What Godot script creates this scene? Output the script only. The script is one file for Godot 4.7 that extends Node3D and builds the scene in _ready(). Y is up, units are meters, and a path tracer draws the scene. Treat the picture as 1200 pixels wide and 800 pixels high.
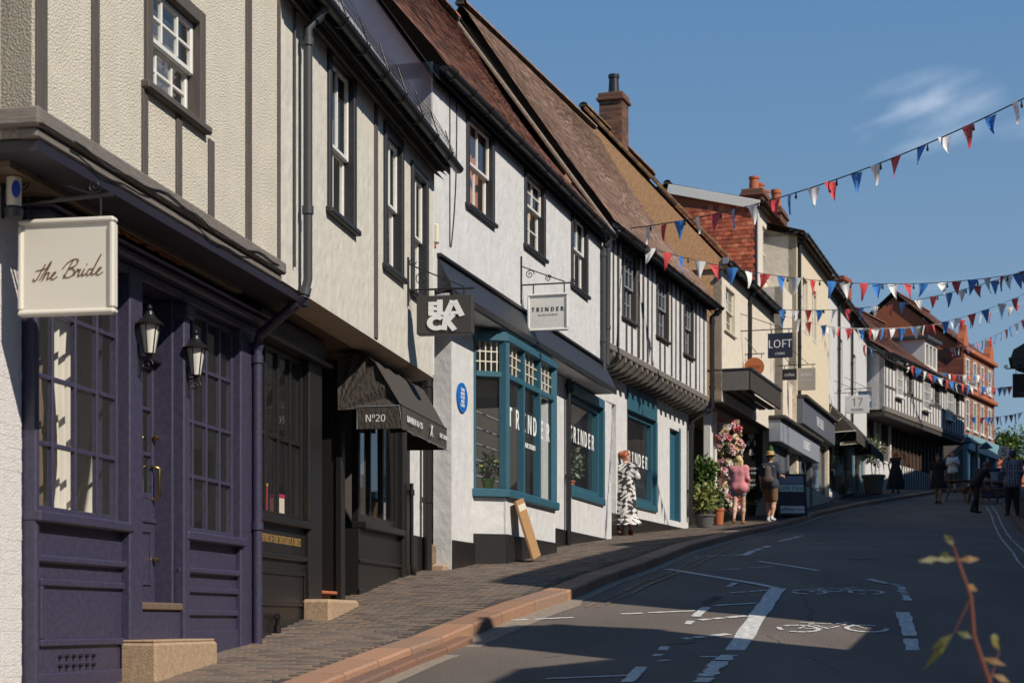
extends Node3D
# A steep old high street: sloping road, jettied shop-houses on the uphill side, bunting overhead.

# ---------------------------------------------------------------- mesh collector
class MB:
	var v := PackedVector3Array()
	var n := PackedVector3Array()
	var c := PackedColorArray()
	var col := Color.WHITE
	var xf := Transform3D.IDENTITY
	func tri(a: Vector3, b: Vector3, d: Vector3) -> void:
		a = xf * a; b = xf * b; d = xf * d
		var nn := (b - a).cross(d - a).normalized()
		v.append(a); v.append(d); v.append(b)
		n.append(nn); n.append(nn); n.append(nn)
		c.append(col); c.append(col); c.append(col)
	func quad(a: Vector3, b: Vector3, d: Vector3, e: Vector3) -> void:
		tri(a, b, d); tri(a, d, e)
	func stri(a: Vector3, b: Vector3, d: Vector3, na: Vector3, nb: Vector3, nd: Vector3) -> void:
		v.append(xf * a); v.append(xf * d); v.append(xf * b)
		n.append((xf.basis * na).normalized()); n.append((xf.basis * nd).normalized()); n.append((xf.basis * nb).normalized())
		c.append(col); c.append(col); c.append(col)
	func box(p: Vector3, q: Vector3) -> void:
		var a := p.min(q); var b := p.max(q)
		quad(Vector3(a.x, a.y, b.z), Vector3(b.x, a.y, b.z), Vector3(b.x, b.y, b.z), Vector3(a.x, b.y, b.z))
		quad(Vector3(b.x, a.y, a.z), Vector3(a.x, a.y, a.z), Vector3(a.x, b.y, a.z), Vector3(b.x, b.y, a.z))
		quad(Vector3(a.x, b.y, b.z), Vector3(b.x, b.y, b.z), Vector3(b.x, b.y, a.z), Vector3(a.x, b.y, a.z))
		quad(Vector3(a.x, a.y, a.z), Vector3(b.x, a.y, a.z), Vector3(b.x, a.y, b.z), Vector3(a.x, a.y, b.z))
		quad(Vector3(b.x, a.y, b.z), Vector3(b.x, a.y, a.z), Vector3(b.x, b.y, a.z), Vector3(b.x, b.y, b.z))
		quad(Vector3(a.x, a.y, a.z), Vector3(a.x, a.y, b.z), Vector3(a.x, b.y, b.z), Vector3(a.x, b.y, a.z))
	# box with chamfered edges
	func bev(p: Vector3, q: Vector3, w := 0.008) -> void:
		var lo := p.min(q); var hi := p.max(q)
		var m := (lo + hi) / 2.0; var h := (hi - lo) / 2.0
		w = minf(w, minf(h.x, minf(h.y, h.z)) * 0.7)
		for ax in 3:
			var u := (ax + 1) % 3; var t := (ax + 2) % 3
			for s in [-1.0, 1.0]:
				var pts := []
				for k in [[-1, -1], [1, -1], [1, 1], [-1, 1]]:
					var o := Vector3.ZERO
					o[ax] = h[ax] * s; o[u] = (h[u] - w) * k[0]; o[t] = (h[t] - w) * k[1]
					pts.append(m + o)
				if s > 0: quad(pts[0], pts[1], pts[2], pts[3])
				else: quad(pts[3], pts[2], pts[1], pts[0])
			# edges along ax
			for k in [[-1, -1], [1, -1], [1, 1], [-1, 1]]:
				var e := []
				for s in [-1.0, 1.0]:
					var o1 := Vector3.ZERO; var o2 := Vector3.ZERO
					o1[ax] = (h[ax] - w) * s; o1[u] = h[u] * k[0]; o1[t] = (h[t] - w) * k[1]
					o2[ax] = o1[ax]; o2[u] = (h[u] - w) * k[0]; o2[t] = h[t] * k[1]
					e.append(m + o1); e.append(m + o2)
				if k[0] * k[1] > 0: quad(e[0], e[1], e[3], e[2])
				else: quad(e[1], e[0], e[2], e[3])
		for sx in [-1.0, 1.0]:
			for sy in [-1.0, 1.0]:
				for sz in [-1.0, 1.0]:
					var a := m + Vector3(h.x * sx, (h.y - w) * sy, (h.z - w) * sz)
					var b := m + Vector3((h.x - w) * sx, h.y * sy, (h.z - w) * sz)
					var d := m + Vector3((h.x - w) * sx, (h.y - w) * sy, h.z * sz)
					if sx * sy * sz > 0: tri(a, b, d)
					else: tri(a, d, b)
	func tube(pts: Array, r, sides := 8, caps := true) -> void:
		var rings := []
		var cnt := pts.size()
		var up := Vector3.UP
		for i in cnt:
			var t: Vector3 = (pts[mini(i + 1, cnt - 1)] - pts[maxi(i - 1, 0)]).normalized()
			if i == 0 and absf(t.dot(up)) > 0.9: up = Vector3.RIGHT
			var sx := t.cross(up).normalized()
			up = sx.cross(t).normalized()
			var rr: float = r[i] if r is Array else r
			var ring := []
			for k in sides:
				var a := TAU * k / sides
				var dirv := sx * cos(a) + up * sin(a)
				ring.append([pts[i] + dirv * rr, dirv])
			rings.append(ring)
		for i in cnt - 1:
			for k in sides:
				var k2 := (k + 1) % sides
				var a: Array = rings[i][k]; var b: Array = rings[i][k2]; var d: Array = rings[i + 1][k2]; var e: Array = rings[i + 1][k]
				stri(a[0], d[0], b[0], a[1], d[1], b[1]); stri(a[0], e[0], d[0], a[1], e[1], d[1])
		if caps:
			for i in [0, cnt - 1]:
				var mid: Vector3 = pts[i]
				for k in sides:
					if i == 0: tri(mid, rings[i][k][0], rings[i][(k + 1) % sides][0])
					else: tri(mid, rings[i][(k + 1) % sides][0], rings[i][k][0])
	func lathe(prof: Array, o: Vector3, sides := 20) -> void:
		for i in prof.size() - 1:
			var p: Vector2 = prof[i]; var q: Vector2 = prof[i + 1]
			var sl := Vector2(q.y - p.y, p.x - q.x).normalized()
			for k in sides:
				var a0 := TAU * k / sides; var a1 := TAU * (k + 1) / sides
				var d0 := Vector3(cos(a0), 0, -sin(a0)); var d1 := Vector3(cos(a1), 0, -sin(a1))
				var n0 := d0 * sl.x + Vector3.UP * sl.y; var n1 := d1 * sl.x + Vector3.UP * sl.y
				var A := o + d0 * p.x + Vector3.UP * p.y; var Bq := o + d1 * p.x + Vector3.UP * p.y
				var D := o + d1 * q.x + Vector3.UP * q.y; var E := o + d0 * q.x + Vector3.UP * q.y
				if p.x > 0.0001: stri(A, Bq, D, n0, n1, n1)
				if q.x > 0.0001: stri(A, D, E, n0, n1, n0)
	# extruded outline in the xy plane, from z0 to z1
	func prism(poly: PackedVector2Array, z0: float, z1: float) -> void:
		if Geometry2D.is_polygon_clockwise(poly): poly.reverse()
		var idx := Geometry2D.triangulate_polygon(poly)
		for i in range(0, idx.size(), 3):
			var a := poly[idx[i]]; var b := poly[idx[i + 1]]; var d := poly[idx[i + 2]]
			if (b - a).cross(d - a) < 0: var t := b; b = d; d = t
			tri(Vector3(a.x, a.y, z1), Vector3(b.x, b.y, z1), Vector3(d.x, d.y, z1))
			tri(Vector3(a.x, a.y, z0), Vector3(d.x, d.y, z0), Vector3(b.x, b.y, z0))
		for i in poly.size():
			var a := poly[i]; var b := poly[(i + 1) % poly.size()]
			quad(Vector3(a.x, a.y, z0), Vector3(b.x, b.y, z0), Vector3(b.x, b.y, z1), Vector3(a.x, a.y, z1))
	# rows of points joined with smooth normals
	func grid(rows: Array, closed := true, cols = null) -> void:
		var R := rows.size(); var C: int = rows[0].size()
		var nn := []
		for i in R:
			var line := []
			for j in C:
				var j0 := (j + C - 1) % C if closed else maxi(j - 1, 0)
				var j1 := (j + 1) % C if closed else mini(j + 1, C - 1)
				var du: Vector3 = rows[i][j1] - rows[i][j0]
				var dv: Vector3 = rows[mini(i + 1, R - 1)][j] - rows[maxi(i - 1, 0)][j]
				line.append(du.cross(dv).normalized())
			nn.append(line)
		for i in R - 1:
			for j in (C if closed else C - 1):
				var j1 := (j + 1) % C
				if cols: col = cols[i][j]
				stri(rows[i][j], rows[i][j1], rows[i + 1][j1], nn[i][j], nn[i][j1], nn[i + 1][j1])
				stri(rows[i][j], rows[i + 1][j1], rows[i + 1][j], nn[i][j], nn[i + 1][j1], nn[i + 1][j])
	func mesh() -> ArrayMesh:
		var arr := []
		arr.resize(Mesh.ARRAY_MAX)
		arr[Mesh.ARRAY_VERTEX] = v; arr[Mesh.ARRAY_NORMAL] = n; arr[Mesh.ARRAY_COLOR] = c
		var m := ArrayMesh.new()
		m.add_surface_from_arrays(Mesh.PRIMITIVE_TRIANGLES, arr)
		return m

# ---------------------------------------------------------------- tapered limbs joined into one skin (surface nets)
func nets(mb: MB, bones: Array, cell: float, k: float, colf = null) -> void:
	var lo := Vector3(1e9, 1e9, 1e9); var hi := -lo
	for b in bones:
		var r: float = maxf(b[2], b[3]) + k + 3 * cell
		for p in [b[0], b[1]]:
			lo = lo.min(p - Vector3.ONE * r); hi = hi.max(p + Vector3.ONE * r)
	var nx := int((hi.x - lo.x) / cell) + 2; var ny := int((hi.y - lo.y) / cell) + 2; var nz := int((hi.z - lo.z) / cell) + 2
	var f := PackedFloat32Array(); f.resize(nx * ny * nz); f.fill(1000.0)
	for b in bones:
		var a: Vector3 = b[0]; var q: Vector3 = b[1]; var ra: float = b[2]; var rb: float = b[3]
		var ba := q - a; var bb := maxf(ba.length_squared(), 1e-9)
		var m := maxf(ra, rb) + k + 2.5 * cell
		var l := ((a.min(q) - Vector3.ONE * m - lo) / cell).floor(); var h := ((a.max(q) + Vector3.ONE * m - lo) / cell).ceil()
		for z in range(maxi(0, int(l.z)), mini(nz, int(h.z) + 1)):
			for y in range(maxi(0, int(l.y)), mini(ny, int(h.y) + 1)):
				var row := (z * ny + y) * nx
				for x in range(maxi(0, int(l.x)), mini(nx, int(h.x) + 1)):
					var p := lo + Vector3(x, y, z) * cell - a
					var t := clampf(p.dot(ba) / bb, 0.0, 1.0)
					var d := (p - ba * t).length() - lerpf(ra, rb, t)
					var o := f[row + x]
					if o > 100.0: f[row + x] = d
					else:
						var w := maxf(k - absf(o - d), 0.0) / k
						f[row + x] = minf(o, d) - w * w * k * 0.25
	var at := {}
	var P := []; var N := []
	var offs := [0, 1, nx, nx + 1, nx * ny, nx * ny + 1, nx * ny + nx, nx * ny + nx + 1]
	var edges := [[0, 1], [2, 3], [4, 5], [6, 7], [0, 2], [1, 3], [4, 6], [5, 7], [0, 4], [1, 5], [2, 6], [3, 7]]
	for z in nz - 1:
		for y in ny - 1:
			for x in nx - 1:
				var i := (z * ny + y) * nx + x
				var v0 := f[i]
				if v0 > cell * 2.0 or v0 < -cell * 2.0: continue
				var vals := PackedFloat32Array()
				var neg := 0
				for o in offs:
					var vv: float = f[i + o]
					vals.append(vv)
					if vv < 0.0: neg += 1
				if neg == 0 or neg == 8: continue
				var s := Vector3.ZERO; var cnt := 0
				for e in edges:
					var va := vals[e[0]]; var vb := vals[e[1]]
					if (va < 0.0) != (vb < 0.0):
						var t := va / (va - vb)
						var pa := Vector3(e[0] & 1, (e[0] >> 1) & 1, e[0] >> 2); var pb := Vector3(e[1] & 1, (e[1] >> 1) & 1, e[1] >> 2)
						s += pa.lerp(pb, t); cnt += 1
				s /= cnt
				at[i] = P.size()
				P.append(lo + (Vector3(x, y, z) + s) * cell)
				N.append(Vector3(vals[1] + vals[3] + vals[5] + vals[7] - vals[0] - vals[2] - vals[4] - vals[6], vals[2] + vals[3] + vals[6] + vals[7] - vals[0] - vals[1] - vals[4] - vals[5], vals[4] + vals[5] + vals[6] + vals[7] - vals[0] - vals[1] - vals[2] - vals[3]).normalized())
	var steps := [1, nx, nx * ny]
	for i in at:
		for ax in 3:
			var o1: int = steps[(ax + 1) % 3]; var o2: int = steps[(ax + 2) % 3]
			var va := f[i]; var vb := f[i + steps[ax]]
			if (va < 0.0) == (vb < 0.0): continue
			if not (at.has(i - o1) and at.has(i - o2) and at.has(i - o1 - o2)): continue
			var q := [at[i], at[i - o1], at[i - o1 - o2], at[i - o2]]
			if vb < 0.0: q.reverse()
			if colf: mb.col = colf.call((P[q[0]] + P[q[2]]) * 0.5)
			mb.stri(P[q[0]], P[q[1]], P[q[2]], N[q[0]], N[q[1]], N[q[2]])
			mb.stri(P[q[0]], P[q[2]], P[q[3]], N[q[0]], N[q[2]], N[q[3]])

# ---------------------------------------------------------------- nodes
var names := {}
var rng := RandomNumberGenerator.new()
func numbered(called: String) -> String:
	names[called] = names.get(called, -1) + 1
	return called if names[called] == 0 else "%s_%03d" % [called, names[called]]
func tag(o: Node, label: String, category: String, group := "") -> Node:
	o.set_meta("label", label); o.set_meta("category", category)
	if group: o.set_meta("group", group)
	return o
func thing(called: String, label: String, category: String, at := Vector3.ZERO, turn := 0.0, group := "") -> Node3D:
	var o := Node3D.new()
	o.name = numbered(called); add_child(o)
	o.position = at; o.rotation.y = turn
	tag(o, label, category, group)
	return o
func put(parent: Node, called: String, what, m: Material) -> MeshInstance3D:
	var o := MeshInstance3D.new()
	o.name = numbered(called) if parent == self else called
	o.mesh = what.mesh() if what is MB else what
	o.material_override = m
	parent.add_child(o, true)
	return o
func sub(parent: Node, called: String) -> Node3D:
	var o := Node3D.new(); o.name = called
	parent.add_child(o, true)
	return o
func setting(called: String) -> Node3D:
	var o := Node3D.new(); o.name = numbered(called); add_child(o)
	o.set_meta("kind", "structure")
	return o
func stuff(o: Node) -> Node:
	o.set_meta("kind", "stuff"); return o
func one_box(parent: Node, called: String, p: Vector3, q: Vector3, m: Material, w := 0.006) -> MeshInstance3D:
	var b := MB.new(); b.bev(p, q, w); return put(parent, called, b, m)

# ---------------------------------------------------------------- materials
var T := {}
var K := {}
func noise_tex(freq: float, lo: float, hi: float, oct := 4, kind := FastNoiseLite.TYPE_SIMPLEX_SMOOTH, sd := 1, size := 512) -> NoiseTexture2D:
	var f := FastNoiseLite.new()
	f.noise_type = kind; f.frequency = freq; f.seed = sd; f.fractal_octaves = oct
	var t := NoiseTexture2D.new()
	t.width = size; t.height = size; t.seamless = true; t.noise = f
	var g := Gradient.new()
	var flat := hi <= 1.0 and lo > 0.0          # colour maps hold linear factors, height maps plain values
	g.set_color(0, Color(lo, lo, lo).linear_to_srgb() if flat else Color(lo, lo, lo)); g.set_color(1, Color(hi, hi, hi).linear_to_srgb() if flat else Color(hi, hi, hi))
	t.color_ramp = g
	return t
func lin(r: float, g: float, b: float) -> Color:
	return Color(r, g, b).linear_to_srgb()
func M(called: String, c: Color, rough := 0.8, o := {}) -> StandardMaterial3D:
	var m := StandardMaterial3D.new()
	m.resource_name = called
	m.albedo_color = c; m.roughness = rough
	m.metallic = o.get("metal", 0.0)
	m.metallic_specular = o.get("spec", 0.5)
	m.uv1_triplanar = true; m.uv1_world_triplanar = true
	m.uv1_scale = o.get("uv", Vector3.ONE)
	m.uv1_triplanar_sharpness = 4.0
	if o.has("tex"): m.albedo_texture = T[o.tex]
	if o.has("bump"):
		m.heightmap_enabled = true; m.heightmap_texture = T[o.bump]; m.heightmap_scale = o.get("relief", 0.3)
	if o.has("detail"):
		m.detail_enabled = true; m.detail_blend_mode = BaseMaterial3D.BLEND_MODE_MUL
		m.detail_albedo = T[o.detail]; m.detail_uv_layer = BaseMaterial3D.DETAIL_UV_2
		m.uv2_triplanar = true; m.uv2_world_triplanar = true; m.uv2_scale = o.get("uv2", Vector3.ONE * 0.23)
	if o.get("vc", false): m.vertex_color_use_as_albedo = true
	K[called] = m
	return m
func glass(called: String, tint: Color, a: float) -> void:
	var m := StandardMaterial3D.new()
	m.resource_name = called
	m.transparency = BaseMaterial3D.TRANSPARENCY_ALPHA
	m.albedo_color = Color(tint.r, tint.g, tint.b, a); m.roughness = 0.03
	m.metallic_specular = 0.6
	K[called] = m
func materials() -> void:
	T.blotch = noise_tex(0.012, 0.87, 1.0, 5)
	T.streak = noise_tex(0.02, 0.66, 1.0, 5, FastNoiseLite.TYPE_SIMPLEX_SMOOTH, 3)
	T.fine = noise_tex(0.12, 0.72, 1.0, 3, FastNoiseLite.TYPE_SIMPLEX_SMOOTH, 5)
	T.grit = noise_tex(0.22, 0.30, 1.0, 3, FastNoiseLite.TYPE_SIMPLEX, 6)
	T.pebble = noise_tex(0.055, 0.0, 1.0, 3, FastNoiseLite.TYPE_SIMPLEX_SMOOTH, 7)
	T.lump = noise_tex(0.02, 0.0, 1.0, 3, FastNoiseLite.TYPE_SIMPLEX_SMOOTH, 8)
	T.patch = noise_tex(0.006, 0.62, 1.0, 5, FastNoiseLite.TYPE_SIMPLEX_SMOOTH, 9)
	T.rain = noise_tex(0.014, 0.86, 1.0, 5, FastNoiseLite.TYPE_SIMPLEX_SMOOTH, 14)
	T.scuff = noise_tex(0.03, 0.62, 1.0, 5, FastNoiseLite.TYPE_SIMPLEX, 15)
	T.pits = noise_tex(0.05, 0.45, 1.0, 2, FastNoiseLite.TYPE_CELLULAR, 10)
	M("pebbledash", lin(0.72, 0.66, 0.54), 0.95, {"tex": "fine", "uv": Vector3.ONE * 1.7, "bump": "pebble", "relief": 0.9, "detail": "blotch", "uv2": Vector3.ONE * 0.4})
	M("cream_render", lin(0.64, 0.60, 0.52), 0.9, {"tex": "blotch", "uv": Vector3(0.7, 0.5, 0.7), "bump": "lump", "relief": 0.7, "detail": "rain", "uv2": Vector3(0.5, 0.16, 0.5)})
	M("white_render", lin(0.66, 0.65, 0.64), 0.9, {"tex": "blotch", "uv": Vector3(0.6, 0.5, 0.6), "bump": "lump", "relief": 0.6, "detail": "rain", "uv2": Vector3(0.5, 0.16, 0.5)})
	M("white_brick", lin(0.66, 0.62, 0.60), 0.75, {"tex": "blotch", "uv": Vector3.ONE * 1.5, "bump": "pebble", "relief": 0.5})
	M("warm_render", lin(0.70, 0.62, 0.51), 0.9, {"tex": "blotch", "uv": Vector3.ONE * 0.5, "bump": "lump", "relief": 0.6})
	M("yellow_render", lin(0.70, 0.60, 0.44), 0.9, {"tex": "blotch", "uv": Vector3.ONE * 0.5})
	M("mossy_render", lin(0.80, 0.44, 0.21), 0.95, {"tex": "streak", "uv": Vector3.ONE * 1.2, "bump": "pebble", "relief": 1.5})
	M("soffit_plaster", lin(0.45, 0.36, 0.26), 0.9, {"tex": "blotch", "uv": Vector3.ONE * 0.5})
	M("dark_timber", lin(0.052, 0.043, 0.037), 0.75, {"tex": "streak", "uv": Vector3(3, 0.5, 3), "bump": "fine", "relief": 0.5})
	M("grey_stud", lin(0.10, 0.085, 0.075), 0.85, {"tex": "streak", "uv": Vector3(3, 0.4, 3), "bump": "fine", "relief": 0.5})
	M("weathered_timber", lin(0.19, 0.165, 0.145), 0.85, {"tex": "streak", "uv": Vector3(0.6, 4, 0.6), "bump": "streak", "relief": 1.5})
	M("oak", lin(0.16, 0.11, 0.07), 0.8, {"tex": "streak", "uv": Vector3(3, 0.6, 3)})
	M("purple_paint", lin(0.056, 0.050, 0.092), 0.42, {"tex": "scuff", "uv": Vector3.ONE * 0.9, "bump": "streak", "relief": 0.3})
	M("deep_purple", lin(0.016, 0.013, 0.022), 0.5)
	M("black_paint", lin(0.019, 0.017, 0.016), 0.38, {"tex": "scuff", "uv": Vector3.ONE, "bump": "streak", "relief": 0.3})
	M("black_iron", lin(0.012, 0.012, 0.013), 0.4)
	M("lead_grey", lin(0.05, 0.052, 0.058), 0.45, {"tex": "blotch", "uv": Vector3.ONE * 2})
	M("lead_black", lin(0.028, 0.028, 0.032), 0.5, {"tex": "streak", "uv": Vector3.ONE * 0.8})
	M("teal_paint", lin(0.030, 0.110, 0.155), 0.4, {"tex": "blotch", "uv": Vector3.ONE})
	M("white_paint", lin(0.74, 0.72, 0.67), 0.45, {"tex": "blotch", "uv": Vector3.ONE * 2})
	M("cream_paint", lin(0.66, 0.60, 0.48), 0.5)
	M("sign_cream", lin(0.62, 0.58, 0.50), 0.5)
	M("bronze_letter", lin(0.16, 0.075, 0.028), 0.4, {"metal": 0.5})
	M("copper_letter", lin(0.40, 0.14, 0.05), 0.35, {"metal": 0.6})
	M("gold_letter", lin(0.42, 0.27, 0.10), 0.4, {"metal": 0.4})
	M("white_letter", lin(0.75, 0.75, 0.73), 0.6)
	M("grey_letter", lin(0.16, 0.15, 0.14), 0.6)
	M("dark_letter", lin(0.03, 0.03, 0.03), 0.6)
	M("brass", lin(0.55, 0.36, 0.12), 0.25, {"metal": 1.0})
	M("milk_glass", lin(0.72, 0.70, 0.62), 0.3)
	M("canvas_black", lin(0.062, 0.050, 0.040), 0.85, {"tex": "streak", "uv": Vector3(2, 1, 2), "bump": "lump", "relief": 0.8})
	M("sandstone", lin(0.42, 0.29, 0.18), 0.9, {"tex": "streak", "uv": Vector3.ONE * 1.5, "bump": "pebble", "relief": 0.25})
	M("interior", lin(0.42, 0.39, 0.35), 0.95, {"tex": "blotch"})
	M("shaded_interior", lin(0.13, 0.115, 0.10), 0.95, {"tex": "blotch"})  # room shade put into the colour, a darker copy of interior
	M("interior_floor", lin(0.16, 0.11, 0.07), 0.6, {"tex": "streak", "uv": Vector3(4, 1, 0.6)})
	M("blind_brown", lin(0.36, 0.14, 0.055), 0.8)
	M("blind_white", lin(0.62, 0.60, 0.56), 0.8)
	M("curtain", lin(0.50, 0.42, 0.32), 0.9, {"tex": "streak", "uv": Vector3(8, 0.3, 8)})
	M("linen", lin(0.66, 0.62, 0.54), 0.9)
	M("chimney_black", lin(0.02, 0.02, 0.022), 0.35)
	M("brick_red", Color.WHITE, 0.9, {"vc": true, "tex": "fine", "uv": Vector3.ONE * 2})
	M("mortar", lin(0.30, 0.26, 0.21), 0.95, {"tex": "fine"})
	M("terracotta", lin(0.42, 0.12, 0.05), 0.85, {"tex": "blotch", "uv": Vector3.ONE * 3})
	M("tile", Color.WHITE, 0.92, {"vc": true, "tex": "fine", "uv": Vector3.ONE * 1.5, "bump": "pebble", "relief": 0.6, "detail": "streak", "uv2": Vector3.ONE * 0.35})
	M("roof_felt", lin(0.06, 0.045, 0.035), 0.95)
	M("asphalt", lin(0.245, 0.195, 0.158), 0.92, {"tex": "grit", "uv": Vector3.ONE * 0.33, "bump": "grit", "relief": 0.8, "detail": "patch", "uv2": Vector3(0.16, 0.16, 0.07)})
	M("road_patch", lin(0.060, 0.054, 0.050), 0.92, {"tex": "grit", "uv": Vector3.ONE * 1.1, "bump": "grit", "relief": 0.4})
	M("line_white", lin(0.74, 0.72, 0.68), 0.8, {"tex": "pits", "uv": Vector3.ONE * 0.6})
	M("line_yellow", lin(0.34, 0.24, 0.11), 0.85, {"tex": "pits", "uv": Vector3.ONE * 1.7})
	M("paver", lin(0.72, 0.72, 0.73), 0.85, {"vc": true, "tex": "fine", "uv": Vector3.ONE * 3, "bump": "pebble", "relief": 0.3})
	M("joint", lin(0.055, 0.048, 0.042), 0.95, {"tex": "fine"})
	M("kerb_red", Color.WHITE, 0.9, {"vc": true, "tex": "streak", "uv": Vector3.ONE * 2.0, "bump": "pebble", "relief": 0.5})
	M("gutter_stone", lin(0.30, 0.24, 0.18), 0.95, {"tex": "streak", "uv": Vector3.ONE * 1.2, "bump": "pebble", "relief": 0.5})
	M("soil", lin(0.05, 0.035, 0.025), 1.0, {"tex": "fine"})
	M("leaf", Color.WHITE, 0.6, {"vc": true})
	K.leaf.backlight_enabled = true; K.leaf.backlight = Color(0.25, 0.30, 0.10)
	M("petal", Color.WHITE, 0.8, {"vc": true})
	M("bark", lin(0.10, 0.07, 0.05), 0.95, {"tex": "streak", "uv": Vector3(4, 1, 4)})
	M("twig_red", lin(0.13, 0.035, 0.022), 0.6)
	M("wood_plank", lin(0.46, 0.26, 0.11), 0.7, {"tex": "streak", "uv": Vector3(5, 0.5, 5)})
	M("table_wood", lin(0.22, 0.13, 0.07), 0.8, {"tex": "streak", "uv": Vector3(2, 2, 2)})
	M("skin", Color.WHITE, 0.6, {"vc": true})
	M("cloth", Color.WHITE, 0.9, {"vc": true})
	M("hair", Color.WHITE, 0.6, {"vc": true})
	M("paint", Color.WHITE, 0.5, {"vc": true})
	M("plain_wall", lin(0.42, 0.38, 0.33), 0.9, {"tex": "blotch"})
	M("grey_paint", lin(0.11, 0.12, 0.145), 0.5, {"tex": "blotch"})
	M("pale_grey_paint", lin(0.26, 0.28, 0.33), 0.5, {"tex": "blotch"})
	M("sky_blue_paint", lin(0.20, 0.36, 0.42), 0.5, {"tex": "blotch"})
	M("brown_paint", lin(0.065, 0.035, 0.022), 0.6, {"tex": "streak", "uv": Vector3(3, 0.5, 3)})
	M("flag_red", lin(0.58, 0.05, 0.05), 0.8)
	M("flag_blue", lin(0.03, 0.19, 0.55), 0.8)
	M("flag_white", lin(0.74, 0.73, 0.71), 0.8)
	for k in ["flag_red", "flag_blue", "flag_white"]:
		K[k].backlight_enabled = true; K[k].backlight = Color(0.35, 0.35, 0.35)
	M("cord", lin(0.02, 0.02, 0.022), 0.7)
	M("cord_light", lin(0.45, 0.43, 0.40), 0.7)
	M("plastic_grey", lin(0.22, 0.24, 0.27), 0.5)
	glass("pane", Color(0.95, 0.97, 0.97), 0.015)
	glass("old_pane", Color(0.9, 0.9, 0.85), 0.02)

# ---------------------------------------------------------------- ground
const TZ := [0, 12, 14, 16.4, 19, 22.4, 26, 30, 35, 41, 48, 60, 77, 100, 140]
const TE := [-0.05, -0.05, -0.04, -0.04, 0.08, 0.19, 0.22, 0.24, 0.18, 0.12, 0.12, 0.32, 0.5, 0.6, 0.6]
const LINE := [Vector2(-9.25, -20.00), Vector2(-5.45, 0.00), Vector2(-3.20, 11.90), Vector2(-2.35, 16.35), Vector2(-0.99, 24.41), Vector2(1.72, 34.41), Vector2(5.00, 44.10), Vector2(6.88, 49.80), Vector2(9.64, 58.17), Vector2(14.58, 73.62), Vector2(22.29, 88.33), Vector2(25.41, 94.28), Vector2(45.00, 115.00), Vector2(54.00, 130.00)]
const KERB := [Vector2(-7.72, -20.03), Vector2(-1.38, 13.37), Vector2(-0.87, 15.83), Vector2(-0.43, 17.38), Vector2(0.18, 19.23), Vector2(0.71, 20.68), Vector2(1.93, 25.28), Vector2(4.98, 38.76), Vector2(8.98, 52.38), Vector2(13.52, 64.52), Vector2(20.50, 82.00), Vector2(25.50, 92.00), Vector2(47.00, 117.00), Vector2(56.00, 130.00)]
const RKERB := [Vector2(1.90, -20.00), Vector2(3.20, 0.00), Vector2(5.60, 15.00), Vector2(8.10, 26.65), Vector2(10.45, 36.15), Vector2(14.70, 52.84), Vector2(16.40, 59.86), Vector2(19.30, 70.00), Vector2(23.50, 80.00), Vector2(30.00, 92.00), Vector2(48.00, 115.00), Vector2(58.00, 130.00)]
func table(zs: Array, vs: Array, z: float) -> float:
	for i in zs.size() - 1:
		if z <= zs[i + 1] or i == zs.size() - 2:
			return lerpf(vs[i], vs[i + 1], (z - zs[i]) / (zs[i + 1] - zs[i]))
	return vs[0]
func along(line: Array, z: float) -> float:
	for i in line.size() - 1:
		if z <= line[i + 1].y or i == line.size() - 2:
			var t: float = (z - line[i].y) / (line[i + 1].y - line[i].y)
			return lerpf(line[i].x, line[i + 1].x, t)
	return 0.0
func pave_y(z: float) -> float: return 0.088 * z + table(TZ, TE, z)
func road_y(z: float) -> float: return pave_y(z) - 0.12
func on_road(x: float, z: float, up := 0.0) -> Vector3: return Vector3(x, road_y(z) + up, -z)
func on_pave(x: float, z: float, up := 0.0) -> Vector3: return Vector3(x, pave_y(z) + up, -z)

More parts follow.
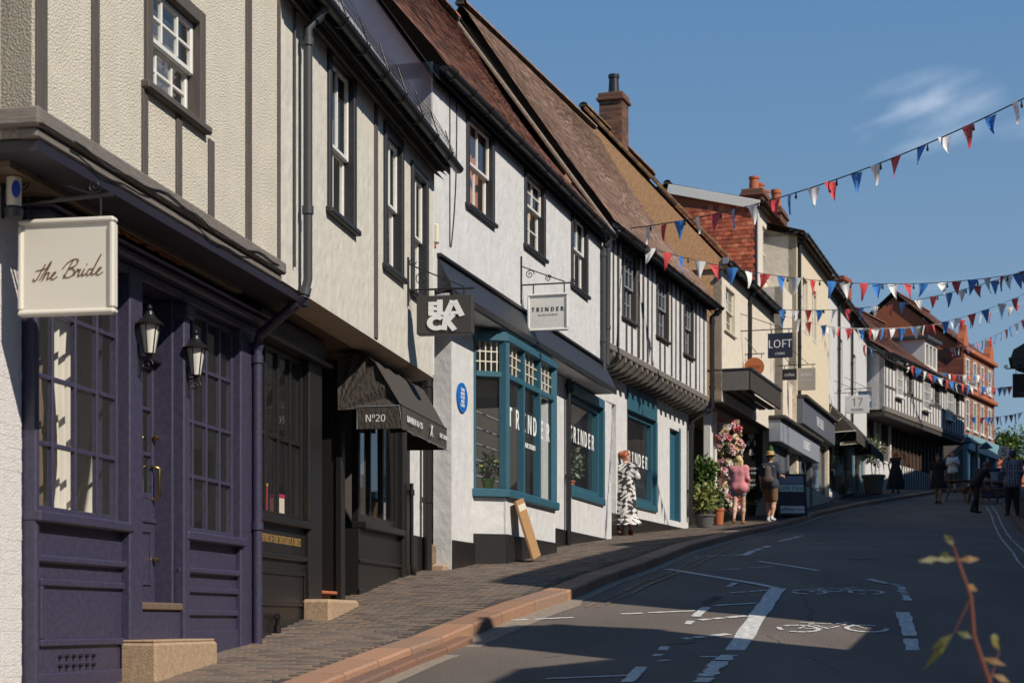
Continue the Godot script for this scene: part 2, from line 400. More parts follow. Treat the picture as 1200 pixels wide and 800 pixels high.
# ---------------------------------------------------------------- building pieces (x along the street, y up, z out to the street)
func wall(parent: Node, called: String, x0: float, x1: float, y0: float, y1: float, z: float, th: float, holes: Array, m: Material) -> MeshInstance3D:
	var xs := [x0, x1]; var ys := [y0, y1]
	for h in holes:
		for q in [h[0], h[2]]:
			if q > x0 and q < x1 and not q in xs: xs.append(q)
		for q in [h[1], h[3]]:
			if q > y0 and q < y1 and not q in ys: ys.append(q)
	xs.sort(); ys.sort()
	var b := MB.new()
	for i in xs.size() - 1:
		for j in ys.size() - 1:
			var cx: float = (xs[i] + xs[i + 1]) / 2; var cy: float = (ys[j] + ys[j + 1]) / 2
			var inside := false
			for h in holes:
				if cx > h[0] and cx < h[2] and cy > h[1] and cy < h[3]: inside = true
			if inside: continue
			b.quad(Vector3(xs[i], ys[j], z), Vector3(xs[i + 1], ys[j], z), Vector3(xs[i + 1], ys[j + 1], z), Vector3(xs[i], ys[j + 1], z))
			b.quad(Vector3(xs[i + 1], ys[j], z - th), Vector3(xs[i], ys[j], z - th), Vector3(xs[i], ys[j + 1], z - th), Vector3(xs[i + 1], ys[j + 1], z - th))
	for h in holes:
		var c0 := maxf(h[0], x0); var c1 := minf(h[2], x1); var d0 := maxf(h[1], y0); var d1 := minf(h[3], y1)
		if h[0] > x0: b.quad(Vector3(c0, d0, z), Vector3(c0, d0, z - th), Vector3(c0, d1, z - th), Vector3(c0, d1, z))
		if h[2] < x1: b.quad(Vector3(c1, d0, z - th), Vector3(c1, d0, z), Vector3(c1, d1, z), Vector3(c1, d1, z - th))
		if h[1] > y0: b.quad(Vector3(c0, d0, z - th), Vector3(c0, d0, z), Vector3(c1, d0, z), Vector3(c1, d0, z - th))
		if h[3] < y1: b.quad(Vector3(c0, d1, z), Vector3(c0, d1, z - th), Vector3(c1, d1, z - th), Vector3(c1, d1, z))
	b.quad(Vector3(x0, y0, z - th), Vector3(x0, y0, z), Vector3(x0, y1, z), Vector3(x0, y1, z - th))
	b.quad(Vector3(x1, y0, z), Vector3(x1, y0, z - th), Vector3(x1, y1, z - th), Vector3(x1, y1, z))
	b.quad(Vector3(x0, y1, z), Vector3(x1, y1, z), Vector3(x1, y1, z - th), Vector3(x0, y1, z - th))
	b.quad(Vector3(x0, y0, z - th), Vector3(x1, y0, z - th), Vector3(x1, y0, z), Vector3(x0, y0, z))
	return put(parent, called, b, m)

func pane(parent: Node, x0: float, y0: float, x1: float, y1: float, z: float, m: Material, wob := 0.004) -> void:
	var b := MB.new()
	var a := rng.randf_range(-wob, wob) * 0.5; var d := rng.randf_range(-wob, wob) * 0.5
	b.quad(Vector3(x0, y0, z - a - d), Vector3(x1, y0, z + a - d), Vector3(x1, y1, z + a + d), Vector3(x0, y1, z - a + d))
	put(parent, "pane", b, m)

# a glazed opening: outer frame, bars, one pane per light
func glazing(parent: Node, called: String, x0: float, y0: float, x1: float, y1: float, z: float, vs: Array, hs: Array, fw: float, bw: float, m: Material, gm: Material, depth := 0.06, wob := 0.004) -> Node3D:
	var w := sub(parent, called)
	var f := MB.new()
	f.bev(Vector3(x0, y0, z - depth), Vector3(x0 + fw, y1, z), 0.005)
	f.bev(Vector3(x1 - fw, y0, z - depth), Vector3(x1, y1, z), 0.005)
	f.bev(Vector3(x0 + fw, y0, z - depth), Vector3(x1 - fw, y0 + fw, z - 0.002), 0.005)
	f.bev(Vector3(x0 + fw, y1 - fw, z - depth), Vector3(x1 - fw, y1, z - 0.002), 0.005)
	put(w, "frame", f, m)
	for q in vs: one_box(w, "glazing_bar", Vector3(q - bw / 2, y0 + fw, z - depth * 0.75), Vector3(q + bw / 2, y1 - fw, z - 0.006), m, 0.004)
	for q in hs: one_box(w, "glazing_bar", Vector3(x0 + fw, q - bw / 2, z - depth * 0.7), Vector3(x1 - fw, q + bw / 2, z - 0.010), m, 0.004)
	var xs := [x0 + fw] + vs + [x1 - fw]; var ys := [y0 + fw] + hs + [y1 - fw]
	for i in xs.size() - 1:
		for j in ys.size() - 1:
			pane(w, xs[i], ys[j], xs[i + 1], ys[j + 1], z - depth * 0.5, gm, wob)
	return w

# sash window in a dark casing with a sill; r = the opening
func sash(parent: Node, r: Array, z: float, o := {}) -> Node3D:
	var w := sub(parent, "window")
	var x0: float = r[0]; var y0: float = r[1]; var x1: float = r[2]; var y1: float = r[3]
	var cm: Material = K[o.get("casing", "dark_timber")]; var sm: Material = K[o.get("sash", "white_paint")]
	var cw: float = o.get("cw", 0.09)
	var f := MB.new()
	f.bev(Vector3(x0, y0, z - 0.16), Vector3(x0 + cw, y1, z + 0.03)); f.bev(Vector3(x1 - cw, y0, z - 0.16), Vector3(x1, y1, z + 0.03))
	f.bev(Vector3(x0 + cw, y1 - cw, z - 0.16), Vector3(x1 - cw, y1, z + 0.026))
	put(w, "casing", f, cm)
	one_box(w, "sill", Vector3(x0 - 0.05, y0 - 0.06, z - 0.16), Vector3(x1 + 0.05, y0, z + 0.065), cm, 0.012)
	var a := x0 + cw + 0.004; var b := x1 - cw - 0.004; var c := y0 + 0.004; var d := y1 - cw - 0.004
	var mid: float = c + (d - c) * o.get("mid", 0.5)
	var cols: int = o.get("cols", 2); var rows: int = o.get("rows", 2)
	for half in 2:
		var p := c if half == 0 else mid - 0.02; var q := mid + 0.02 if half == 0 else d
		var zz := z - 0.075 if half == 0 else z - 0.03
		var sash_node := sub(w, "sash") if false else w
		var vs := []; var hs := []
		for i in range(1, cols): vs.append(a + (b - a) * i / cols)
		for i in range(1, rows): hs.append(p + (q - p) * i / rows)
		var fr := MB.new(); var fw := 0.045
		fr.bev(Vector3(a, p, zz - 0.04), Vector3(a + fw, q, zz)); fr.bev(Vector3(b - fw, p, zz - 0.04), Vector3(b, q, zz))
		fr.bev(Vector3(a + fw, p, zz - 0.04), Vector3(b - fw, p + fw, zz - 0.002)); fr.bev(Vector3(a + fw, q - fw, zz - 0.04), Vector3(b - fw, q, zz - 0.002))
		put(sash_node, "sash_frame", fr, sm)
		for t in vs: one_box(sash_node, "glazing_bar", Vector3(t - 0.012, p + fw, zz - 0.032), Vector3(t + 0.012, q - fw, zz - 0.004), sm, 0.003)
		for t in hs: one_box(sash_node, "glazing_bar", Vector3(a + fw, t - 0.012, zz - 0.030), Vector3(b - fw, t + 0.012, zz - 0.007), sm, 0.003)
		var xs := [a + fw] + vs + [b - fw]; var ys := [p + fw] + hs + [q - fw]
		for i in xs.size() - 1:
			for j in ys.size() - 1: pane(sash_node, xs[i], ys[j], xs[i + 1], ys[j + 1], zz - 0.02, K.pane)
	if o.has("blind"):
		var low: float = o.get("drop", 0.0)
		var bl := MB.new()
		var yy: float = lerpf(d, c, 1.0 - low)
		if o.get("slats", false):
			var k := yy
			while k < d - 0.03:
				bl.quad(Vector3(a, k, z - 0.19), Vector3(b, k, z - 0.19), Vector3(b, k + 0.03, z - 0.165), Vector3(a, k + 0.03, z - 0.165))
				k += 0.045
		else:
			var n := 14
			for i in n:
				var u0 := lerpf(a, b, float(i) / n); var u1 := lerpf(a, b, float(i + 1) / n)
				var za := z - 0.19 - 0.03 * (i % 2); var zb := z - 0.19 - 0.03 * ((i + 1) % 2)
				bl.quad(Vector3(u0, yy, za), Vector3(u1, yy, zb), Vector3(u1, d, zb), Vector3(u0, d, za))
		put(w, "blind", bl, K[o.blind])
	return w

# hollow body behind a facade: ends, back, floors
func body(parent: Node, x0: float, x1: float, ys: Array, z: float, deep: float, m: Material, inner: Material) -> void:
	var y0: float = ys[0]; var y1: float = ys[-1]
	wall_box(parent, "end_wall", Vector3(x0, y0, z - deep), Vector3(x0 + 0.2, y1, z - 0.02), m)
	wall_box(parent, "end_wall", Vector3(x1 - 0.2, y0, z - deep), Vector3(x1, y1, z - 0.02), m)
	wall_box(parent, "back_wall", Vector3(x0 + 0.2, y0, z - deep), Vector3(x1 - 0.2, y1, z - deep + 0.2), inner)
	for i in ys.size():
		var h: float = ys[i]
		wall_box(parent, "floor_slab", Vector3(x0 + 0.2, h - 0.12, z - deep + 0.2), Vector3(x1 - 0.2, h - 0.002, z - 0.26), inner if i > 0 else K.interior_floor)
func wall_box(parent: Node, called: String, p: Vector3, q: Vector3, m: Material) -> MeshInstance3D:
	var b := MB.new(); b.box(p, q); return put(parent, called, b, m)

# a slope of plain clay tiles between an eave line and a ridge line, with a gentle sag
func tiles(parent: Node, called: String, x0: float, x1: float, eave: Vector2, ridge: Vector2, tones: Array, o := {}) -> void:
	var gauge: float = o.get("gauge", 0.11); var tw: float = o.get("tw", 0.18)
	var sag: float = o.get("sag", 0.12)
	var len2 := (ridge - eave).length()
	var rows := int(len2 / gauge); var cols := int((x1 - x0) / tw)
	var b := MB.new()
	if o.has("xf"): b.xf = o.xf
	var dirv := (ridge - eave).normalized()          # (z, y)
	var nrm := Vector2(-dirv.y, dirv.x)
	if nrm.y < 0: nrm = -nrm
	var ph: float = rng.randf() * 6.0
	for r in rows:
		var t0 := r * gauge; var t1 := (r + 1) * gauge + 0.03
		for c in cols:
			var a := x0 + (c + (0.5 if r % 2 else 0.0)) * tw; var e := minf(a + tw - 0.006, x1)
			if r % 2 and c == 0: a = x0
			var s := sag * (sin(a * 0.55 + ph) * 0.5 - 0.5) * sin(PI * clampf(float(r) / rows, 0.05, 0.95)) + rng.randf_range(-0.002, 0.002)
			var lift := 0.009 + rng.randf_range(-0.002, 0.004)
			var sk := rng.randf_range(-0.006, 0.006)
			var p0 := eave + dirv * (t0 + sk) + nrm * (s + lift); var p1 := eave + dirv * t1 + nrm * s
			var q0 := p0 - nrm * 0.012
			var tone: Color = tones[rng.randi() % tones.size()]
			var tv := rng.randf_range(0.6, 1.3)
			b.col = Color(tone.r * tv, tone.g * tv, tone.b * tv)
			b.quad(Vector3(a, p0.y, p0.x), Vector3(e, p0.y, p0.x), Vector3(e, p1.y, p1.x), Vector3(a, p1.y, p1.x))
			b.quad(Vector3(a, q0.y, q0.x), Vector3(e, q0.y, q0.x), Vector3(e, p0.y, p0.x), Vector3(a, p0.y, p0.x))
	stuff(put(parent, called, b, K.tile))
	if o.has("xf"): return
	# boarding below the tiles
	var f := MB.new()
	var d0 := eave - nrm * 0.10; var d1 := ridge - nrm * 0.10
	var low := -nrm * 0.06
	f.quad(Vector3(x0, d0.y - sag, d0.x), Vector3(x1, d0.y - sag, d0.x), Vector3(x1, d1.y - sag, d1.x), Vector3(x0, d1.y - sag, d1.x))
	f.quad(Vector3(x1, d0.y - sag + low.y, d0.x + low.x), Vector3(x0, d0.y - sag + low.y, d0.x + low.x), Vector3(x0, d1.y - sag + low.y, d1.x + low.x), Vector3(x1, d1.y - sag + low.y, d1.x + low.x))
	put(parent, "roof_boarding", f, K.roof_felt)

func pitched(parent: Node, x0: float, x1: float, ye: float, ze: float, run: float, rise: float, tones: Array, o := {}) -> void:
	tiles(parent, "roof_tiles", x0, x1, Vector2(ze, ye), Vector2(ze - run, ye + rise), tones, o)
	# rear slope, plain
	var f := MB.new()
	f.box(Vector3(x0, ye + rise - 0.02, ze - run - 0.1), Vector3(x1, ye + rise + 0.04, ze - run + 0.06))
	f.quad(Vector3(x1, ye, ze - 2 * run), Vector3(x0, ye, ze - 2 * run), Vector3(x0, ye + rise, ze - run), Vector3(x1, ye + rise, ze - run))
	put(parent, "rear_roof", f, K.roof_felt)
	# ridge tiles
	var x := x0
	while x < x1 - 0.1:
		var e := minf(x + 0.32, x1)
		var b := MB.new()
		b.col = tones[rng.randi() % tones.size()]
		var yy: float = ye + rise - o.get("sag", 0.12) * 0.1
		var arc := []
		for row in 2:
			var line := []
			for k in 7:
				var a := PI * k / 6.0
				line.append(Vector3(x if row == 0 else e - 0.01, yy + sin(a) * 0.10 + 0.0 + rng.randf_range(0, 0.006), ze - run - cos(a) * 0.12))
			arc.append(line)
		b.grid(arc, false)
		put(parent, "ridge_tile", b, K.tile)
		x = e
func gable(parent: Node, called: String, x: float, th: float, ye: float, ze: float, run: float, rise: float, m: Material) -> void:
	var b := MB.new()
	b.xf = Transform3D(Basis(Vector3(0, 0, -1), Vector3.UP, Vector3(1, 0, 0)), Vector3(x, 0, 0))
	b.prism(PackedVector2Array([Vector2(-ze, ye), Vector2(-ze + run, ye + rise), Vector2(-ze + 2 * run, ye)]), 0, th)
	put(parent, called, b, m)

func gutter(parent: Node, x0: float, x1: float, y: float, z: float, m: Material, r := 0.06) -> void:
	var g := sub(parent, "gutter")
	var b := MB.new()
	var rows := []
	for i in 2:
		var line := []
		for k in 9:
			var a := PI + PI * k / 8.0
			line.append(Vector3(x0 if i == 0 else x1, y + sin(a) * r, z + cos(a) * r))
		rows.append(line)
	b.grid(rows, false)
	b.quad(Vector3(x0, y, z - r), Vector3(x0, y - r * 0.8, z - r * 0.5), Vector3(x0, y - r * 0.8, z + r * 0.5), Vector3(x0, y, z + r))
	put(g, "channel", b, m)
	var x := x0 + 0.3
	while x < x1:
		var t := MB.new()
		t.tube([Vector3(x, y - 0.01, z - r - 0.12), Vector3(x, y - r - 0.025, z - r * 0.3), Vector3(x, y - r * 0.8, z + r * 0.8), Vector3(x, y + 0.01, z + r + 0.01)], 0.009, 5)
		put(g, "bracket", t, m)
		x += 0.8
func pipe(parent: Node, called: String, pts: Array, r: float, m: Material) -> void:
	var p := sub(parent, called)
	var b := MB.new(); b.tube(pts, r, 10); put(p, "tube", b, m)
	for i in pts.size() - 1:
		var a: Vector3 = pts[i]; var d: Vector3 = pts[i + 1]
		var L := (d - a).length()
		var t := 0.08
		while t < L - 0.02:
			var c := a + (d - a).normalized() * t
			var k := MB.new(); k.tube([c, c + (d - a).normalized() * 0.07], r + 0.012, 10); put(p, "collar", k, m)
			t += 1.5
func ring(parent: Node, called: String, p: Vector3, q: Vector3, w: float, m: Material) -> void:
	# raised moulding round a panel
	var b := MB.new()
	b.bev(Vector3(p.x, p.y, p.z), Vector3(q.x, p.y + w, q.z)); b.bev(Vector3(p.x, q.y - w, p.z), Vector3(q.x, q.y, q.z))
	b.bev(Vector3(p.x, p.y + w, p.z), Vector3(p.x + w, q.y - w, q.z - 0.002)); b.bev(Vector3(q.x - w, p.y + w, p.z), Vector3(q.x, q.y - w, q.z - 0.002))
	put(parent, called, b, m)
func text(parent: Node, called: String, s: String, at: Vector3, size: float, m: Material, turn := 0.0, bold := false, deep := 0.006, squeeze := 1.0, serif := false) -> MeshInstance3D:
	var f := SystemFont.new()
	f.font_names = PackedStringArray(["Droid Serif" if serif else "Droid Sans"])
	f.font_weight = 700 if bold else 400
	var t := TextMesh.new()
	t.text = s; t.font = f; t.font_size = 64; t.pixel_size = size / 46.0; t.depth = deep; t.curve_step = 3.0
	var o := put(parent, called, t, m)
	o.position = at; o.rotation.y = turn; o.scale = Vector3(squeeze, 1, 1)
	return o
# flat pen strokes, extruded a little
func strokes(lines: Array, w: float, deep: float, cap := 0.0) -> MB:
	var b := MB.new()
	for ln in lines:
		var c := Curve2D.new()
		var n: int = ln.size()
		for i in n:
			var p: Vector2 = ln[i]
			var t := (Vector2(ln[mini(i + 1, n - 1)]) - Vector2(ln[maxi(i - 1, 0)])) * 0.18
			c.add_point(p, -t, t)
		var pts := c.tessellate(4, 3.0) if n > 2 else PackedVector2Array([ln[0], ln[1]])
		for i in pts.size() - 1:
			var d := (pts[i + 1] - pts[i])
			if d.length() < 1e-5: continue
			var u := d.normalized()
			var s := Vector2(-u.y, u.x) * w * (0.5 + 0.35 * absf(u.y))
			var e := u * w * 0.3
			b.prism(PackedVector2Array([pts[i] - e - s, pts[i + 1] + e - s, pts[i + 1] + e + s, pts[i] - e + s]), 0.0, deep + 0.0004 * (i % 3))
	return b
func scroll(c: Vector3, ax: Vector3, ay: Vector3, r: float, turns := 1.6) -> Array:
	var out := []
	for i in 22:
		var t := i / 21.0
		var a := t * turns * TAU
		out.append(c + (ax * cos(a) + ay * sin(a)) * r * (1.0 - 0.85 * t))
	return out
# brickwork: every brick a box with its own tone, mortar set back
func bricks(b: MB, o: Vector3, ex: Vector3, ey: Vector3, en: Vector3, w: float, h: float, tones: Array, bl := 0.22, bh := 0.072, skip := []) -> void:
	var y := 0.0; var r := 0
	while y < h - 0.02:
		var x := -(bl / 2 if r % 2 else 0.0)
		while x < w - 0.01:
			var a := maxf(x, 0.0); var e := minf(x + bl - 0.01, w); var t := minf(y + bh - 0.01, h)
			var hit := false
			for k in skip:
				if o.x + e > k[0] - 0.02 and o.x + a < k[2] + 0.02 and o.y + t > k[1] - 0.02 and o.y + y < k[3] + 0.02: hit = true
			if e - a > 0.02 and not hit:
				b.col = tones[rng.randi() % tones.size()] * rng.randf_range(0.8, 1.15)
				b.xf = Transform3D(Basis(ex, ey, en), o)
				b.box(Vector3(a, y, -0.02), Vector3(e, t, 0.006 + rng.randf() * 0.003))
			x += bl
		y += bh; r += 1
	b.xf = Transform3D.IDENTITY

# ---------------------------------------------------------------- the scene
const BROWN := [Color(0.231, 0.106, 0.072), Color(0.299, 0.133, 0.083), Color(0.177, 0.099, 0.078), Color(0.343, 0.152, 0.090), Color(0.420, 0.162, 0.084)]
const GREYBROWN := [Color(0.360, 0.223, 0.153), Color(0.300, 0.193, 0.139), Color(0.420, 0.261, 0.179), Color(0.336, 0.193, 0.123)]
const MOSSY := [Color(0.356, 0.180, 0.078), Color(0.281, 0.154, 0.072), Color(0.394, 0.234, 0.086), Color(0.225, 0.126, 0.069)]
const REDTILE := [Color(0.679, 0.160, 0.079), Color(0.792, 0.208, 0.104), Color(0.566, 0.135, 0.075), Color(0.867, 0.264, 0.133)]
const BRICKRED := [Color(0.36, 0.10, 0.055), Color(0.42, 0.13, 0.07), Color(0.30, 0.085, 0.05)]
const BRICKBROWN := [Color(0.20, 0.095, 0.055), Color(0.15, 0.075, 0.05), Color(0.25, 0.12, 0.07), Color(0.11, 0.065, 0.05)]

func _ready() -> void:
	rng.seed = 20
	var cam := Camera3D.new()
	cam.name = "camera"
	add_child(cam)
	cam.position = Vector3(0, 1.56, 0)
	cam.projection = Camera3D.PROJECTION_FRUSTUM
	cam.near = 0.1; cam.far = 600.0
	cam.size = 0.1 * 800.0 / 2100
	cam.frustum_offset = Vector2(0, 0.1 * 330 / 2100)      # shift lens: verticals stay vertical
	var ca := CameraAttributesPhysical.new()
	ca.frustum_near = 0.1; ca.frustum_far = 600.0; ca.frustum_focal_length = 85.0; ca.frustum_focus_distance = 21.0; ca.exposure_aperture = 5.2
	cam.attributes = ca
	cam.current = true
	var env := Environment.new()
	env.background_mode = Environment.BG_SKY
	var skym := ProceduralSkyMaterial.new()
	skym.sky_top_color = lin(0.020, 0.134, 0.350); skym.sky_horizon_color = lin(0.27, 0.37, 0.43)
	skym.sky_curve = 0.2
	skym.ground_bottom_color = lin(0.10, 0.09, 0.08); skym.ground_horizon_color = lin(0.28, 0.33, 0.36); skym.ground_curve = 0.1
	skym.sun_angle_max = 4.0
	skym.sky_cover = cirrus()
	skym.sky_cover_modulate = Color(1, 1, 1, 1)
	var sky := Sky.new()
	sky.sky_material = skym
	env.sky = sky
	env.tonemap_mode = Environment.TONE_MAPPER_LINEAR
	env.tonemap_exposure = 1.24
	env.sdfgi_enabled = true; env.ssao_enabled = true; env.ssil_enabled = true
	var we := WorldEnvironment.new()
	we.name = "environment"; we.environment = env
	add_child(we)
	var sun := DirectionalLight3D.new()
	sun.name = "sun"
	sun.light_energy = 1.3; sun.light_angular_distance = 0.53; sun.light_color = Color(1.0, 0.965, 0.91)
	sun.shadow_enabled = true
	add_child(sun)
	sun.look_at_from_position(Vector3(29.341, 32.139, 24.620), Vector3.ZERO)
	materials()
	ground()
	right_row()
	bride_house()
	number_twenty()
	bay_house()
	timber_house()
	cream_house()
	far_houses()
	signs()
	street_things()
	bunting()
	people()

func cirrus() -> ImageTexture:
	# thin high cloud in wind-drawn streaks: one wisp over the far end of the street, fainter ones round the sky
	var im := Image.create(4096, 2048, false, Image.FORMAT_RGBA8)
	var f := FastNoiseLite.new(); f.frequency = 0.05; f.fractal_octaves = 5; f.seed = 4
	var spots := [[148.0, 847.0, 30.0, 13.0, 0.42], [196.0, 851.0, 30.0, 8.0, 0.30], [176.0, 790.0, 22.0, 3.0, 0.28], [148.0, 905.0, 16.0, 2.5, 0.18]]
	var r := RandomNumberGenerator.new(); r.seed = 8
	for k in 26: spots.append([r.randf_range(320.0, 3900.0), r.randf_range(560.0, 940.0), r.randf_range(40.0, 90.0), r.randf_range(5.0, 14.0), r.randf_range(0.12, 0.35)])
	for s in spots:
		for j in range(int(s[1] - s[3] * 1.5), int(s[1] + s[3] * 1.5)):
			for i in range(int(s[0] - s[2] * 1.3), int(s[0] + s[2] * 1.3)):
				var dx: float = (i - s[0]) / s[2]; var dy: float = (j - s[1] - 0.16 * (s[0] - i) * 0.5) / s[3]
				var n := f.get_noise_2d(i * 0.6 + j * 0.9, (j + i * 0.22) * 1.9) * 0.5 + 0.5
				var m := f.get_noise_2d(i * 1.6 + 300.0, j * 2.2) * 0.5 + 0.5
				var a: float = clampf(1.0 - dx * dx - dy * dy * 0.7, 0, 1) * clampf(n * 1.9 - 0.62, 0, 1) * (0.35 + 0.65 * m) * s[4]
				if a > im.get_pixel(i, j).a: im.set_pixel(i, j, Color(0.95, 0.92, 0.90, a))
	return ImageTexture.create_from_image(im)

# ---------------------------------------------------------------- ground, road, kerbs, paving
func strip(b: MB, left: Callable, right: Callable, hl: Callable, hr: Callable, z0: float, z1: float, step: float, across := 1) -> void:
	var z := z0
	while z < z1 - 0.001:
		var e := minf(z + step, z1)
		for k in across:
			var s := float(k) / across; var t := float(k + 1) / across
			var pt := func(zz: float, q: float) -> Vector3:
				return Vector3(lerpf(left.call(zz), right.call(zz), q), lerpf(hl.call(zz), hr.call(zz), q), -zz)
			b.quad(pt.call(z, s), pt.call(z, t), pt.call(e, t), pt.call(e, s))
		z = e
func ground() -> void:
	var g := MB.new()
	g.quad(Vector3(-400, -1.2, 30), Vector3(400, -1.2, 30), Vector3(400, 0.4, -20), Vector3(-400, 0.4, -20))
	g.quad(Vector3(-400, 0.4, -20), Vector3(400, 0.4, -20), Vector3(400, 6.5, -90), Vector3(-400, 6.5, -90))
	g.quad(Vector3(-400, 6.5, -90), Vector3(400, 6.5, -90), Vector3(400, 7.0, -500), Vector3(-400, 7.0, -500))
	put(self, "ground", g, K.soil).set_meta("kind", "structure")
	var road := setting("road")
	var b := MB.new()
	strip(b, func(z): return along(KERB, z) - 0.2, func(z): return along(RKERB, z) + 0.3, road_y, road_y, -6.0, 130.0, 1.0, 3)
	put(road, "asphalt_surface", b, K.asphalt)
	# worn stone channel beside the kerb
	var ch := MB.new()
	strip(ch, func(z): return along(KERB, z) - 0.05, func(z): return along(KERB, z) + (0.30 if z < 20.5 else 0.16), func(z): return road_y(z) + 0.004, func(z): return road_y(z) + 0.004, 9.0, 60.0, 0.5)
	put(road, "channel", ch, K.gutter_stone)
	# kerb stones
	var kerb := setting("kerb")
	var z := 9.0
	var i := 0
	while z < 90.0:
		var L: float = (0.95 if z < 40 else 1.8) * rng.randf_range(0.85, 1.1)
		kerb_stone(kerb, KERB, z, z + L, -0.30, 0.0, 0.0, -0.22, i, 1.0)
		z += L; i += 1
	# low outer course along the first stretch
	z = 9.3
	while z < 16.9:
		var L := minf(rng.randf_range(0.75, 1.0), 17.4 - z)
		kerb_stone(kerb, KERB, z, z + L, 0.012, 0.15, -0.055, -0.22, i, 0.62)
		z += L; i += 1
	z = 15.0
	while z < 90.0:
		var L: float = (0.95 if z < 50 else 1.8)
		kerb_stone(kerb, RKERB, z, z + L, 0.0, 0.16, 0.0, -0.22, i, 0.5)
		z += L; i += 1
	# left pavement
	var pav := setting("pavement")
	var p := MB.new()
	strip(p, func(zz): return along(LINE, zz) - 0.6, func(zz): return along(KERB, zz) - 0.29, func(zz): return pave_y(zz) - 0.012, func(zz): return pave_y(zz) - 0.012, 5.0, 47.0, 0.5)
	strip(p, func(zz): return along(LINE, zz) - 2.5, func(zz): return along(KERB, zz) - 0.29, func(zz): return pave_y(zz) - 0.003, func(zz): return pave_y(zz) - 0.003, 47.0, 130.0, 0.5)
	put(pav, "bed", p, K.joint)
	var meshes := []
	for k in 7:
		var q := MB.new()
		var t := [Color(0.242, 0.181, 0.138), Color(0.200, 0.152, 0.118), Color(0.284, 0.200, 0.144), Color(0.221, 0.178, 0.144), Color(0.263, 0.207, 0.160), Color(0.179, 0.133, 0.106), Color(0.315, 0.218, 0.154)][k] as Color
		q.col = t
		q.bev(Vector3(-0.0975, -0.03, -0.0475), Vector3(0.0975, 0.0, 0.0475), 0.005)
		meshes.append(q.mesh())
	var rest := MB.new()
	var made := 0
	var zc := 11.0
	while zc < 47.0:
		var dz := 0.1
		var x0 := along(LINE, zc); var x1 := along(KERB, zc) - 0.31
		var sl := (along(LINE, zc + 0.5) - x0) / 0.5
		var dirv := Vector3(sl, (pave_y(zc + 0.3) - pave_y(zc - 0.3)) / 0.6, -1).normalized()
		var side := Vector3(1, 0, sl).normalized()
		var upv := dirv.cross(side).normalized()
		if upv.y < 0: upv = -upv
		side = dirv.cross(upv).normalized()
		var row := int(zc * 10)
		var x := 0.02 + (0.1 if row % 2 else 0.0)
		var w := (x1 - x0) * side.x
		while x < w + 0.35:
			var zz := zc - side.z * -1.0 * 0.0 
			var base := Vector3(x0, pave_y(zc), -zc) + side * x
			var xx := base.x
			var z_here := -base.z
			if xx < along(KERB, z_here) - 0.40:
				base.y = pave_y(z_here) + rng.randf_range(-0.003, 0.002)
				var tilt := Basis(dirv, rng.randf_range(-0.015, 0.015)) * Basis(side, upv, side.cross(upv))
				# x axis of the paver across the street
				var tr := Transform3D(tilt, base)
				var k := rng.randi() % 7
				if made < 296 and zc > 12.2:
					var o := MeshInstance3D.new()
					o.name = "paver"; o.mesh = meshes[k]; o.material_override = K.paver
					o.transform = tr
					pav.add_child(o, true)
					made += 1
				else:
					rest.col = [Color(0.242, 0.181, 0.138), Color(0.200, 0.152, 0.118), Color(0.284, 0.200, 0.144), Color(0.221, 0.178, 0.144), Color(0.263, 0.207, 0.160), Color(0.179, 0.133, 0.106), Color(0.315, 0.218, 0.154)][k]
					rest.xf = tr
					rest.quad(Vector3(-0.0965, 0, 0.0465), Vector3(0.0965, 0, 0.0465), Vector3(0.0965, 0, -0.0465), Vector3(-0.0965, 0, -0.0465))
					rest.quad(Vector3(-0.0975, -0.02, 0.0475), Vector3(0.0975, -0.02, 0.0475), Vector3(0.0965, 0, 0.0465), Vector3(-0.0965, 0, 0.0465))
			x += 0.2
		zc += dz
	stuff(put(pav, "paver_field", rest, K.paver))
	# cobbled pavement on the other side
	var rp := setting("cobbled_pavement")
	var q := MB.new()
	strip(q, func(zz): return along(RKERB, zz) + 0.15, func(zz): return along(RKERB, zz) + 6.0, func(zz): return pave_y(zz) - 0.02, func(zz): return pave_y(zz) - 0.02, -4.0, 130.0, 1.0)
	put(rp, "bed", q, K.joint)
	var cob := MB.new()
	for iz in 190:
		for ix in 9:
			var zz := 36.0 + iz * 0.16; var xx := along(RKERB, zz) + 0.27 + ix * 0.17 + (0.08 if iz % 2 else 0.0)
			var c := on_pave(xx, zz)
			cob.col = Color(0.16, 0.13, 0.11) * rng.randf_range(0.7, 1.25)
			cob.bev(c + Vector3(-0.072, -0.05, -0.066), c + Vector3(0.072, rng.randf_range(0.0, 0.01), 0.066), 0.02)
	stuff(put(rp, "cobble_field", cob, K.paver))
	markings(road)

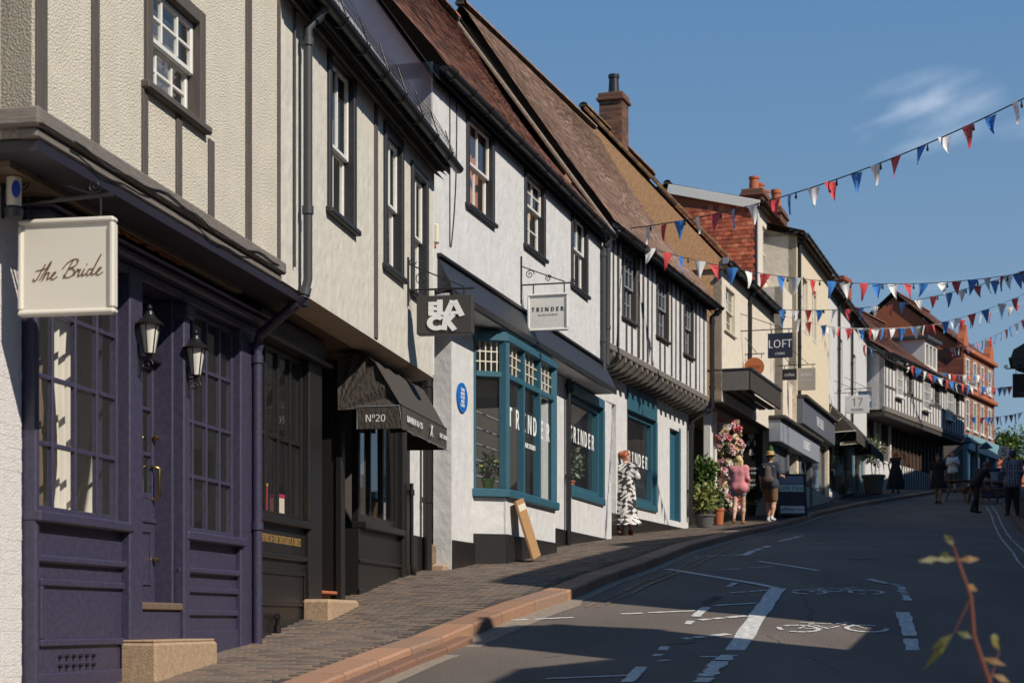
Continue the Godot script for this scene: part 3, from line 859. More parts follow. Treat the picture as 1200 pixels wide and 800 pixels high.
func kerb_stone(parent: Node, line: Array, z0: float, z1: float, o0: float, o1: float, top: float, bot: float, i: int, dark: float) -> void:
	var b := MB.new()
	var t: Color = [Color(0.40, 0.215, 0.13), Color(0.36, 0.20, 0.125), Color(0.44, 0.24, 0.145), Color(0.33, 0.20, 0.135)][i % 4] * rng.randf_range(0.8, 1.15)
	b.col = Color(t.r * dark, t.g * dark * (0.9 + 0.1 * dark), t.b * dark)
	z1 -= 0.022
	var w := 0.018
	var p := func(z: float, o: float, h: float) -> Vector3: return Vector3(along(line, z) + o, pave_y(z) + h, -z)
	# top, chamfer, faces
	var a: Vector3 = p.call(z0, o0, top); var c: Vector3 = p.call(z1, o0, top)
	var d: Vector3 = p.call(z1, o1 - w, top); var e: Vector3 = p.call(z0, o1 - w, top)
	b.quad(a, e, d, c)
	var f: Vector3 = p.call(z0, o1, top - w); var g: Vector3 = p.call(z1, o1, top - w)
	b.quad(e, f, g, d)
	var h: Vector3 = p.call(z0, o1, bot); var k: Vector3 = p.call(z1, o1, bot)
	b.quad(f, h, k, g)
	var m: Vector3 = p.call(z0, o0, bot); var n: Vector3 = p.call(z1, o0, bot)
	b.quad(m, a, c, n)
	b.tri(a, m, h); b.tri(a, h, f); b.tri(a, f, e)
	b.tri(c, k, n); b.tri(c, g, k); b.tri(c, d, g)
	put(parent, "kerb_stone", b, K.kerb_red)

# painted lines: outlines on the road, in metres
func mark(parent: Node, pts: Array, m: Material, up := 0.008) -> void:
	var b := MB.new()
	var poly := PackedVector2Array()
	for p in pts: poly.append(p)
	var idx := Geometry2D.triangulate_polygon(poly)
	for i in range(0, idx.size(), 3):
		var t := [poly[idx[i]], poly[idx[i + 1]], poly[idx[i + 2]]]
		if (t[1] - t[0]).cross(t[2] - t[0]) < 0: t = [t[0], t[2], t[1]]
		b.tri(on_road(t[0].x, t[0].y, up), on_road(t[1].x, t[1].y, up), on_road(t[2].x, t[2].y, up))
	put(parent, "marking", b, m)
func worn_line(parent: Node, pts: Array, w0: float, w1: float, m: Material, wear := 0.12) -> void:
	# one stripe with ragged edges, laid in short pieces
	var n := 14
	var a: Vector2 = pts[0]; var d: Vector2 = pts[1]
	var s := (d - a).normalized(); var nn := Vector2(-s.y, s.x)
	var b := MB.new()
	var l0 := Vector3.ZERO; var r0 := Vector3.ZERO
	for i in n + 1:
		var t := float(i) / n
		var w := lerpf(w0, w1, t) / 2
		var l := a.lerp(d, t) + nn * w * (1.0 - rng.randf() * wear); var r := a.lerp(d, t) - nn * w * (1.0 - rng.randf() * wear)
		var l1 := on_road(l.x, l.y, 0.008); var r1 := on_road(r.x, r.y, 0.008)
		if i > 0 and rng.randf() > wear * 0.3:
			b.quad(r0, r1, l1, l0)
		l0 = l1; r0 = r1
	if b.v.size(): put(parent, "marking", b, m)
func markings(road: Node) -> void:
	var W: Material = K.line_white
	for q in [[Vector2(2.203, 25.276), Vector2(3.248, 21.862), 0.13, 0.13, 0.25], [Vector2(3.248, 21.862), Vector2(2.040, 16.475), 0.22, 0.22, 0.25], [Vector2(2.024, 16.475), Vector2(1.729, 15.253), 0.2, 0.2, 0.5], [Vector2(1.729, 15.253), Vector2(1.499, 14.176), 0.2, 0.2, 0.6], [Vector2(1.168, 19.160), Vector2(1.994, 19.481), 0.1, 0.1, 0.3], [Vector2(2.265, 19.983), Vector2(2.776, 20.244), 0.1, 0.1, 0.3], [Vector2(1.955, 18.662), Vector2(2.489, 19.003), 0.12, 0.12, 0.3], [Vector2(2.604, 21.360), Vector2(3.094, 21.658), 0.09, 0.09, 0.5], [Vector2(2.151, 19.813), Vector2(1.938, 18.934), 0.12, 0.12, 0.3], [Vector2(1.860, 18.595), Vector2(1.798, 18.333), 0.1, 0.1, 0.4], [Vector2(1.656, 17.297), Vector2(2.168, 17.649), 0.13, 0.13, 0.3], [Vector2(1.439, 16.794), Vector2(1.285, 16.068), 0.11, 0.11, 0.4], [Vector2(1.111, 15.253), Vector2(0.911, 14.176), 0.12, 0.12, 0.3], [Vector2(1.287, 15.718), Vector2(1.391, 15.787), 0.1, 0.1, 0.5], [Vector2(1.676, 16.068), Vector2(1.836, 16.068), 0.12, 0.12, 0.5], [Vector2(0.274, 14.402), Vector2(0.962, 14.635), 0.08, 0.08, 0.3], [Vector2(-0.177, 18.595), Vector2(0.647, 18.865), 0.08, 0.08, 0.4], [Vector2(2.829, 22.672), Vector2(2.680, 22.069), 0.1, 0.1, 0.5], [Vector2(3.582, 28.710), Vector2(3.883, 28.710), 0.1, 0.1, 0.6], [Vector2(3.719, 28.710), Vector2(4.686, 32.586), 0.14, 0.14, 0.3], [Vector2(5.215, 35.102), Vector2(6.327, 39.078), 0.14, 0.14, 0.3], [Vector2(3.692, 27.302), Vector2(4.272, 24.919), 0.12, 0.12, 0.4], [Vector2(4.223, 19.319), Vector2(3.695, 16.475), 0.17, 0.17, 0.35], [Vector2(4.792, 22.069), Vector2(4.532, 20.512), 0.14, 0.14, 0.7], [Vector2(4.632, 23.272), Vector2(4.720, 22.527), 0.14, 0.14, 0.5], [Vector2(4.752, 22.527), Vector2(4.815, 22.174), 0.1, 0.1, 0.8], [Vector2(5.757, 34.054), Vector2(6.686, 35.102), 0.07, 0.07, 0.6], [Vector2(10.767, 57.097), Vector2(11.662, 57.762), 0.1, 0.1, 0.8], [Vector2(2.890, 28.225), Vector2(3.723, 28.959), 0.16, 0.1, 0.75], [Vector2(2.940, 25.096), Vector2(3.752, 25.833), 0.12, 0.2, 0.85]]:
		worn_line(road, [q[0], q[1]], q[2], q[3], W, q[4])
	# pairs of yellow lines
	for side in [[KERB, 0.42, 19.8, 33.0], [KERB, 0.56, 19.8, 33.0], [RKERB, -0.35, 22.0, 60.0], [RKERB, -0.55, 22.0, 60.0]]:
		var z: float = side[2]
		while z < side[3]:
			var e := minf(z + 1.6, side[3])
			worn_line(road, [Vector2(along(side[0], z) + side[1], z), Vector2(along(side[0], e) + side[1], e)], 0.055, 0.055, K.line_yellow if side[0] == KERB else K.line_white, 0.6)
			z = e
	# two cycle symbols, lying across the lane
	for c in [[Vector2(3.903, 21.458), 0.62], [Vector2(3.226, 18.016), 0.62]]:
		var o: Vector2 = c[0]; var s: float = c[1]
		for wheel in [Vector2(-0.55, 0), Vector2(0.55, 0)]:
			var k := 0
			while k < 14:
				if rng.randf() > 0.22:
					var a0 := TAU * k / 14; var a1 := TAU * (k + 0.92) / 14
					var pts := []
					for t in [[a0, 1.0], [a1, 1.0], [a1, 0.76], [a0, 0.76]]: pts.append(o + (wheel + Vector2(cos(t[0]), sin(t[0]) * 1.25) * 0.36 * t[1]) * s)
					mark(road, pts, W)
				k += 1
		for ln in [[Vector2(-0.55, 0), Vector2(-0.2, 0.62)], [Vector2(-0.2, 0.62), Vector2(0.38, 0.60)], [Vector2(0.32, 0.72), Vector2(0.55, 0)], [Vector2(-0.05, 0.02), Vector2(0.38, 0.6)], [Vector2(-0.3, 0.66), Vector2(-0.08, 0.02)], [Vector2(-0.55, 0), Vector2(-0.05, 0)], [Vector2(-0.42, 0.74), Vector2(-0.18, 0.74)], [Vector2(0.28, 0.78), Vector2(0.52, 0.78)]]:
			worn_line(road, [o + ln[0] * s, o + ln[1] * s], 0.075 * s, 0.075 * s, W, 0.6)
	# iron covers, cracks and a repair
	for c in [[Vector2(5.419, 27.756), 0.22]]:
		var cv := MB.new(); var o: Vector2 = c[0]; var r: float = c[1]
		var base := on_road(o.x, o.y, 0.006)
		var sl := (road_y(o.y + 0.3) - road_y(o.y - 0.3)) / 0.6
		cv.xf = Transform3D(Basis(Vector3(1, 0, 0), Vector3(0, 1, sl).normalized(), Vector3(0, -sl, 1).normalized()), base)
		cv.bev(Vector3(-r, -0.02, -r), Vector3(r, 0.0, r), 0.004)
		for k in 5:
			for j in 5: cv.bev(Vector3(-r + r * 0.4 * k + r * 0.08, 0.0, -r + r * 0.4 * j + r * 0.08), Vector3(-r + r * 0.4 * k + r * 0.32, 0.006, -r + r * 0.4 * j + r * 0.32), 0.002)
		put(road, "inspection_cover", cv, K.lead_black)
	for c in [[Vector2(2.546, 17.530), Vector2(2.740, 14.755)], [Vector2(3.540, 21.862), Vector2(3.014, 17.830)], [Vector2(0.306, 16.068), Vector2(1.794, 17.126)], [Vector2(5.076, 26.648), Vector2(6.391, 24.401)], [Vector2(4.500, 32.586), Vector2(8.804, 55.189)]]:
		var at: Vector2 = c[0]; var dirv := ((c[1] as Vector2) - at); var steps := int(dirv.length() / 0.16) + 2
		var cb := MB.new(); var pl := Vector3.ZERO; var pr := Vector3.ZERO
		for k in steps + 1:
			var q := at + dirv * (float(k) / steps) + Vector2(rng.randf_range(-0.05, 0.05), rng.randf_range(-0.05, 0.05))
			var ww := rng.randf_range(0.003, 0.010)
			var nl := on_road(q.x - ww * 0.7, q.y + ww, 0.004); var nr := on_road(q.x + ww * 0.7, q.y - ww, 0.004)
			if k > 0: cb.quad(pr, nr, nl, pl)
			pl = nl; pr = nr
		put(road, "crack", cb, K.road_patch)
	# darker repair
	mark(road, [Vector2(2.151, 19.983), Vector2(2.466, 20.880), Vector2(2.388, 21.069), Vector2(2.149, 20.333)], K.road_patch, 0.004)

# ---------------------------------------------------------------- first house: purple bridal shop under a pebbledash storey
func bride_house() -> void:
	var h := thing("shop_house", "cream pebbledash house with dark studs above a purple painted shopfront", "building", Vector3(-3.196, 0, -11.900), 1.38303)
	var U := 0.5
	var pp: Material = K.purple_paint
	# upper storey
	var win := [0.710, 5.341, 1.862, 6.192]
	wall(h, "upper_wall", -0.99, 3.72, 4.50, 7.75, U, 0.22, [win], K.pebbledash)
	body(h, -0.99, 3.72, [4.5, 7.75], U, 6.0, K.pebbledash, K.interior)
	sash(h, win, U, {"cols": 3, "rows": 2, "casing": "grey_stud", "cw": 0.11, "blind": "blind_white", "drop": 0.0, "slats": true})
	for s in [[-0.985, -0.84, 4.66, 7.75], [-0.174, -0.067, 4.66, 7.75], [0.664, 0.756, 4.66, 5.28], [1.303, 1.404, 4.66, 5.28], [1.973, 2.085, 4.66, 5.28], [2.837, 2.963, 4.66, 7.75], [3.66, 3.715, 4.66, 7.75]]:
		one_box(h, "stud", Vector3(s[0], s[2], U - 0.02), Vector3(s[1], s[3], U + 0.018), K.grey_stud)
	# bressummer and its lower board, turned round the near end
	var bm := sub(h, "bressummer")
	one_box(bm, "beam", Vector3(-1.06, 4.555, U - 0.1), Vector3(3.70, 4.66, U + 0.075), K.weathered_timber, 0.015)
	one_box(bm, "lower_board", Vector3(-1.03, 4.49, U - 0.1), Vector3(3.69, 4.55, U + 0.035), K.weathered_timber, 0.01)
	one_box(bm, "end_beam", Vector3(-1.08, 4.55, -3.0), Vector3(-0.985, 4.665, U + 0.07), K.weathered_timber, 0.015)
	var cab := MB.new()
	var cp := []
	for i in 30: cp.append(Vector3(-0.6 + i * 0.14, 4.57 + sin(i * 1.3) * 0.012 - 0.03 * sin(i * 0.4), U + 0.085))
	cab.tube(cp, 0.006, 5); put(bm, "cable", cab, K.cord)
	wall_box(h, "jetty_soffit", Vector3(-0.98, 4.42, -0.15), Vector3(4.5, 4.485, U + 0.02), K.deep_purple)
	pitched(h, -1.15, 3.8, 7.70, U + 0.25, 3.0, 3.0, BROWN)
	gable(h, "gable_wall", -0.99, 0.2, 7.7, U, 2.9, 2.8, K.pebbledash)
	# shopfront
	var X0 := 0.0; var XE := 4.527
	var ys := [2.31, 2.78, 3.235, 3.69, 4.16]
	var lw := [0.025, 1.498]; var rw := [2.728, 4.021]
	var d0 := 1.741; var d1 := 2.597
	var fl := 1.72
	for w in [lw, rw]:
		var vs := []
		for i in range(1, 4): vs.append(lerpf(w[0], w[1], i / 4.0))
		glazing(h, "shop_window", w[0], ys[0], w[1], ys[4], -0.02, vs, ys.slice(1, 4), 0.045, 0.032, pp, K.old_pane, 0.06, 0.012)
		one_box(h, "window_sill", Vector3(w[0] - 0.06, ys[0] - 0.075, -0.1), Vector3(w[1] + 0.06, ys[0], 0.085), pp, 0.012)
	# stall risers
	for w in [[X0 - 0.02, d0 - 0.0], [d1, XE - 0.05]]:
		var b := MB.new(); b.box(Vector3(w[0], 0.7, -0.25), Vector3(w[1], ys[0] - 0.075, 0.0)); put(h, "stall_riser", b, pp)
		one_box(h, "rail", Vector3(w[0] - 0.005, 1.965, 0.0), Vector3(w[1] + 0.004, 2.02, 0.045), pp, 0.014)
		ring(h, "panel_moulding", Vector3(w[0] + 0.12, 1.40 if w[0] < 1 else 1.62, 0.0), Vector3(w[1] - 0.12, 1.86, 0.028), 0.05, pp)
		one_box(h, "plinth", Vector3(w[0] - 0.004, 0.7, 0.0), Vector3(w[1] + 0.003, 1.22 if w[0] < 1 else 1.50, 0.022), pp, 0.01)
	for k in 12:
		var b := MB.new(); b.xf = Transform3D(Basis(Vector3(1, 0, 0), Vector3(0, 0, 1), Vector3(0, -1, 0)), Vector3(0.42 + (k % 6) * 0.11, 1.33 if k < 6 else 1.265, 0.006))
		b.lathe([Vector2(0.0, 0.02), Vector2(0.014, 0.02), Vector2(0.014, 0.0)], Vector3.ZERO, 8); put(h, "vent_hole", b, K.deep_purple)
	# pilasters
	for q in [[-0.03, lw[0] + 0.002, 4.2, 0.05], [lw[1] - 0.002, d0, 4.2, 0.07], [d1, rw[0] + 0.002, 4.2, 0.07], [rw[1] - 0.002, XE - 0.06, 4.2, 0.05]]:
		one_box(h, "pilaster", Vector3(q[0], 0.8, -0.2), Vector3(q[1], q[2], q[3]), pp, 0.012)
	one_box(h, "pilaster_capital", Vector3(d1 - 0.02, 4.02, -0.1), Vector3(rw[0] + 0.03, 4.14, 0.11), pp, 0.02)
	# door, set back
	var dz := -0.17
	one_box(h, "threshold", Vector3(d0, 1.66, dz - 0.1), Vector3(d1, fl, 0.06), K.oak, 0.01)
	one_box(h, "threshold", Vector3(d0, 1.1, dz - 0.1), Vector3(d1, 1.655, 0.04), pp, 0.01)
	var dr := sub(h, "door")
	var a := d0 + 0.03; var e := d1 - 0.03
	one_box(dr, "leaf", Vector3(a, fl, dz - 0.05), Vector3(e, 2.55, dz), pp, 0.006)
	one_box(dr, "panel_rail", Vector3(a, 2.36, dz), Vector3(e, 2.40, dz + 0.012), pp, 0.006)
	ring(dr, "panel_moulding", Vector3(a + 0.09, 1.86, dz), Vector3(e - 0.09, 2.30, dz + 0.012), 0.02, pp)
	one_box(dr, "letter_box", Vector3(a + 0.1, 2.43, dz), Vector3(a + 0.38, 2.50, dz + 0.01), K.black_iron)
	var hb := MB.new(); hb.tube([Vector3(e - 0.055, 2.55, dz), Vector3(e - 0.055, 2.57, dz + 0.06), Vector3(e - 0.055, 2.80, dz + 0.06), Vector3(e - 0.055, 2.82, dz)], 0.013, 8); put(dr, "pull_handle", hb, K.brass)
	var kb := MB.new(); kb.lathe([Vector2(0, 0.05), Vector2(0.022, 0.04), Vector2(0.025, 0.02), Vector2(0.012, 0)], Vector3.ZERO, 12)
	kb.xf = Transform3D.IDENTITY
	for q in [2.07, 3.05]:
		var kk := put(dr, "knob", kb, K.brass); kk.position = Vector3(e - 0.04, q, dz); kk.rotation.x = PI / 2
	glazing(h, "door_light", a, 2.55, e, 3.64, dz, [a + (e - a) * 0.36], [2.91, 3.27], 0.05, 0.03, pp, K.old_pane, 0.05, 0.01)
	one_box(h, "transom", Vector3(d0, 3.64, dz - 0.08), Vector3(d1, 3.74, dz + 0.06), K.deep_purple, 0.01)
	glazing(h, "fanlight", a, 3.74, e, 4.16, dz, [(a + e) / 2], [], 0.04, 0.03, pp, K.old_pane, 0.05, 0.01)
	for q in [d0, d1]:
		one_box(h, "door_jamb", Vector3(q - 0.028, 1.5, dz - 0.1), Vector3(q + 0.028, 4.16, -0.02), pp, 0.008)
	# head, cornice and name board
	one_box(h, "head_beam", Vector3(-0.03, 4.162, -0.25), Vector3(XE - 0.06, 4.24, 0.06), pp, 0.01)
	one_box(h, "cornice", Vector3(-0.05, 4.242, -0.2), Vector3(XE - 0.03, 4.31, 0.15), pp, 0.02)
	one_box(h, "cornice", Vector3(-0.05, 4.312, -0.2), Vector3(XE - 0.03, 4.335, 0.19), pp, 0.01)
	one_box(h, "name_board", Vector3(-0.03, 4.337, -0.2), Vector3(XE - 0.1, 4.42, 0.055), K.deep_purple, 0.008)
	var nb := put(h, "lettering", strokes(bride_script(), 0.03, 0.012), K.copper_letter)
	nb.position = Vector3(0.95, 4.36, 0.20); nb.scale = Vector3(1.0, 0.62, 1)
	# room behind the glass
	wall_box(h, "room_floor", Vector3(-0.1, fl - 0.15, -4.2), Vector3(XE, fl - 0.01, -0.25), K.interior_floor)
	wall_box(h, "room_wall", Vector3(-0.1, 1.6, -4.3), Vector3(XE, 4.42, -4.2), K.interior)
	wall_box(h, "room_wall", Vector3(-0.2, 1.6, -4.2), Vector3(-0.1, 4.42, -0.2), K.interior)
	wall_box(h, "room_wall", Vector3(XE, 1.6, -4.2), Vector3(XE + 0.1, 4.42, -0.2), K.interior)
	for q in [[0.1, 0.9, -0.55], [2.75, 3.2, -0.5]]:
		var b := MB.new(); b.box(Vector3(q[0], 2.24, -0.9), Vector3(q[1] + 0.6, 2.29, -0.12)); put(h, "display_shelf", b, K.linen)
	for q in [[0.06, 0.34, 2.3, 4.1, -0.32, "curtain"], [0.36, 0.56, 2.3, 3.0, -0.28, "linen"], [0.58, 0.92, 2.3, 3.45, -0.36, "oak"], [0.95, 1.12, 2.3, 3.7, -0.30, "linen"], [1.2, 1.52, 2.3, 4.1, -0.42, "linen"], [0.05, 1.6, 2.0, 4.2, -1.3, "curtain"],
		[2.62, 2.82, 2.3, 3.6, -0.28, "linen"], [2.86, 3.12, 2.3, 4.0, -0.36, "oak"], [3.16, 3.36, 2.3, 3.3, -0.30, "brown_paint"], [3.40, 3.62, 2.3, 4.0, -0.34, "curtain"], [2.55, 4.2, 2.0, 4.2, -1.3, "linen"]]:
		drape(h, q[0], q[1], q[2], q[3], q[4], K[q[5]])
	for q in [[1.05, -0.75, "ivory lace wedding dress on a stand in the wide purple shop window"], [3.0, -0.75, "ivory wedding dress on a stand in the narrower purple shop window"]]:
		var g := thing("wedding_dress", q[2], "dress", h.transform * Vector3(q[0], 2.29, q[1]), h.rotation.y, "dresses in the bridal shop window")
		var b := MB.new(); var rows := []
		for i in 22:
			var t := i / 21.0; var yy := 1.35 * t
			var r := lerpf(0.42, 0.10, pow(t, 0.6)) if t < 0.72 else lerpf(0.13, 0.17, (t - 0.72) / 0.28)
			var line := []
			for k in 40:
				var an := TAU * k / 40
				var rr := r * (1.0 + 0.10 * sin(an * 9 + t * 3) * (1.0 - t))
				line.append(Vector3(cos(an) * rr, yy, -sin(an) * rr * 0.8))
			rows.append(line)
		b.grid(rows); put(g, "gown", b, K.linen)
		var s := MB.new(); s.lathe([Vector2(0.0, 1.46), Vector2(0.05, 1.44), Vector2(0.055, 1.38), Vector2(0.10, 1.352), Vector2(0.0, 1.345)], Vector3.ZERO, 14); put(g, "stand_neck", s, K.curtain)
	# the neighbour's painted brick wall at the near end
	var nw := thing("brick_house", "white painted brick house front with an added unseen upper storey beside the purple shopfront", "building", Vector3(-3.196, 0, -11.900), 1.38303)
	wall_box(nw, "wall_core", Vector3(-22.0, -1.0, -0.35), Vector3(-0.05, 4.40, -0.045), K.white_brick)
	wall_box(nw, "upper_wall", Vector3(-22.0, 4.40, -6.0), Vector3(-1.25, 8.2, -0.05), K.white_brick)  # unseen upper storey and roof, added to keep sky light off the road
	pitched(nw, -22.0, -1.25, 8.2, 0.1, 3.2, 3.0, BROWN, {"gauge": 0.2, "tw": 0.3})
	var mesh := []
	for k in 3:
		var b := MB.new(); b.bev(Vector3(0, 0, -0.03), Vector3(0.2210, 0.0738, -0.008 + k * 0.0008), 0.002); mesh.append(b.mesh())
	for r in 46:
		for k in 5:
			var o := MeshInstance3D.new(); o.name = "brick"; o.mesh = mesh[rng.randi() % 3]; o.material_override = K.white_brick
			o.position = Vector3(-1.16 + k * 0.223 + (0.0 if r % 2 else -0.06), 0.98 + r * 0.075, -0.036)
			nw.add_child(o, true)
	# stone step at the door
	var st := thing("door_step", "pale stone step below the purple shop door", "step", Vector3(-3.196, 0, -11.900), 1.38303)
	one_box(st, "block", Vector3(1.46, 1.0, 0.0), Vector3(2.767, 1.415, 0.29), K.sandstone, 0.02)
	one_box(st, "tile_top", Vector3(1.47, 1.415, 0.0), Vector3(2.767 - 0.02, 1.435, 0.27), K.sandstone, 0.006)
func drape(parent: Node, x0: float, x1: float, y0: float, y1: float, z: float, m: Material) -> void:
	var b := MB.new(); var rows := []
	for i in 8:
		var line := []
		for k in 40:
			var t := k / 39.0
			line.append(Vector3(lerpf(x0, x1, t) + 0.02 * sin(i * 0.9), lerpf(y0, y1, i / 7.0), z + 0.045 * sin(t * (x1 - x0) * 55.0 + sin(i * 0.5))))
		rows.append(line)
	b.grid(rows, false); put(parent, "drape", b, m)
func bride_script() -> Array:
	# two handwritten words, pen strokes in metres (about 1.15 wide)
	var L := []
	var P := func(a: Array, ox: float) -> void:
		var q := []
		for i in range(0, a.size(), 2): q.append(Vector2(a[i] + ox, a[i + 1]))
		L.append(q)
	P.call([0.0, 0.04, 0.03, 0.0, 0.07, 0.03, 0.12, 0.16, 0.17, 0.27], 0.0)       # t
	P.call([0.02, 0.17, 0.10, 0.18, 0.22, 0.20], 0.0)
	P.call([0.12, 0.01, 0.19, 0.16, 0.26, 0.30, 0.255, 0.24, 0.20, 0.10, 0.17, 0.0], 0.0) # h
	P.call([0.17, 0.0, 0.22, 0.10, 0.27, 0.12, 0.26, 0.05, 0.26, 0.01, 0.31, 0.04], 0.0)
	P.call([0.31, 0.04, 0.37, 0.08, 0.385, 0.12, 0.345, 0.10, 0.325, 0.03, 0.37, 0.0, 0.43, 0.04], 0.0)  # e
	P.call([0.55, 0.0, 0.60, 0.13, 0.66, 0.28], 0.0)                                 # B
	P.call([0.50, 0.16, 0.56, 0.24, 0.66, 0.30, 0.75, 0.29, 0.73, 0.20, 0.63, 0.155, 0.70, 0.14, 0.73, 0.07, 0.66, 0.01, 0.57, 0.02, 0.55, 0.06], 0.0)
	P.call([0.73, 0.03, 0.78, 0.13, 0.80, 0.10, 0.83, 0.12, 0.81, 0.05, 0.82, 0.01, 0.86, 0.03], 0.0)   # r
	P.call([0.86, 0.03, 0.90, 0.12, 0.88, 0.05, 0.90, 0.01, 0.94, 0.04], 0.0)          # i
	P.call([0.925, 0.19, 0.935, 0.20], 0.0)
	P.call([1.05, 0.11, 0.99, 0.11, 0.96, 0.04, 1.0, 0.01, 1.06, 0.10, 1.10, 0.22, 1.15, 0.34, 1.09, 0.18, 1.05, 0.04, 1.08, 0.01, 1.12, 0.04], 0.0) # d
	P.call([1.12, 0.04, 1.18, 0.08, 1.195, 0.12, 1.155, 0.10, 1.135, 0.03, 1.18, 0.0, 1.24, 0.04], 0.0)  # e
	return L

# ---------------------------------------------------------------- number twenty: black shop, cream storey over a plaster cove
func number_twenty() -> void:
	var h := thing("shop_house", "cream rendered jettied house above a black shopfront and awning", "building", Vector3(-2.351, 0, -16.348), 1.40338)
	var U := 0.5; var bp: Material = K.black_paint
	var wins := [[0.660, 5.491, 1.677, 7.062], [2.898, 5.403, 3.780, 6.932], [4.208, 5.361, 5.073, 6.838]]
	wall(h, "upper_wall", -0.87, 5.45, 4.52, 7.2, U, 0.22, wins, K.cream_render)
	body(h, -0.87, 5.45, [4.6, 7.2], U, 6.0, K.white_render, K.interior)
	for i in 3:
		sash(h, wins[i], U, {"cols": 2, "rows": 1, "cw": 0.10, "casing": "lead_black", "blind": ["curtain", "blind_white", "curtain"][i], "drop": [0.0, 0.35, 0.0][i], "mid": [0.45, 0.5, 0.5][i]})
	one_box(h, "stud", Vector3(2.486, 4.54, U - 0.02), Vector3(2.615, 7.0, U + 0.015), K.grey_stud)
	one_box(h, "stud", Vector3(5.40, 4.54, U - 0.02), Vector3(5.452, 7.0, U + 0.012), K.white_render)
	# plaster cove under the jetty
	var cv := MB.new(); var rows := []
	for i in 2:
		var line := []
		for k in 9:
			var a := PI / 2 * k / 8.0
			line.append(Vector3(-0.86 if i == 0 else 5.44, 4.52 - 0.10 * sin(a) + 0.10 * (1.0 - cos(a)), U - (U + 0.02) * (k / 8.0)))
		rows.append(line)
	cv.grid(rows, false); put(h, "cove", cv, K.soffit_plaster)
	wall_box(h, "jetty_floor", Vector3(-0.86, 4.53, -0.2), Vector3(5.44, 4.6, U - 0.23), K.soffit_plaster)
	# eaves, gutter with leaf guard
	one_box(h, "eaves_soffit", Vector3(-0.87, 7.02, U), Vector3(5.5, 7.10, U + 0.16), K.soffit_plaster, 0.01)
	one_box(h, "fascia", Vector3(-0.87, 6.99, U + 0.16), Vector3(5.55, 7.17, U + 0.19), K.black_paint, 0.008)
	gutter(h, -0.9, 5.7, 7.10, U + 0.26, K.black_iron, 0.065)
	var gd := sub(h, "leaf_guard")
	var g := MB.new()
	var x := -0.85
	while x < 5.6:
		g.tube([Vector3(x, 7.12, U + 0.30), Vector3(x, 7.40 + 0.02 * sin(x * 3), U + 0.20 + 0.02 * sin(x * 2))], 0.002, 4, false)
		x += 0.13
	for k in 4:
		var cp := []
		for i in 40:
			var xx := -0.85 + i * 0.165; var t := k / 3.0
			cp.append(Vector3(xx, lerpf(7.13, 7.40 + 0.02 * sin(xx * 3), t), lerpf(U + 0.30, U + 0.20 + 0.02 * sin(xx * 2), t)))
		g.tube(cp, 0.0028, 4, false)
	put(gd, "mesh_wires", g, K.black_iron)
	for k in 8:
		var xx := -0.5 + k * 0.82
		var t := MB.new(); t.tube([Vector3(xx, 7.10, U + 0.30), Vector3(xx, 7.44, U + 0.19)], 0.008, 5); put(gd, "post", t, K.black_iron)
	pitched(h, -0.87, 5.5, 7.16, U + 0.22, 3.1, 2.2, BROWN)
	gable(h, "gable_wall", -0.87, 0.2, 7.15, U, 2.9, 2.0, K.cream_render)
	# rain pipe: down the cream wall, back under the jetty, down the purple pilaster
	pipe(h, "downpipe", [Vector3(-0.25, 7.05, U + 0.24), Vector3(-0.30, 6.85, U + 0.09), Vector3(-0.30, 4.62, U + 0.09), Vector3(-0.33, 4.45, U + 0.06)], 0.042, K.lead_grey)
	pipe(h, "downpipe", [Vector3(-0.33, 4.46, U + 0.06), Vector3(-0.22, 4.15, 0.12), Vector3(-0.20, 4.05, 0.09), Vector3(-0.20, 1.35, 0.09)], 0.045, K.purple_paint)
	var th := MB.new(); th.tube([Vector3(-0.47, 7.0, U + 0.02), Vector3(-0.47, 4.7, U + 0.02)], 0.012, 6); put(h, "conduit", th, K.lead_grey)
	# shopfront
	var w0 := 0.025; var w1 := 1.636
	one_box(h, "name_board", Vector3(0.0, 4.24, -0.2), Vector3(2.2, 4.45, 0.06), bp, 0.01)
	one_box(h, "cornice", Vector3(0.0, 4.19, -0.2), Vector3(2.25, 4.24, 0.13), bp, 0.015)
	text(h, "lettering", "THE SWEETS", Vector3(0.95, 4.345, 0.062), 0.11, K.grey_letter, 0, false, 0.006)
	var vs := []
	for i in range(1, 4): vs.append(lerpf(w0, w1, i / 4.0))
	glazing(h, "shop_window", w0, 2.57, w1, 4.19, -0.02, vs, [3.340], 0.05, 0.045, bp, K.pane, 0.07)
	one_box(h, "window_sill", Vector3(w0 - 0.03, 2.50, -0.1), Vector3(w1 + 0.06, 2.57, 0.08), bp, 0.012)
	wall_box(h, "stall_riser", Vector3(0.0, 1.0, -0.25), Vector3(w1 + 0.1, 2.50, 0.0), bp)
	one_box(h, "rail", Vector3(0.0, 2.17, 0.0), Vector3(w1 + 0.1, 2.22, 0.04), bp, 0.012)
	ring(h, "panel_moulding", Vector3(0.08, 1.72, 0.0), Vector3(w1 - 0.02, 2.06, 0.02), 0.035, bp)
	text(h, "gold_lettering", "PURVEYORS OF FINE CHOCOLATES & SWEETS", Vector3(0.78, 2.355, 0.002), 0.075, K.gold_letter, 0, true, 0.003, 0.64)
	pipe(h, "waste_pipe", [Vector3(0.45, 1.62, 0.05), Vector3(0.55, 1.62, 0.05), Vector3(0.55, 1.3, 0.05)], 0.022, bp)
	var px := 2.105
	one_box(h, "pilaster", Vector3(w1 - 0.002, 1.2, -0.2), Vector3(px, 4.2, 0.05), bp, 0.012)
	# recessed doorway
	var q0 := 2.977; var q1 := 3.858
	wall_box(h, "recess_wall", Vector3(px, 1.4, -1.1), Vector3(q0, 4.4, -1.0), bp)
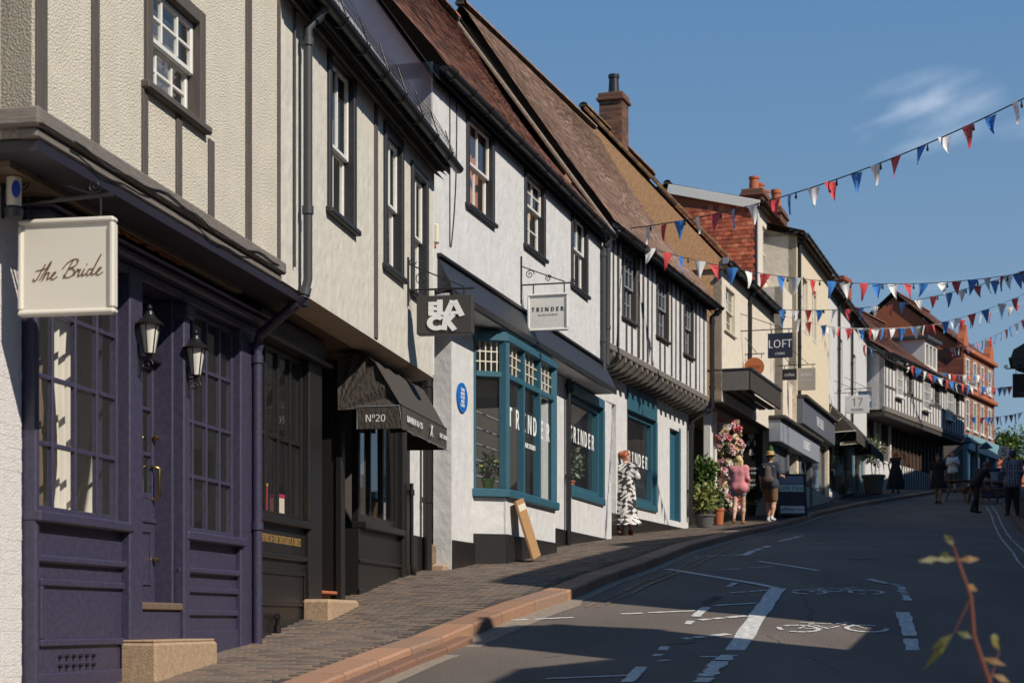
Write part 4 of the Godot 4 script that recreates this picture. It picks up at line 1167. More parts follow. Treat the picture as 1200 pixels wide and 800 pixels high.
	wall_box(h, "recess_side", Vector3(q0, 1.4, -1.0), Vector3(q0 + 0.12, 4.4, -0.05), bp)
	one_box(h, "recess_side", Vector3(q0 - 0.02, 1.4, -0.05), Vector3(q0 + 0.12, 4.4, 0.03), bp, 0.012)
	wall_box(h, "doorway_floor", Vector3(px, 1.4, -1.0), Vector3(q0, 1.86, -0.1), K.sandstone)
	var dr := sub(h, "door")
	one_box(dr, "leaf", Vector3(px + 0.08, 1.86, -0.99), Vector3(q0 - 0.05, 3.9, -0.95), bp, 0.01)
	one_box(dr, "letter_plate", Vector3(px + 0.35, 2.6, -0.95), Vector3(px + 0.6, 2.65, -0.94), K.brass)
	one_box(h, "threshold_tile", Vector3(px, 1.862, -0.2), Vector3(q0 - 0.02, 1.90, -0.02), K.terracotta, 0.01)
	one_box(h, "door_panel", Vector3(q0 + 0.12, 1.5, -0.3), Vector3(q1, 4.4, -0.22), bp, 0.01)
	one_box(h, "door_sign", Vector3(q0 + 0.2, 3.0, -0.22), Vector3(q0 + 0.45, 3.28, -0.205), K.plastic_grey, 0.006)
	# second black window
	var r0 := 3.858; var r1 := 5.789
	glazing(h, "shop_window", r0, 2.704, r1, 4.3, -0.02, [lerpf(r0, r1, 0.30), lerpf(r0, r1, 0.62)], [], 0.09, 0.06, bp, K.pane, 0.08)
	one_box(h, "window_sill", Vector3(r0 - 0.02, 2.704 - 0.08, -0.1), Vector3(r1 + 0.02, 2.704, 0.08), bp, 0.012)
	wall_box(h, "stall_riser", Vector3(q1 - 0.08, 1.2, -0.25), Vector3(r1 + 0.02, 2.704 - 0.08, 0.0), bp)
	one_box(h, "rail", Vector3(q1 - 0.08, 2.24, 0.0), Vector3(r1 + 0.02, 2.28, 0.03), bp, 0.01)
	one_box(h, "plinth", Vector3(q1 - 0.09, 1.3, 0.0), Vector3(r1 + 0.02, 1.95, 0.02), bp, 0.008)
	one_box(h, "pilaster", Vector3(r1, 1.3, -0.2), Vector3(6.162, 4.3, 0.05), bp, 0.012)
	pipe(h, "downpipe", [Vector3(6.068, 3.3, 0.09), Vector3(6.068, 2.3, 0.09), Vector3(6.210, 2.0, 0.12)], 0.025, bp)
	# white end bay
	var e0 := 6.162
	wall(h, "end_bay_wall", e0, 8.1, 1.2, 4.6, -0.02, 0.25, [], K.white_render)
	one_box(h, "end_bay_plinth", Vector3(e0, 1.2, -0.02), Vector3(8.0, 2.680, 0.02), bp, 0.01)
	pipe(h, "downpipe", [Vector3(7.036, 4.774, 0.08), Vector3(7.036, 1.9, 0.08)], 0.06, bp)
	# room
	wall_box(h, "room_floor", Vector3(0, 1.7, -4.2), Vector3(2.1, 1.86, -0.3), K.interior_floor)
	wall_box(h, "room_wall", Vector3(0, 1.7, -3.3), Vector3(8.0, 4.5, -3.2), K.shaded_interior)
	wall_box(h, "room_wall", Vector3(-0.02, 1.7, -3.2), Vector3(0.08, 4.5, -0.26), K.shaded_interior)
	wall_box(h, "room_wall", Vector3(px - 0.1, 1.7, -3.2), Vector3(px, 4.5, -0.26), K.shaded_interior)
	wall_box(h, "room_wall", Vector3(r1 + 0.1, 1.7, -3.2), Vector3(r1 + 0.2, 4.5, -0.26), K.shaded_interior)
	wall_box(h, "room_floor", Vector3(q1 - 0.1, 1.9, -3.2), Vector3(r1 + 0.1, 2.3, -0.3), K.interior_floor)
	wall_box(h, "display_shelf", Vector3(0.1, 2.60, -0.75), Vector3(1.6, 2.64, -0.12), K.shaded_interior)
	drape(h, 0.35, 0.5, 2.6, 4.15, -0.5, K.linen)
	drape(h, 1.22, 1.34, 2.55, 4.1, -0.4, K.linen)
	# sweet jars and boxes on the shelf
	var cols := [Color(0.55, 0.03, 0.05), Color(0.7, 0.6, 0.5), Color(0.65, 0.35, 0.05), Color(0.45, 0.02, 0.1), Color(0.7, 0.65, 0.1)]
	for k in 7:
		var o := thing("sweet_box", ["red sweet box beside the left window post", "white sweet box behind the black glazing", "orange sweet box in the black shop window", "crimson sweet box in the black shop window", "yellow sweet box in the black shop window", "red sweet tin at the window centre", "tall pale sweet box at the far window post"][k], "box", h.transform * Vector3(0.18 + k * 0.205, 2.64, -0.22 - 0.05 * (k % 3)), h.rotation.y + rng.randf_range(-0.3, 0.3), "sweets in the black shop window")
		var b := MB.new(); b.col = cols[k % 5]
		var hh := 0.16 + 0.05 * (k % 3)
		b.bev(Vector3(-0.07, 0, -0.05), Vector3(0.07, hh, 0.05), 0.006); put(o, "carton", b, K.paint)
		var l := MB.new(); l.col = cols[(k + 2) % 5]
		l.bev(Vector3(-0.074, hh, -0.054), Vector3(0.074, hh + 0.035, 0.054), 0.006); put(o, "lid", l, K.paint)
	# awning
	var aw := thing("shop_awning", "black canvas hooded awning with white Nº20 lettering over the black doorway", "awning", Vector3(-2.351, 0, -16.348), 1.40338)
	var ax0 := 2.795; var ax1 := 5.158
	var prof := [Vector2(0.02, 4.40), Vector2(0.20, 4.43), Vector2(0.34, 4.41), Vector2(0.44, 4.33), Vector2(0.58, 4.10), Vector2(0.72, 3.86)]
	var c := MB.new(); var cr := []
	for i in 16:
		var line := []
		var xx := lerpf(ax0, ax1, i / 15.0)
		for q in prof: line.append(Vector3(xx, q.y + 0.012 * sin(i * 1.9 + q.x * 9.0) - 0.02 * sin(PI * i / 15.0), q.x + 0.01 * sin(i * 2.3)))
		line.reverse()
		cr.append(line)
	c.grid(cr, false); put(aw, "hood", c, K.canvas_black)
	for sd in [ax0, ax1]:
		var s := MB.new()
		var pts := [Vector3(sd, 3.83, 0.03), Vector3(sd, 4.40, 0.02)]
		for q in prof.slice(1): pts.append(Vector3(sd + (0.02 if sd == ax0 else -0.02), q.y, q.x))
		# folds radiate from the lower inner corner
		for i in range(1, pts.size() - 1):
			var mid: Vector3 = (pts[i] + pts[i + 1]) / 2 + Vector3(0.035 if sd == ax0 else -0.035, 0, 0)
			if sd == ax0: s.tri(pts[0], mid, pts[i]); s.tri(pts[0], pts[i + 1], mid)
			else: s.tri(pts[0], pts[i], mid); s.tri(pts[0], mid, pts[i + 1])
		put(aw, "hood_side", s, K.canvas_black)
		var v := MB.new()
		v.bev(Vector3(sd - 0.006, 3.62, 0.24), Vector3(sd + 0.006, 3.86, 0.72), 0.004); put(aw, "side_valance", v, K.canvas_black)
	var fv := MB.new(); var fr := []
	for i in 24:
		var xx := lerpf(ax0, ax1, i / 23.0)
		fr.append([Vector3(xx, 3.61 + 0.012 * sin(i * 0.9), 0.735 + 0.012 * sin(i * 1.3)), Vector3(xx, 3.87, 0.725)])
	fr.reverse()
	fv.grid(fr, false); put(aw, "front_valance", fv, K.canvas_black)
	var bar := MB.new(); bar.tube([Vector3(ax0, 3.87, 0.715), Vector3(ax1, 3.87, 0.715)], 0.014, 8); put(aw, "front_bar", bar, K.black_iron)
	var piping := MB.new(); piping.tube([Vector3(ax0 - 0.008, 3.62, 0.24), Vector3(ax0 - 0.008, 3.86, 0.24), Vector3(ax0 - 0.008, 3.865, 0.70), Vector3(ax0 - 0.008, 3.62, 0.73), Vector3(ax1, 3.61, 0.75)], 0.005, 5); put(aw, "piping", piping, K.plastic_grey)
	text(aw, "lettering", "Nº20", Vector3(ax0 - 0.008, 3.735, 0.44), 0.075, K.white_letter, -PI / 2, false, 0.004)
	text(aw, "lettering", "BARBER & CO", Vector3(lerpf(ax0, ax1, 0.22), 3.74, 0.755), 0.065, K.white_letter, 0, false, 0.004, 1.4)
	text(aw, "lettering", "X", Vector3(lerpf(ax0, ax1, 0.58), 3.74, 0.757), 0.13, K.white_letter, 0, false, 0.004, 1.4)
	text(aw, "lettering", "THE SHOP", Vector3(lerpf(ax0, ax1, 0.86), 3.74, 0.755), 0.05, K.white_letter, 0, false, 0.004, 1.4)
	# steps
	var st := thing("door_step", "low sandstone block step beside the black recessed doorway", "step", Vector3(-2.351, 0, -16.348), 1.40338)
	one_box(st, "block", Vector3(1.512, 1.3, 0.0), Vector3(2.657, 1.80, 0.30), K.sandstone, 0.03)
	var s2 := thing("door_step", "pair of sandstone steps between the black pipe and the bay house", "step", Vector3(-2.351, 0, -16.348), 1.40338)
	one_box(s2, "lower_step", Vector3(7.05, 1.6, 0.0), Vector3(7.95, 2.32, 0.30), K.sandstone, 0.02)
	one_box(s2, "upper_step", Vector3(7.35, 2.322, 0.0), Vector3(7.95, 2.60, 0.17), K.sandstone, 0.02)
	# alarm box and sign near the corner
	var al := thing("alarm_box", "cream alarm box with a red base high on the white corner", "alarm", Vector3(-2.351, 0, -16.348), 1.40338)
	one_box(al, "case", Vector3(5.46, 6.147, 0.36), Vector3(5.54, 6.393, 0.56), K.cream_paint, 0.02)
	one_box(al, "strobe", Vector3(5.465, 6.096, 0.40), Vector3(5.53, 6.147, 0.52), K.flag_red, 0.01)
	var yl := thing("wall_notice", "small yellow and white notice on the white pier by the black pipe", "notice", Vector3(-2.351, 0, -16.348), 1.40338)
	one_box(yl, "yellow_plate", Vector3(7.736, 4.917, 0.05), Vector3(8.011, 5.076, 0.14), M("yellow_plate", lin(0.7, 0.38, 0.02), 0.5), 0.004)
	one_box(yl, "white_plate", Vector3(7.628, 4.720, 0.05), Vector3(8.011, 4.879, 0.14), K.white_paint, 0.004)

# ---------------------------------------------------------------- white house with the teal bay window
func bay_house() -> void:
	var h := thing("shop_house", "white rendered house with teal bay shop window and sagging brown tiled roof", "building", Vector3(-0.988, 0, -24.412), 1.30615)
	var U := 0.6; var tp: Material = K.teal_paint
	var wins := [[-0.750, 7.084, 0.570, 8.362], [2.237, 7.157, 3.474, 8.327], [5.247, 7.117, 6.446, 8.401]]
	wall(h, "upper_wall", -2.19, 7.62, 5.7, 8.5, U, 0.25, wins, K.white_render)
	body(h, -2.19, 7.62, [5.7, 8.5], U, 6.5, K.white_render, K.interior)
	sash(h, wins[0], U, {"cols": 2, "rows": 1, "cw": 0.10, "casing": "lead_black", "blind": "blind_brown", "drop": 0.0})
	sash(h, wins[1], U, {"cols": 2, "rows": 2, "cw": 0.10, "casing": "lead_black", "blind": "blind_brown", "drop": 0.55, "mid": 0.6})
	sash(h, wins[2], U, {"cols": 2, "rows": 1, "cw": 0.10, "casing": "lead_black", "blind": "blind_white", "drop": 0.5, "mid": 0.55})
	# pent skirt of dark lead over the shopfronts
	var s := MB.new()
	s.quad(Vector3(-2.0, 5.72, 0.80), Vector3(7.9, 5.72, 0.80), Vector3(7.9, 6.13, 0.61), Vector3(-2.0, 6.13, 0.61))
	s.tri(Vector3(-2.0, 5.66, 0.58), Vector3(-2.0, 5.72, 0.80), Vector3(-2.0, 6.13, 0.61))
	s.quad(Vector3(7.9, 5.66, 0.58), Vector3(7.9, 6.13, 0.58), Vector3(7.9, 6.13, 0.61), Vector3(7.9, 5.72, 0.80))
	put(h, "lead_skirt", s, K.lead_black)
	one_box(h, "skirt_lip", Vector3(-2.0, 5.62, 0.77), Vector3(7.9, 5.72, 0.815), K.black_paint, 0.008)
	one_box(h, "skirt_cap", Vector3(-2.02, 6.12, 0.59), Vector3(7.9, 6.17, 0.66), K.black_paint, 0.01)
	wall_box(h, "skirt_soffit", Vector3(-1.99, 5.63, -0.2), Vector3(7.89, 5.67, 0.765), K.white_render)
	one_box(h, "fascia", Vector3(-2.2, 8.28, U + 0.02), Vector3(7.62, 8.46, U + 0.10), K.black_paint, 0.01)
	gutter(h, -2.3, 7.75, 8.40, U + 0.20, K.black_iron, 0.07)
	pitched(h, -2.32, 7.70, 8.46, U + 0.20, 2.9, 4.0, BROWN, {"sag": 0.16})
	gable(h, "gable_wall", -2.19, 0.2, 8.3, U, 2.75, 3.85, K.white_render)
	# mortared verge at the far end
	for k in 26:
		var t := k / 26.0
		var b := MB.new()
		b.bev(Vector3(7.60, -0.02, -0.1), Vector3(7.78, 0.045, 0.1), 0.015)
		var o := put(h, "verge_tile", b, K.gutter_stone)
		o.position = Vector3(0, 8.50 + 4.0 * t, U + 0.14 - 2.9 * t); o.rotation.x = atan2(4.0, 2.9)
	pipe(h, "downpipe", [Vector3(7.5, 8.3, U + 0.2), Vector3(7.5, 8.15, U + 0.06), Vector3(7.5, 5.9, U + 0.06)], 0.045, K.lead_grey)
	for q in [[-1.5, 0.02], [-1.2, 0.05]]:
		var c := MB.new(); var cp := []
		for i in 16: cp.append(Vector3(q[0] + (0.25 * pow(i / 15.0, 3) if q[1] > 0.03 else 0.0) * -1.0, 8.3 - i * 0.13, U + 0.012))
		c.tube(cp, 0.007, 5, false); put(h, "cable", c, K.cord)
	# ground floor wall with the bay
	var bx0 := 0.220; var bx1 := 0.511; var bx2 := 3.320; var bx3 := bx2 + 0.45; var B := 0.42
	var D := 0.80
	var yb := 3.404; var yt := 5.552; var tb0 := 4.980
	var w2 := [6.072, 3.815, 8.501, 5.438]
	wall(h, "shop_wall", -0.812, bx0, 1.6, 5.62, B, 0.25, [], K.white_render)
	wall(h, "shop_wall", bx3, 9.3, 1.9, 5.62, B, 0.25, [[6.009, 3.786, 8.501, 5.62]], K.white_render)
	one_box(h, "plinth", Vector3(-0.812 + 0.01, 1.6, B), Vector3(bx0 - 0.02, 2.654, B + 0.03), K.black_paint, 0.01)
	one_box(h, "plinth", Vector3(bx3 + 0.3, 2.0, B), Vector3(9.3, 3.101, B + 0.03), K.black_paint, 0.01)
	var bay := sub(h, "bay_window")
	var plan := [Vector2(bx0, B - 0.02), Vector2(bx1, D), Vector2(bx2, D), Vector2(bx3, B - 0.02)]
	for i in 3:
		var a: Vector2 = plan[i]; var e: Vector2 = plan[i + 1]
		var L := (e - a).length()
		var ang := atan2(-(e.y - a.y), e.x - a.x)
		var tr := Transform3D(Basis(Vector3.UP, ang), Vector3(a.x, 0, a.y))
		var add := func(called: String, b: MB, m: Material) -> void:
			b.xf = Transform3D.IDENTITY
			var o := put(bay, called, b, m); o.transform = tr
		var lowb := MB.new(); lowb.box(Vector3(-0.02, 1.8, -0.2), Vector3(L + 0.02, yb - 0.12, 0.0)); add.call("apron", lowb, K.white_render)
		var pl := MB.new(); pl.bev(Vector3(-0.03, 1.8, 0.0), Vector3(L + 0.03, 2.786, 0.03)); add.call("plinth", pl, K.black_paint)
		var sl := MB.new(); sl.bev(Vector3(-0.05, yb - 0.12, -0.1), Vector3(L + 0.05, yb, 0.07), 0.015); add.call("sill", sl, tp)
		var hd := MB.new(); hd.bev(Vector3(-0.03, yt - 0.12, -0.1), Vector3(L + 0.03, yt - 0.02, 0.05), 0.01); add.call("head", hd, tp)
		var n := 3 if i == 1 else 1
		var tb := tb0
		for k in n + 1:
			var q := L * k / n
			var ps := MB.new(); var pw := 0.05 if k in [0, n] else 0.028
			ps.bev(Vector3(q - pw, yb, -0.09), Vector3(q + pw, yt - 0.12, 0.02), 0.008); add.call("mullion", ps, tp)
		var rl := MB.new(); rl.bev(Vector3(0.05, tb - 0.04, -0.08), Vector3(L - 0.05, tb + 0.04, 0.012), 0.008); add.call("transom", rl, tp)
		for k in n:
			var q0 := L * k / n + 0.04; var q1 := L * (k + 1) / n - 0.04
			var g := MB.new(); g.quad(Vector3(q0, yb, -0.04), Vector3(q1, yb, -0.038 + rng.randf() * 0.004), Vector3(q1, tb - 0.04, -0.04), Vector3(q0, tb - 0.04, -0.038)); add.call("pane", g, K.pane)
			# leaded top lights
			var m := 5 if i != 1 else 4
			for u in m:
				for v in 3:
					var gx0 := lerpf(q0, q1, float(u) / m); var gx1 := lerpf(q0, q1, float(u + 1) / m)
					var gy0 := lerpf(tb + 0.04, yt - 0.12, v / 3.0); var gy1 := lerpf(tb + 0.04, yt - 0.12, (v + 1) / 3.0)
					var gl := MB.new(); var j := rng.randf_range(-0.004, 0.004)
					gl.quad(Vector3(gx0, gy0, -0.04 + j), Vector3(gx1, gy0, -0.04 - j), Vector3(gx1, gy1, -0.04 + j), Vector3(gx0, gy1, -0.04 - j)); add.call("leaded_pane", gl, K.old_pane)
			var ld := MB.new()
			for u in range(1, m): ld.box(Vector3(lerpf(q0, q1, float(u) / m) - 0.008, tb + 0.04, -0.05), Vector3(lerpf(q0, q1, float(u) / m) + 0.008, yt - 0.12, -0.03))
			for v in range(1, 3): ld.box(Vector3(q0, lerpf(tb + 0.04, yt - 0.12, v / 3.0) - 0.008, -0.049), Vector3(q1, lerpf(tb + 0.04, yt - 0.12, v / 3.0) + 0.008, -0.031))
			add.call("lead_cames", ld, K.cream_paint)
	put(bay, "roof_board", bay_lid(plan, yt - 0.02, yt + 0.02), tp)
	put(bay, "floor_board", bay_lid(plan, yb - 0.04, yb - 0.002), K.interior_floor)
	for i in 7:      # the letters keep clear of the mullions
		var lp: float = (bx2 - bx1) / 3.0
		var lx: float = bx1 + lp * [0.36, 0.76, 1.18, 1.5, 1.82, 2.26, 2.66][i]
		text(h, "window_lettering", "TRINDER"[i], Vector3(lx, 4.436, D - 0.03), 0.27, K.white_letter, 0, true, 0.004, 0.9)
	text(h, "window_lettering", "HAIR STUDIO", Vector3((bx1 + bx2) / 2, 4.126, D - 0.03), 0.07, K.white_letter, 0, true, 0.004, 1.1)
	# the next shop window
	glazing(h, "shop_window", w2[0], w2[1], w2[2], w2[3], B - 0.06, [], [], 0.10, 0.04, tp, K.pane, 0.12)
	one_box(h, "window_sill", Vector3(w2[0] - 0.04, w2[1] - 0.13, B - 0.1), Vector3(w2[2] + 0.06, w2[1], B + 0.05), tp, 0.012)
	one_box(h, "shop_fascia", Vector3(w2[0] - 0.02, w2[3], B - 0.1), Vector3(w2[2] + 0.04, 5.6, B + 0.04), tp, 0.01)
	one_box(h, "shop_frame_post", Vector3(w2[2] - 0.02, w2[1], B - 0.12), Vector3(w2[2] + 0.10, w2[3], B + 0.03), tp, 0.01)
	spread(h, "TRINDER", (w2[0] + w2[2]) / 2, 4.791, B - 0.1)
	pipe(h, "downpipe", [Vector3(5.547, 5.6, B + 0.07), Vector3(5.547, 2.5, B + 0.07)], 0.045, K.black_iron)
	# salon behind
	wall_box(h, "room_floor", Vector3(bx0 - 0.2, 2.9, -4.0), Vector3(9.2, 3.05, B - 0.26), K.interior_floor)
	wall_box(h, "room_wall", Vector3(bx0 - 0.2, 2.6, -4.1), Vector3(9.2, 5.6, -4.0), K.shaded_interior)
	wall_box(h, "room_wall", Vector3(bx0 - 0.3, 2.6, -4.0), Vector3(bx0 - 0.2, 5.6, B - 0.26), K.shaded_interior)
	wall_box(h, "room_wall", Vector3(9.1, 2.6, -4.0), Vector3(9.2, 5.6, B - 0.26), K.shaded_interior)
	for k in 5: one_box(h, "window_shelf", Vector3(bx0 + 0.1, yb + 0.17 + k * 0.22, B - 0.02), Vector3(bx1 + 1.3, yb + 0.19 + k * 0.22, B + 0.02), K.plastic_grey, 0.004)
	# plaque
	var pq := thing("wall_plaque", "oval blue plaque with white lines on the white wall before the bay", "plaque", Vector3(-0.988, 0, -24.412), 1.30615)
	var pm := MB.new(); pm.col = Color(0.01, 0.12, 0.42)
	var el := PackedVector2Array()
	for k in 28: el.append(Vector2(cos(TAU * k / 28) * 0.24, sin(TAU * k / 28) * 0.20))
	pm.prism(el, 0.0, 0.02)
	var po := put(pq, "plate", pm, K.paint); po.position = Vector3(-0.366, 4.571, B)
	for k in 5:
		text(pq, "lettering", ["TOWN", "HOUSE", "OF THE", "HIGH", "STREET"][k], Vector3(-0.366, 4.571 + 0.105 - k * 0.052, B + 0.021), 0.04, K.white_letter, 0, true, 0.003)
func spread(parent: Node, word: String, x: float, y: float, z: float) -> void:
	# widely spaced window lettering
	for i in word.length(): text(parent, "window_lettering", word[i], Vector3(x + (i - (word.length() - 1) / 2.0) * 0.285, y, z), 0.27, K.white_letter, 0, true, 0.004, 0.9)
func bay_lid(plan: Array, y0: float, y1: float) -> MB:
	var b := MB.new()
	var n := plan.size()
	for i in range(1, n - 1):
		b.tri(Vector3(plan[0].x, y1, plan[0].y), Vector3(plan[i].x, y1, plan[i].y), Vector3(plan[i + 1].x, y1, plan[i + 1].y))
		b.tri(Vector3(plan[0].x, y0, plan[0].y), Vector3(plan[i + 1].x, y0, plan[i + 1].y), Vector3(plan[i].x, y0, plan[i].y))
	for i in n - 1:
		b.quad(Vector3(plan[i].x, y0, plan[i].y), Vector3(plan[i + 1].x, y0, plan[i + 1].y), Vector3(plan[i + 1].x, y1, plan[i + 1].y), Vector3(plan[i].x, y1, plan[i].y))
	return b

# ---------------------------------------------------------------- half-timbered house on carved joists
func timber_house() -> void:
	var h := thing("timber_house", "black and white half-timbered jettied house above the teal shop windows", "building", Vector3(1.720, 0, -34.406), 1.24485)
	var U := 0.45; var tp: Material = K.teal_paint
	var wins := [[-0.160, 7.407, 0.860, 8.739], [2.503, 7.456, 3.531, 8.747], [4.935, 7.438, 5.843, 8.698]]
	wall(h, "upper_wall", -1.53, 7.3, 6.68, 9.0, U, 0.22, wins, K.white_render)
	body(h, -1.53, 7.3, [6.68, 9.0], U, 6.5, K.white_render, K.shaded_interior)
	for i in 3: sash(h, wins[i], U, {"cols": 3, "rows": 2, "cw": 0.07, "casing": "dark_timber", "sash": "plastic_grey", "blind": "blind_white", "drop": 0.75})
	for q in [[-1.125, 1], [-0.799, 0], [-0.467, 1], [1.058, 1], [1.426, 0], [1.801, 1], [2.149, 0], [3.834, 1], [4.221, 0], [4.614, 1], [6.141, 1], [6.529, 0], [6.970, 1]]:
		var w := (0.068 if q[1] == 1 else 0.045) * rng.randf_range(0.8, 1.2)
		var sd := one_box(h, "stud", Vector3(-w, -1.07, -0.02), Vector3(w, 1.07, rng.randf_range(0.008, 0.022)), K.dark_timber)
		sd.position = Vector3(q[0], 7.855, U); sd.rotation.z = rng.randf_range(-0.012, 0.012)
	for wd in wins:
		for k in 2: one_box(h, "stud", Vector3(lerpf(wd[0], wd[2], 0.3 + 0.4 * k) - 0.045, 6.76, U - 0.02), Vector3(lerpf(wd[0], wd[2], 0.3 + 0.4 * k) + 0.045, wd[1] - 0.08, U + 0.018), K.dark_timber)
	one_box(h, "sole_plate", Vector3(-1.55, 6.62, U - 0.1), Vector3(7.3, 6.76, U + 0.05), K.weathered_timber, 0.02)
	# exposed joist ends
	var x := -1.3
	while x < 7.2:
		var b := MB.new()
		b.prism(PackedVector2Array([Vector2(-0.25, 6.62), Vector2(U + 0.05, 6.62), Vector2(U + 0.05, 6.54), Vector2(U - 0.04, 6.44), Vector2(U - 0.18, 6.40), Vector2(0.05, 6.36), Vector2(-0.25, 6.36)]), -0.065, 0.065)
		var o := put(h, "joist", b, K.weathered_timber)
		o.transform = Transform3D(Basis(Vector3(0, 0, 1), Vector3.UP, Vector3(-1, 0, 0)), Vector3(x, 0, 0))
		x += 0.42
	wall_box(h, "jetty_boarding", Vector3(-1.5, 6.56, -0.2), Vector3(7.28, 6.61, U - 0.02), K.dark_timber)
	gutter(h, -1.6, 7.5, 8.82, U + 0.30, K.black_iron, 0.06)
	one_box(h, "fascia", Vector3(-1.55, 8.76, U + 0.04), Vector3(7.4, 8.92, U + 0.22), K.black_paint, 0.01)
	pitched(h, -1.6, 7.45, 8.90, U + 0.26, 3.0, 4.3, GREYBROWN, {"sag": 0.14})
	gable(h, "gable_wall", 7.1, 0.2, 8.8, U, 2.6, 4.0, K.white_render)
	pipe(h, "downpipe", [Vector3(7.42, 8.75, U + 0.3), Vector3(7.38, 8.6, U + 0.10), Vector3(7.38, 6.5, U + 0.10), Vector3(7.2, 6.2, 0.12), Vector3(7.2, 4.0, 0.08)], 0.06, K.black_iron)
	pipe(h, "downpipe", [Vector3(-1.52, 8.75, U + 0.3), Vector3(-1.45, 8.6, U + 0.08), Vector3(-1.45, 6.3, U + 0.06)], 0.06, K.lead_grey)
	# shop below
	var w := [1.896, 4.060, 4.223, 5.870]
	var dr := [5.536, 3.848, 6.432, 5.887]
	wall(h, "shop_wall", -1.2, 7.35, 2.8, 6.42, 0.0, 0.25, [[w[0], w[1], w[2], 6.42], dr, [0.303, 3.2, 1.050, 5.870]], K.white_render)
	wall_box(h, "blocked_recess", Vector3(0.303 - 0.05, 3.2, -0.24), Vector3(1.050 + 0.05, 5.9, -0.20), K.white_render)
	one_box(h, "plinth", Vector3(0.0, 2.9, 0.0), Vector3(7.3, 3.72, 0.03), K.black_paint, 0.01)
	glazing(h, "shop_window", w[0], w[1], w[2], w[3], -0.05, [], [], 0.10, 0.04, tp, K.pane, 0.12)
	one_box(h, "window_sill", Vector3(w[0] - 0.04, w[1] - 0.13, -0.1), Vector3(w[2] + 0.06, w[1], 0.05), tp, 0.012)
	one_box(h, "shop_fascia", Vector3(w[0] - 0.02, w[3], -0.1), Vector3(w[2] + 0.04, 6.40, 0.04), tp, 0.01)
	one_box(h, "shop_frame_post", Vector3(w[2] - 0.02, w[1], -0.12), Vector3(w[2] + 0.12, w[3], 0.03), tp, 0.01)
	spread(h, "TRINDER", (w[0] + w[2]) / 2 - 0.1, 4.95, -0.09)
	one_box(h, "door", Vector3(dr[0], dr[1], -0.16), Vector3(dr[2], dr[3], -0.10), tp, 0.01)
	one_box(h, "door_frame", Vector3(dr[2] - 0.01, dr[1], -0.2), Vector3(dr[2] + 0.1, dr[3] + 0.08, 0.02), tp, 0.01)
	wall_box(h, "room_floor", Vector3(0.1, 3.3, -3.4), Vector3(5.0, 3.6, -0.3), K.interior_floor)
	wall_box(h, "room_wall", Vector3(0.1, 3.3, -3.5), Vector3(7.2, 6.4, -3.4), K.shaded_interior)

# ---------------------------------------------------------------- cream house with the flower shop, and its gable and stack
func stack(parent: Node, c: Vector3, w: float, d: float, y1: float, tones: Array) -> void:
	var core := MB.new(); core.box(c + Vector3(-w / 2, 0, -d / 2), Vector3(c.x + w / 2, y1, c.z + d / 2)); put(parent, "stack_core", core, K.mortar)
	var b := MB.new()
	bricks(b, c + Vector3(-w / 2, 0, d / 2), Vector3(1, 0, 0), Vector3.UP, Vector3(0, 0, 1), w, y1 - c.y, tones)
	bricks(b, c + Vector3(w / 2, 0, d / 2), Vector3(0, 0, -1), Vector3.UP, Vector3(1, 0, 0), d, y1 - c.y, tones)
	bricks(b, c + Vector3(-w / 2, 0, -d / 2), Vector3(0, 0, 1), Vector3.UP, Vector3(-1, 0, 0), d, y1 - c.y, tones)
	stuff(put(parent, "stack_brickwork", b, K.brick_red))
	var cap := MB.new(); cap.col = tones[0] * 0.8
	cap.bev(Vector3(c.x - w / 2 - 0.07, y1, c.z - d / 2 - 0.07), Vector3(c.x + w / 2 + 0.07, y1 + 0.09, c.z + d / 2 + 0.07), 0.015)
	cap.bev(Vector3(c.x - w / 2 - 0.03, y1 + 0.09, c.z - d / 2 - 0.03), Vector3(c.x + w / 2 + 0.03, y1 + 0.22, c.z + d / 2 + 0.03), 0.02)
	put(parent, "stack_cap", cap, K.brick_red)
func pot(parent: Node, c: Vector3, r: float, hh: float, m: Material) -> void:
	var b := MB.new()
	b.lathe([Vector2(r, 0), Vector2(r * 0.85, hh * 0.82), Vector2(r * 1.0, hh * 0.84), Vector2(r * 1.0, hh), Vector2(r * 0.75, hh), Vector2(r * 0.7, hh * 0.6)], c, 16)
	put(parent, "chimney_pot", b, m)
